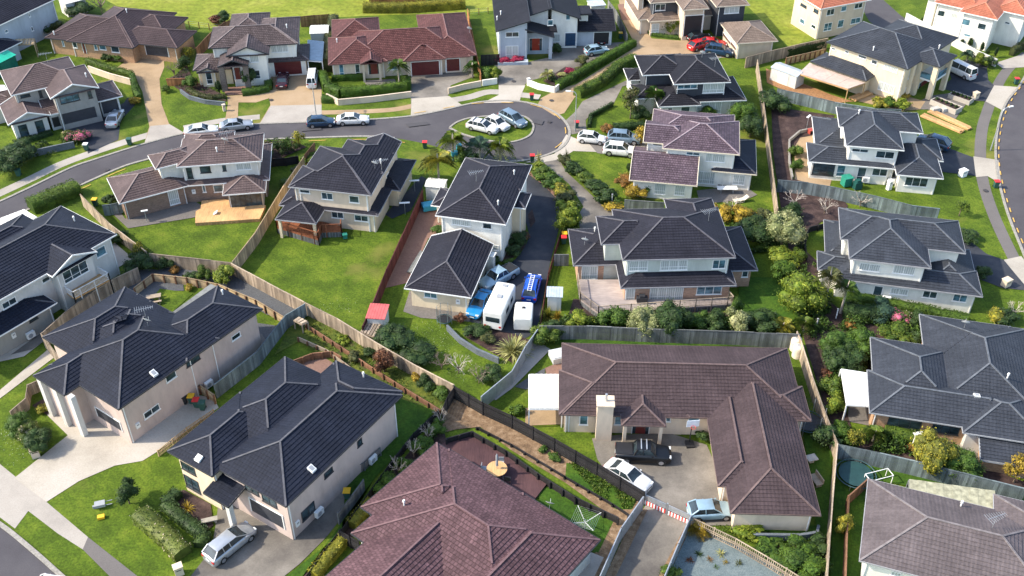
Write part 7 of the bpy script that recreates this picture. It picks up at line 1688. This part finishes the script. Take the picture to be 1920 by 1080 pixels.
lounger('cream lounger on the lawn edge by the purple roofed house', 1388, 378, .3, CREAM); lounger('white sun lounger on the new pine deck', 394, 406, .1, WHITE)
# basketball hoop, barbecue, timber stack, other yard things
p = at(1293, 834, 0); o = empty('basketball_hoop', (p.x, p.y, 0), .1, 'freestanding basketball hoop with a dark base beside the bungalow wall', 'basketball hoop'); m = MB(); m.box(-.4, -.5, 0, .4, .4, .25); m.build('base', BLACK, o); m = MB(); m.tube([(0, .2, .2), (0, .1, 2.9)], .05, 7); m.build('pole', BLACK, o)
m = MB(); m.box(-.6, -.1, 2.5, .6, -.06, 3.3); m.build('backboard', mat_plain('backboard', (.6, .65, .7), .3), o); m = MB(); m.tube([(.23 * math.cos(k * .524), -.35 + .23 * math.sin(k * .524), 2.65) for k in range(13)], .02, 5); m.build('ring', REDB, o)
p = at(1203, 568, .8); o = empty('barbecue', (p.x, p.y, .8), 0, 'dark covered barbecue on the silvered deck', 'barbecue'); m = MB(); m.box(-.6, -.3, .3, .6, .3, .85); m.box(-.3, -.25, .85, .3, .25, 1.1); m.build('body', DARK, o); m = MB(); m.box(-.55, -.25, 0, .55, .25, .3); m.build('trolley', GREY, o)
def stack(label, a, b, w_, h, n, mat):
    A, B = at(*a, 0), at(*b, 0); o = empty('timber_stack', (A.x, A.y, .06), math.atan2(B.y - A.y, B.x - A.x), label, 'timber'); L = (B - A).length; m = MB()
    for j in range(n):
        for k in range(h): m.box(random.uniform(0, .3), j * w_ / n, k * .1, L - random.uniform(0, .4), (j + 1) * w_ / n - .015, (k + 1) * .1 - .01)
    m.build('boards', mat, o)
stack('long stack of fresh pine boards on the grass, upper of two', (1738, 211), (1815, 246), 1.0, 3, 5, T_NEW); stack('long stack of fresh pine boards on the grass, lower of two', (1724, 219), (1802, 252), 1.0, 3, 5, T_NEW)
stack('bundle of pine offcuts beside the pergola', (1603, 192), (1638, 178), 1.3, 3, 5, T_NEW); stack('stack of grey reclaimed boards beside the cream garage', (776, 516), (802, 474), .9, 2, 4, T_GRY)
p = at(1718, 172, 0)
def planterwall(label, a, b, w_, h, mat=CONCP):
    A, B = at(*a, 0), at(*b, 0); o = empty('planter', (A.x, A.y, 0), math.atan2(B.y - A.y, B.x - A.x), label, 'planter'); L = (B - A).length; m = MB(); m.box(0, 0, 0, L, .15, h); m.box(0, w_ - .15, 0, L, w_, h); m.box(0, .15, 0, .15, w_ - .15, h); m.box(L - .15, .15, 0, L, w_ - .15, h); m.build('wall', mat, o); m = MB(); m.box(.15, .15, 0, L - .15, w_ - .15, h - .12); m.build('soil', MULCH, o)
    for i in range(5):
        c = bpy.data.objects.new('plant', PM['small'][i % 2]); COL.objects.link(c); c.parent = o; c.location = (L * (i + .6) / 5.4, w_ / 2, h + .1); c.scale = (.28, .28, .3); c.material_slots[0].link = 'OBJECT'; c.material_slots[0].material = LF['dark']
planterwall('terraced concrete planter before the cream house, upper one', (1776, 184), (1816, 198), 1.6, .7); planterwall('terraced concrete planter before the cream house, lower one', (1742, 196), (1790, 216), 1.8, .8)
stack('grey bench seat by the brown garage wing patio', (1412, 988), (1432, 990), .5, 4, 2, T_GRY)
# ball, poles and odd garden items
for lab, u, v, h in (('white post light at the mulch steps, left one', 1530, 615, 1.2), ('white post light at the mulch steps, right one', 1567, 598, 1.3), ('grey post on the shared lane garden edge', 1147, 383, 1.4)):
    p = at(u, v, 0); o = empty('garden_post', (p.x, p.y, 0), 0, lab, 'post'); m = MB(); m.box(-.05, -.05, 0, .05, .05, h); m.build('post', WHITE, o); m = MB(); m.box(-.09, -.09, h, .09, .09, h + .12); m.build('cap', GREY, o)
p = at(163, 962, 0)
def lump(name, label, cat, u, v, mat, parts):
    p = at(u, v, .05); o = empty(name, p, .3, label, cat); m = MB()
    for b in parts: m.box(*b)
    m.build('body', mat, o); return o
lump('wheelbarrow', 'upturned grey wheelbarrow on the front lawn at lower left', 'wheelbarrow', 190, 950, GREY, [(-.5, -.3, .2, .4, .3, .5), (.4, -.25, .3, 1.0, -.2, .35), (.4, .2, .3, 1.0, .25, .35), (-.7, -.08, 0, -.4, .08, .3)])
lump('toy_box', 'small yellow box lying on the front lawn at lower left', 'box', 190, 971, YELL, [(-.3, -.2, 0, .3, .2, .25)])
lump('garden_bench', 'stone seat with pots beside the entry of the black roofed house', 'bench', 394, 980, mat_plain('stone_grey', (.3, .28, .24), .8, .2, .2), [(-.7, -.25, .35, .7, .25, .45), (-.6, -.2, 0, -.4, .2, .35), (.4, -.2, 0, .6, .2, .35)])
lump('outdoor_table', 'pale picnic table at the edge of the small square lawn', 'table', 290, 565, T_PAL, [(-.8, -.35, .7, .8, .35, .76), (-.8, -.8, .4, .8, -.55, .45), (-.8, .55, .4, .8, .8, .45), (-.6, -.7, 0, -.5, .7, .4), (.5, -.7, 0, .6, .7, .4), (-.6, -.1, .4, -.5, .1, .7), (.5, -.1, .4, .6, .1, .7)])
lump('paddling_pool', 'covered spa pool in the nook left of the brown roof', 'spa', 1048, 672, mat_plain('spa_white', (.5, .52, .52), .5), [(-.9, -.8, 0, .9, .8, .7), (-.8, -.7, .7, .8, .7, .78)])
lump('pool_cover', 'turquoise covered frame beside the white double door shed', 'pool', 808, 392, mat_plain('turquoise_cover', (.03, .25, .36), .4), [(-1.1, -.7, .2, 1.1, .7, .8), (-1.0, -.6, .8, 1.0, .6, .86)])
lump('playhouse', 'turquoise play frame between the palms on the lawn', 'play frame', 857, 298, mat_plain('turquoise_cover', 0), [(-.8, -.6, .8, 0, 0, 1.4), (.1, .1, 1.0, .8, .8, 1.9), (-.75, -.55, 0, -.65, -.45, .8), (-.1, -.1, 0, 0, 0, .8), (.7, .1, 0, .8, .2, 1.0), (.1, .7, 0, .2, .8, 1.0)])
lump('play_tent', 'green mesh play frame on the lawn behind the slate roofed house', 'play frame', 1590, 347, mat_plain('green_mesh', (.02, .22, .15), .6), [(-.9, -.5, .1, .2, .5, 1.3), (-1.0, -.6, 1.3, .3, .6, 1.36)])
lump('play_tent', 'dark green covered bundle right of the mesh play frame', 'bundle', 1606, 353, mat_plain('green_dark_cover', (.01, .07, .06), .6), [(-.5, -.4, 0, .5, .4, 1.0), (-.3, -.3, 1.0, .3, .3, 1.3)])
lump('swing_frame', 'white metal frame on the lawn above the taupe roof', 'frame', 1650, 912, WHITE, [(-1.2, 0, 1.0, 1.2, .06, 1.06), (-1.2, .0, 0, -1.14, .06, 1.0), (1.14, 0, 0, 1.2, .06, 1.0), (-1.2, .9, 1.0, 1.2, .96, 1.06), (-1.2, .9, 0, -1.14, .96, 1.0), (1.14, .9, 0, 1.2, .96, 1.0), (-1.2, .06, 1.0, -1.14, .9, 1.06), (1.14, .06, 1.0, 1.2, .9, 1.06)])
lump('garden_table', 'oval stone topped table on the side lawn by the brown roof', 'table', 1520, 866, mat_plain('stone_pale', (.5, .44, .36), .8, .2, .2), [(-.5, -.4, .5, .5, .4, .6), (-.2, -.2, 0, .2, .2, .5)])
lump('garden_bench', 'timber bench on the side lawn beside the brown roof', 'bench', 1530, 905, T_PAL, [(-.4, -.7, .4, .2, .7, .48), (.2, -.7, .45, .28, .7, .95), (-.35, -.6, 0, .2, -.5, .4), (-.35, .5, 0, .2, .6, .4)])
lump('boulders', 'pale concrete blocks lying on the grass before the cream house', 'blocks', 1756, 208, mat_plain('concrete_block', (.42, .40, .36), .9, .2, .2), [(-.9, -.4, 0, .3, .4, .6), (.6, -.7, 0, 1.6, .2, .5)])
lump('planter_pot', 'teal pot with a small plant beside the red stained deck', 'pot', 647, 446, mat_plain('teal_pot', (.03, .2, .15), .3), [(-.25, -.25, 0, .25, .25, .5), (-.3, -.3, .5, .3, .3, .58)])
lump('picnic_set', 'red and cream outdoor setting on the tan terrace beside the slate roof', 'outdoor setting', 1522, 250, mat_plain('setting_red', (.35, .06, .04), .5), [(-.6, -.4, .6, .6, .4, .66), (-.5, -.3, 0, -.4, .3, .6), (.4, -.3, 0, .5, .3, .6), (1.0, -.2, .3, 1.5, .3, .4), (1.4, -.2, .4, 1.5, .3, .9)])

cover('tiny white daisies scattered over the lawns', 'daisy', [([(740, 620), (800, 600), (840, 610), (900, 690), (870, 720), (760, 640)], 900), ([(0, 800), (40, 770), (60, 850), (20, 880), (0, 870)], 260), ([(600, 560), (680, 560), (660, 600), (600, 580)], 120)], 'daisies', (.03, .07), (.025, .05), -.4, 1)
# repairs and iron covers in the road surface
for px in ([(560, 240), (600, 238), (604, 243), (565, 246)], [(300, 282), (322, 276), (328, 281), (306, 288)], [(760, 232), (800, 228), (806, 233), (766, 238)], [(1000, 222), (1020, 226), (1016, 234), (998, 230)], [(130, 345), (152, 336), (158, 341), (136, 351)]):
    patch('road_patch', mat_ground('patched_asphalt', [(.06, .058, .064), (.08, .077, .08)], .8, 14, .9, .1, .005, amp=(.85, 1.1)), px)
for u, v in ((508, 187), (1034, 188), (963, 152), (1848, 357), (1030, 228), (420, 252), (200, 318)):
    c = at(u, v, lay() + .002); m = MB(); m.disc((c.x, c.y, c.z), .34, 18); structure('manhole_cover', m, mat_plain('cast_iron', (.05, .045, .045), .6, .3, .3, 6))
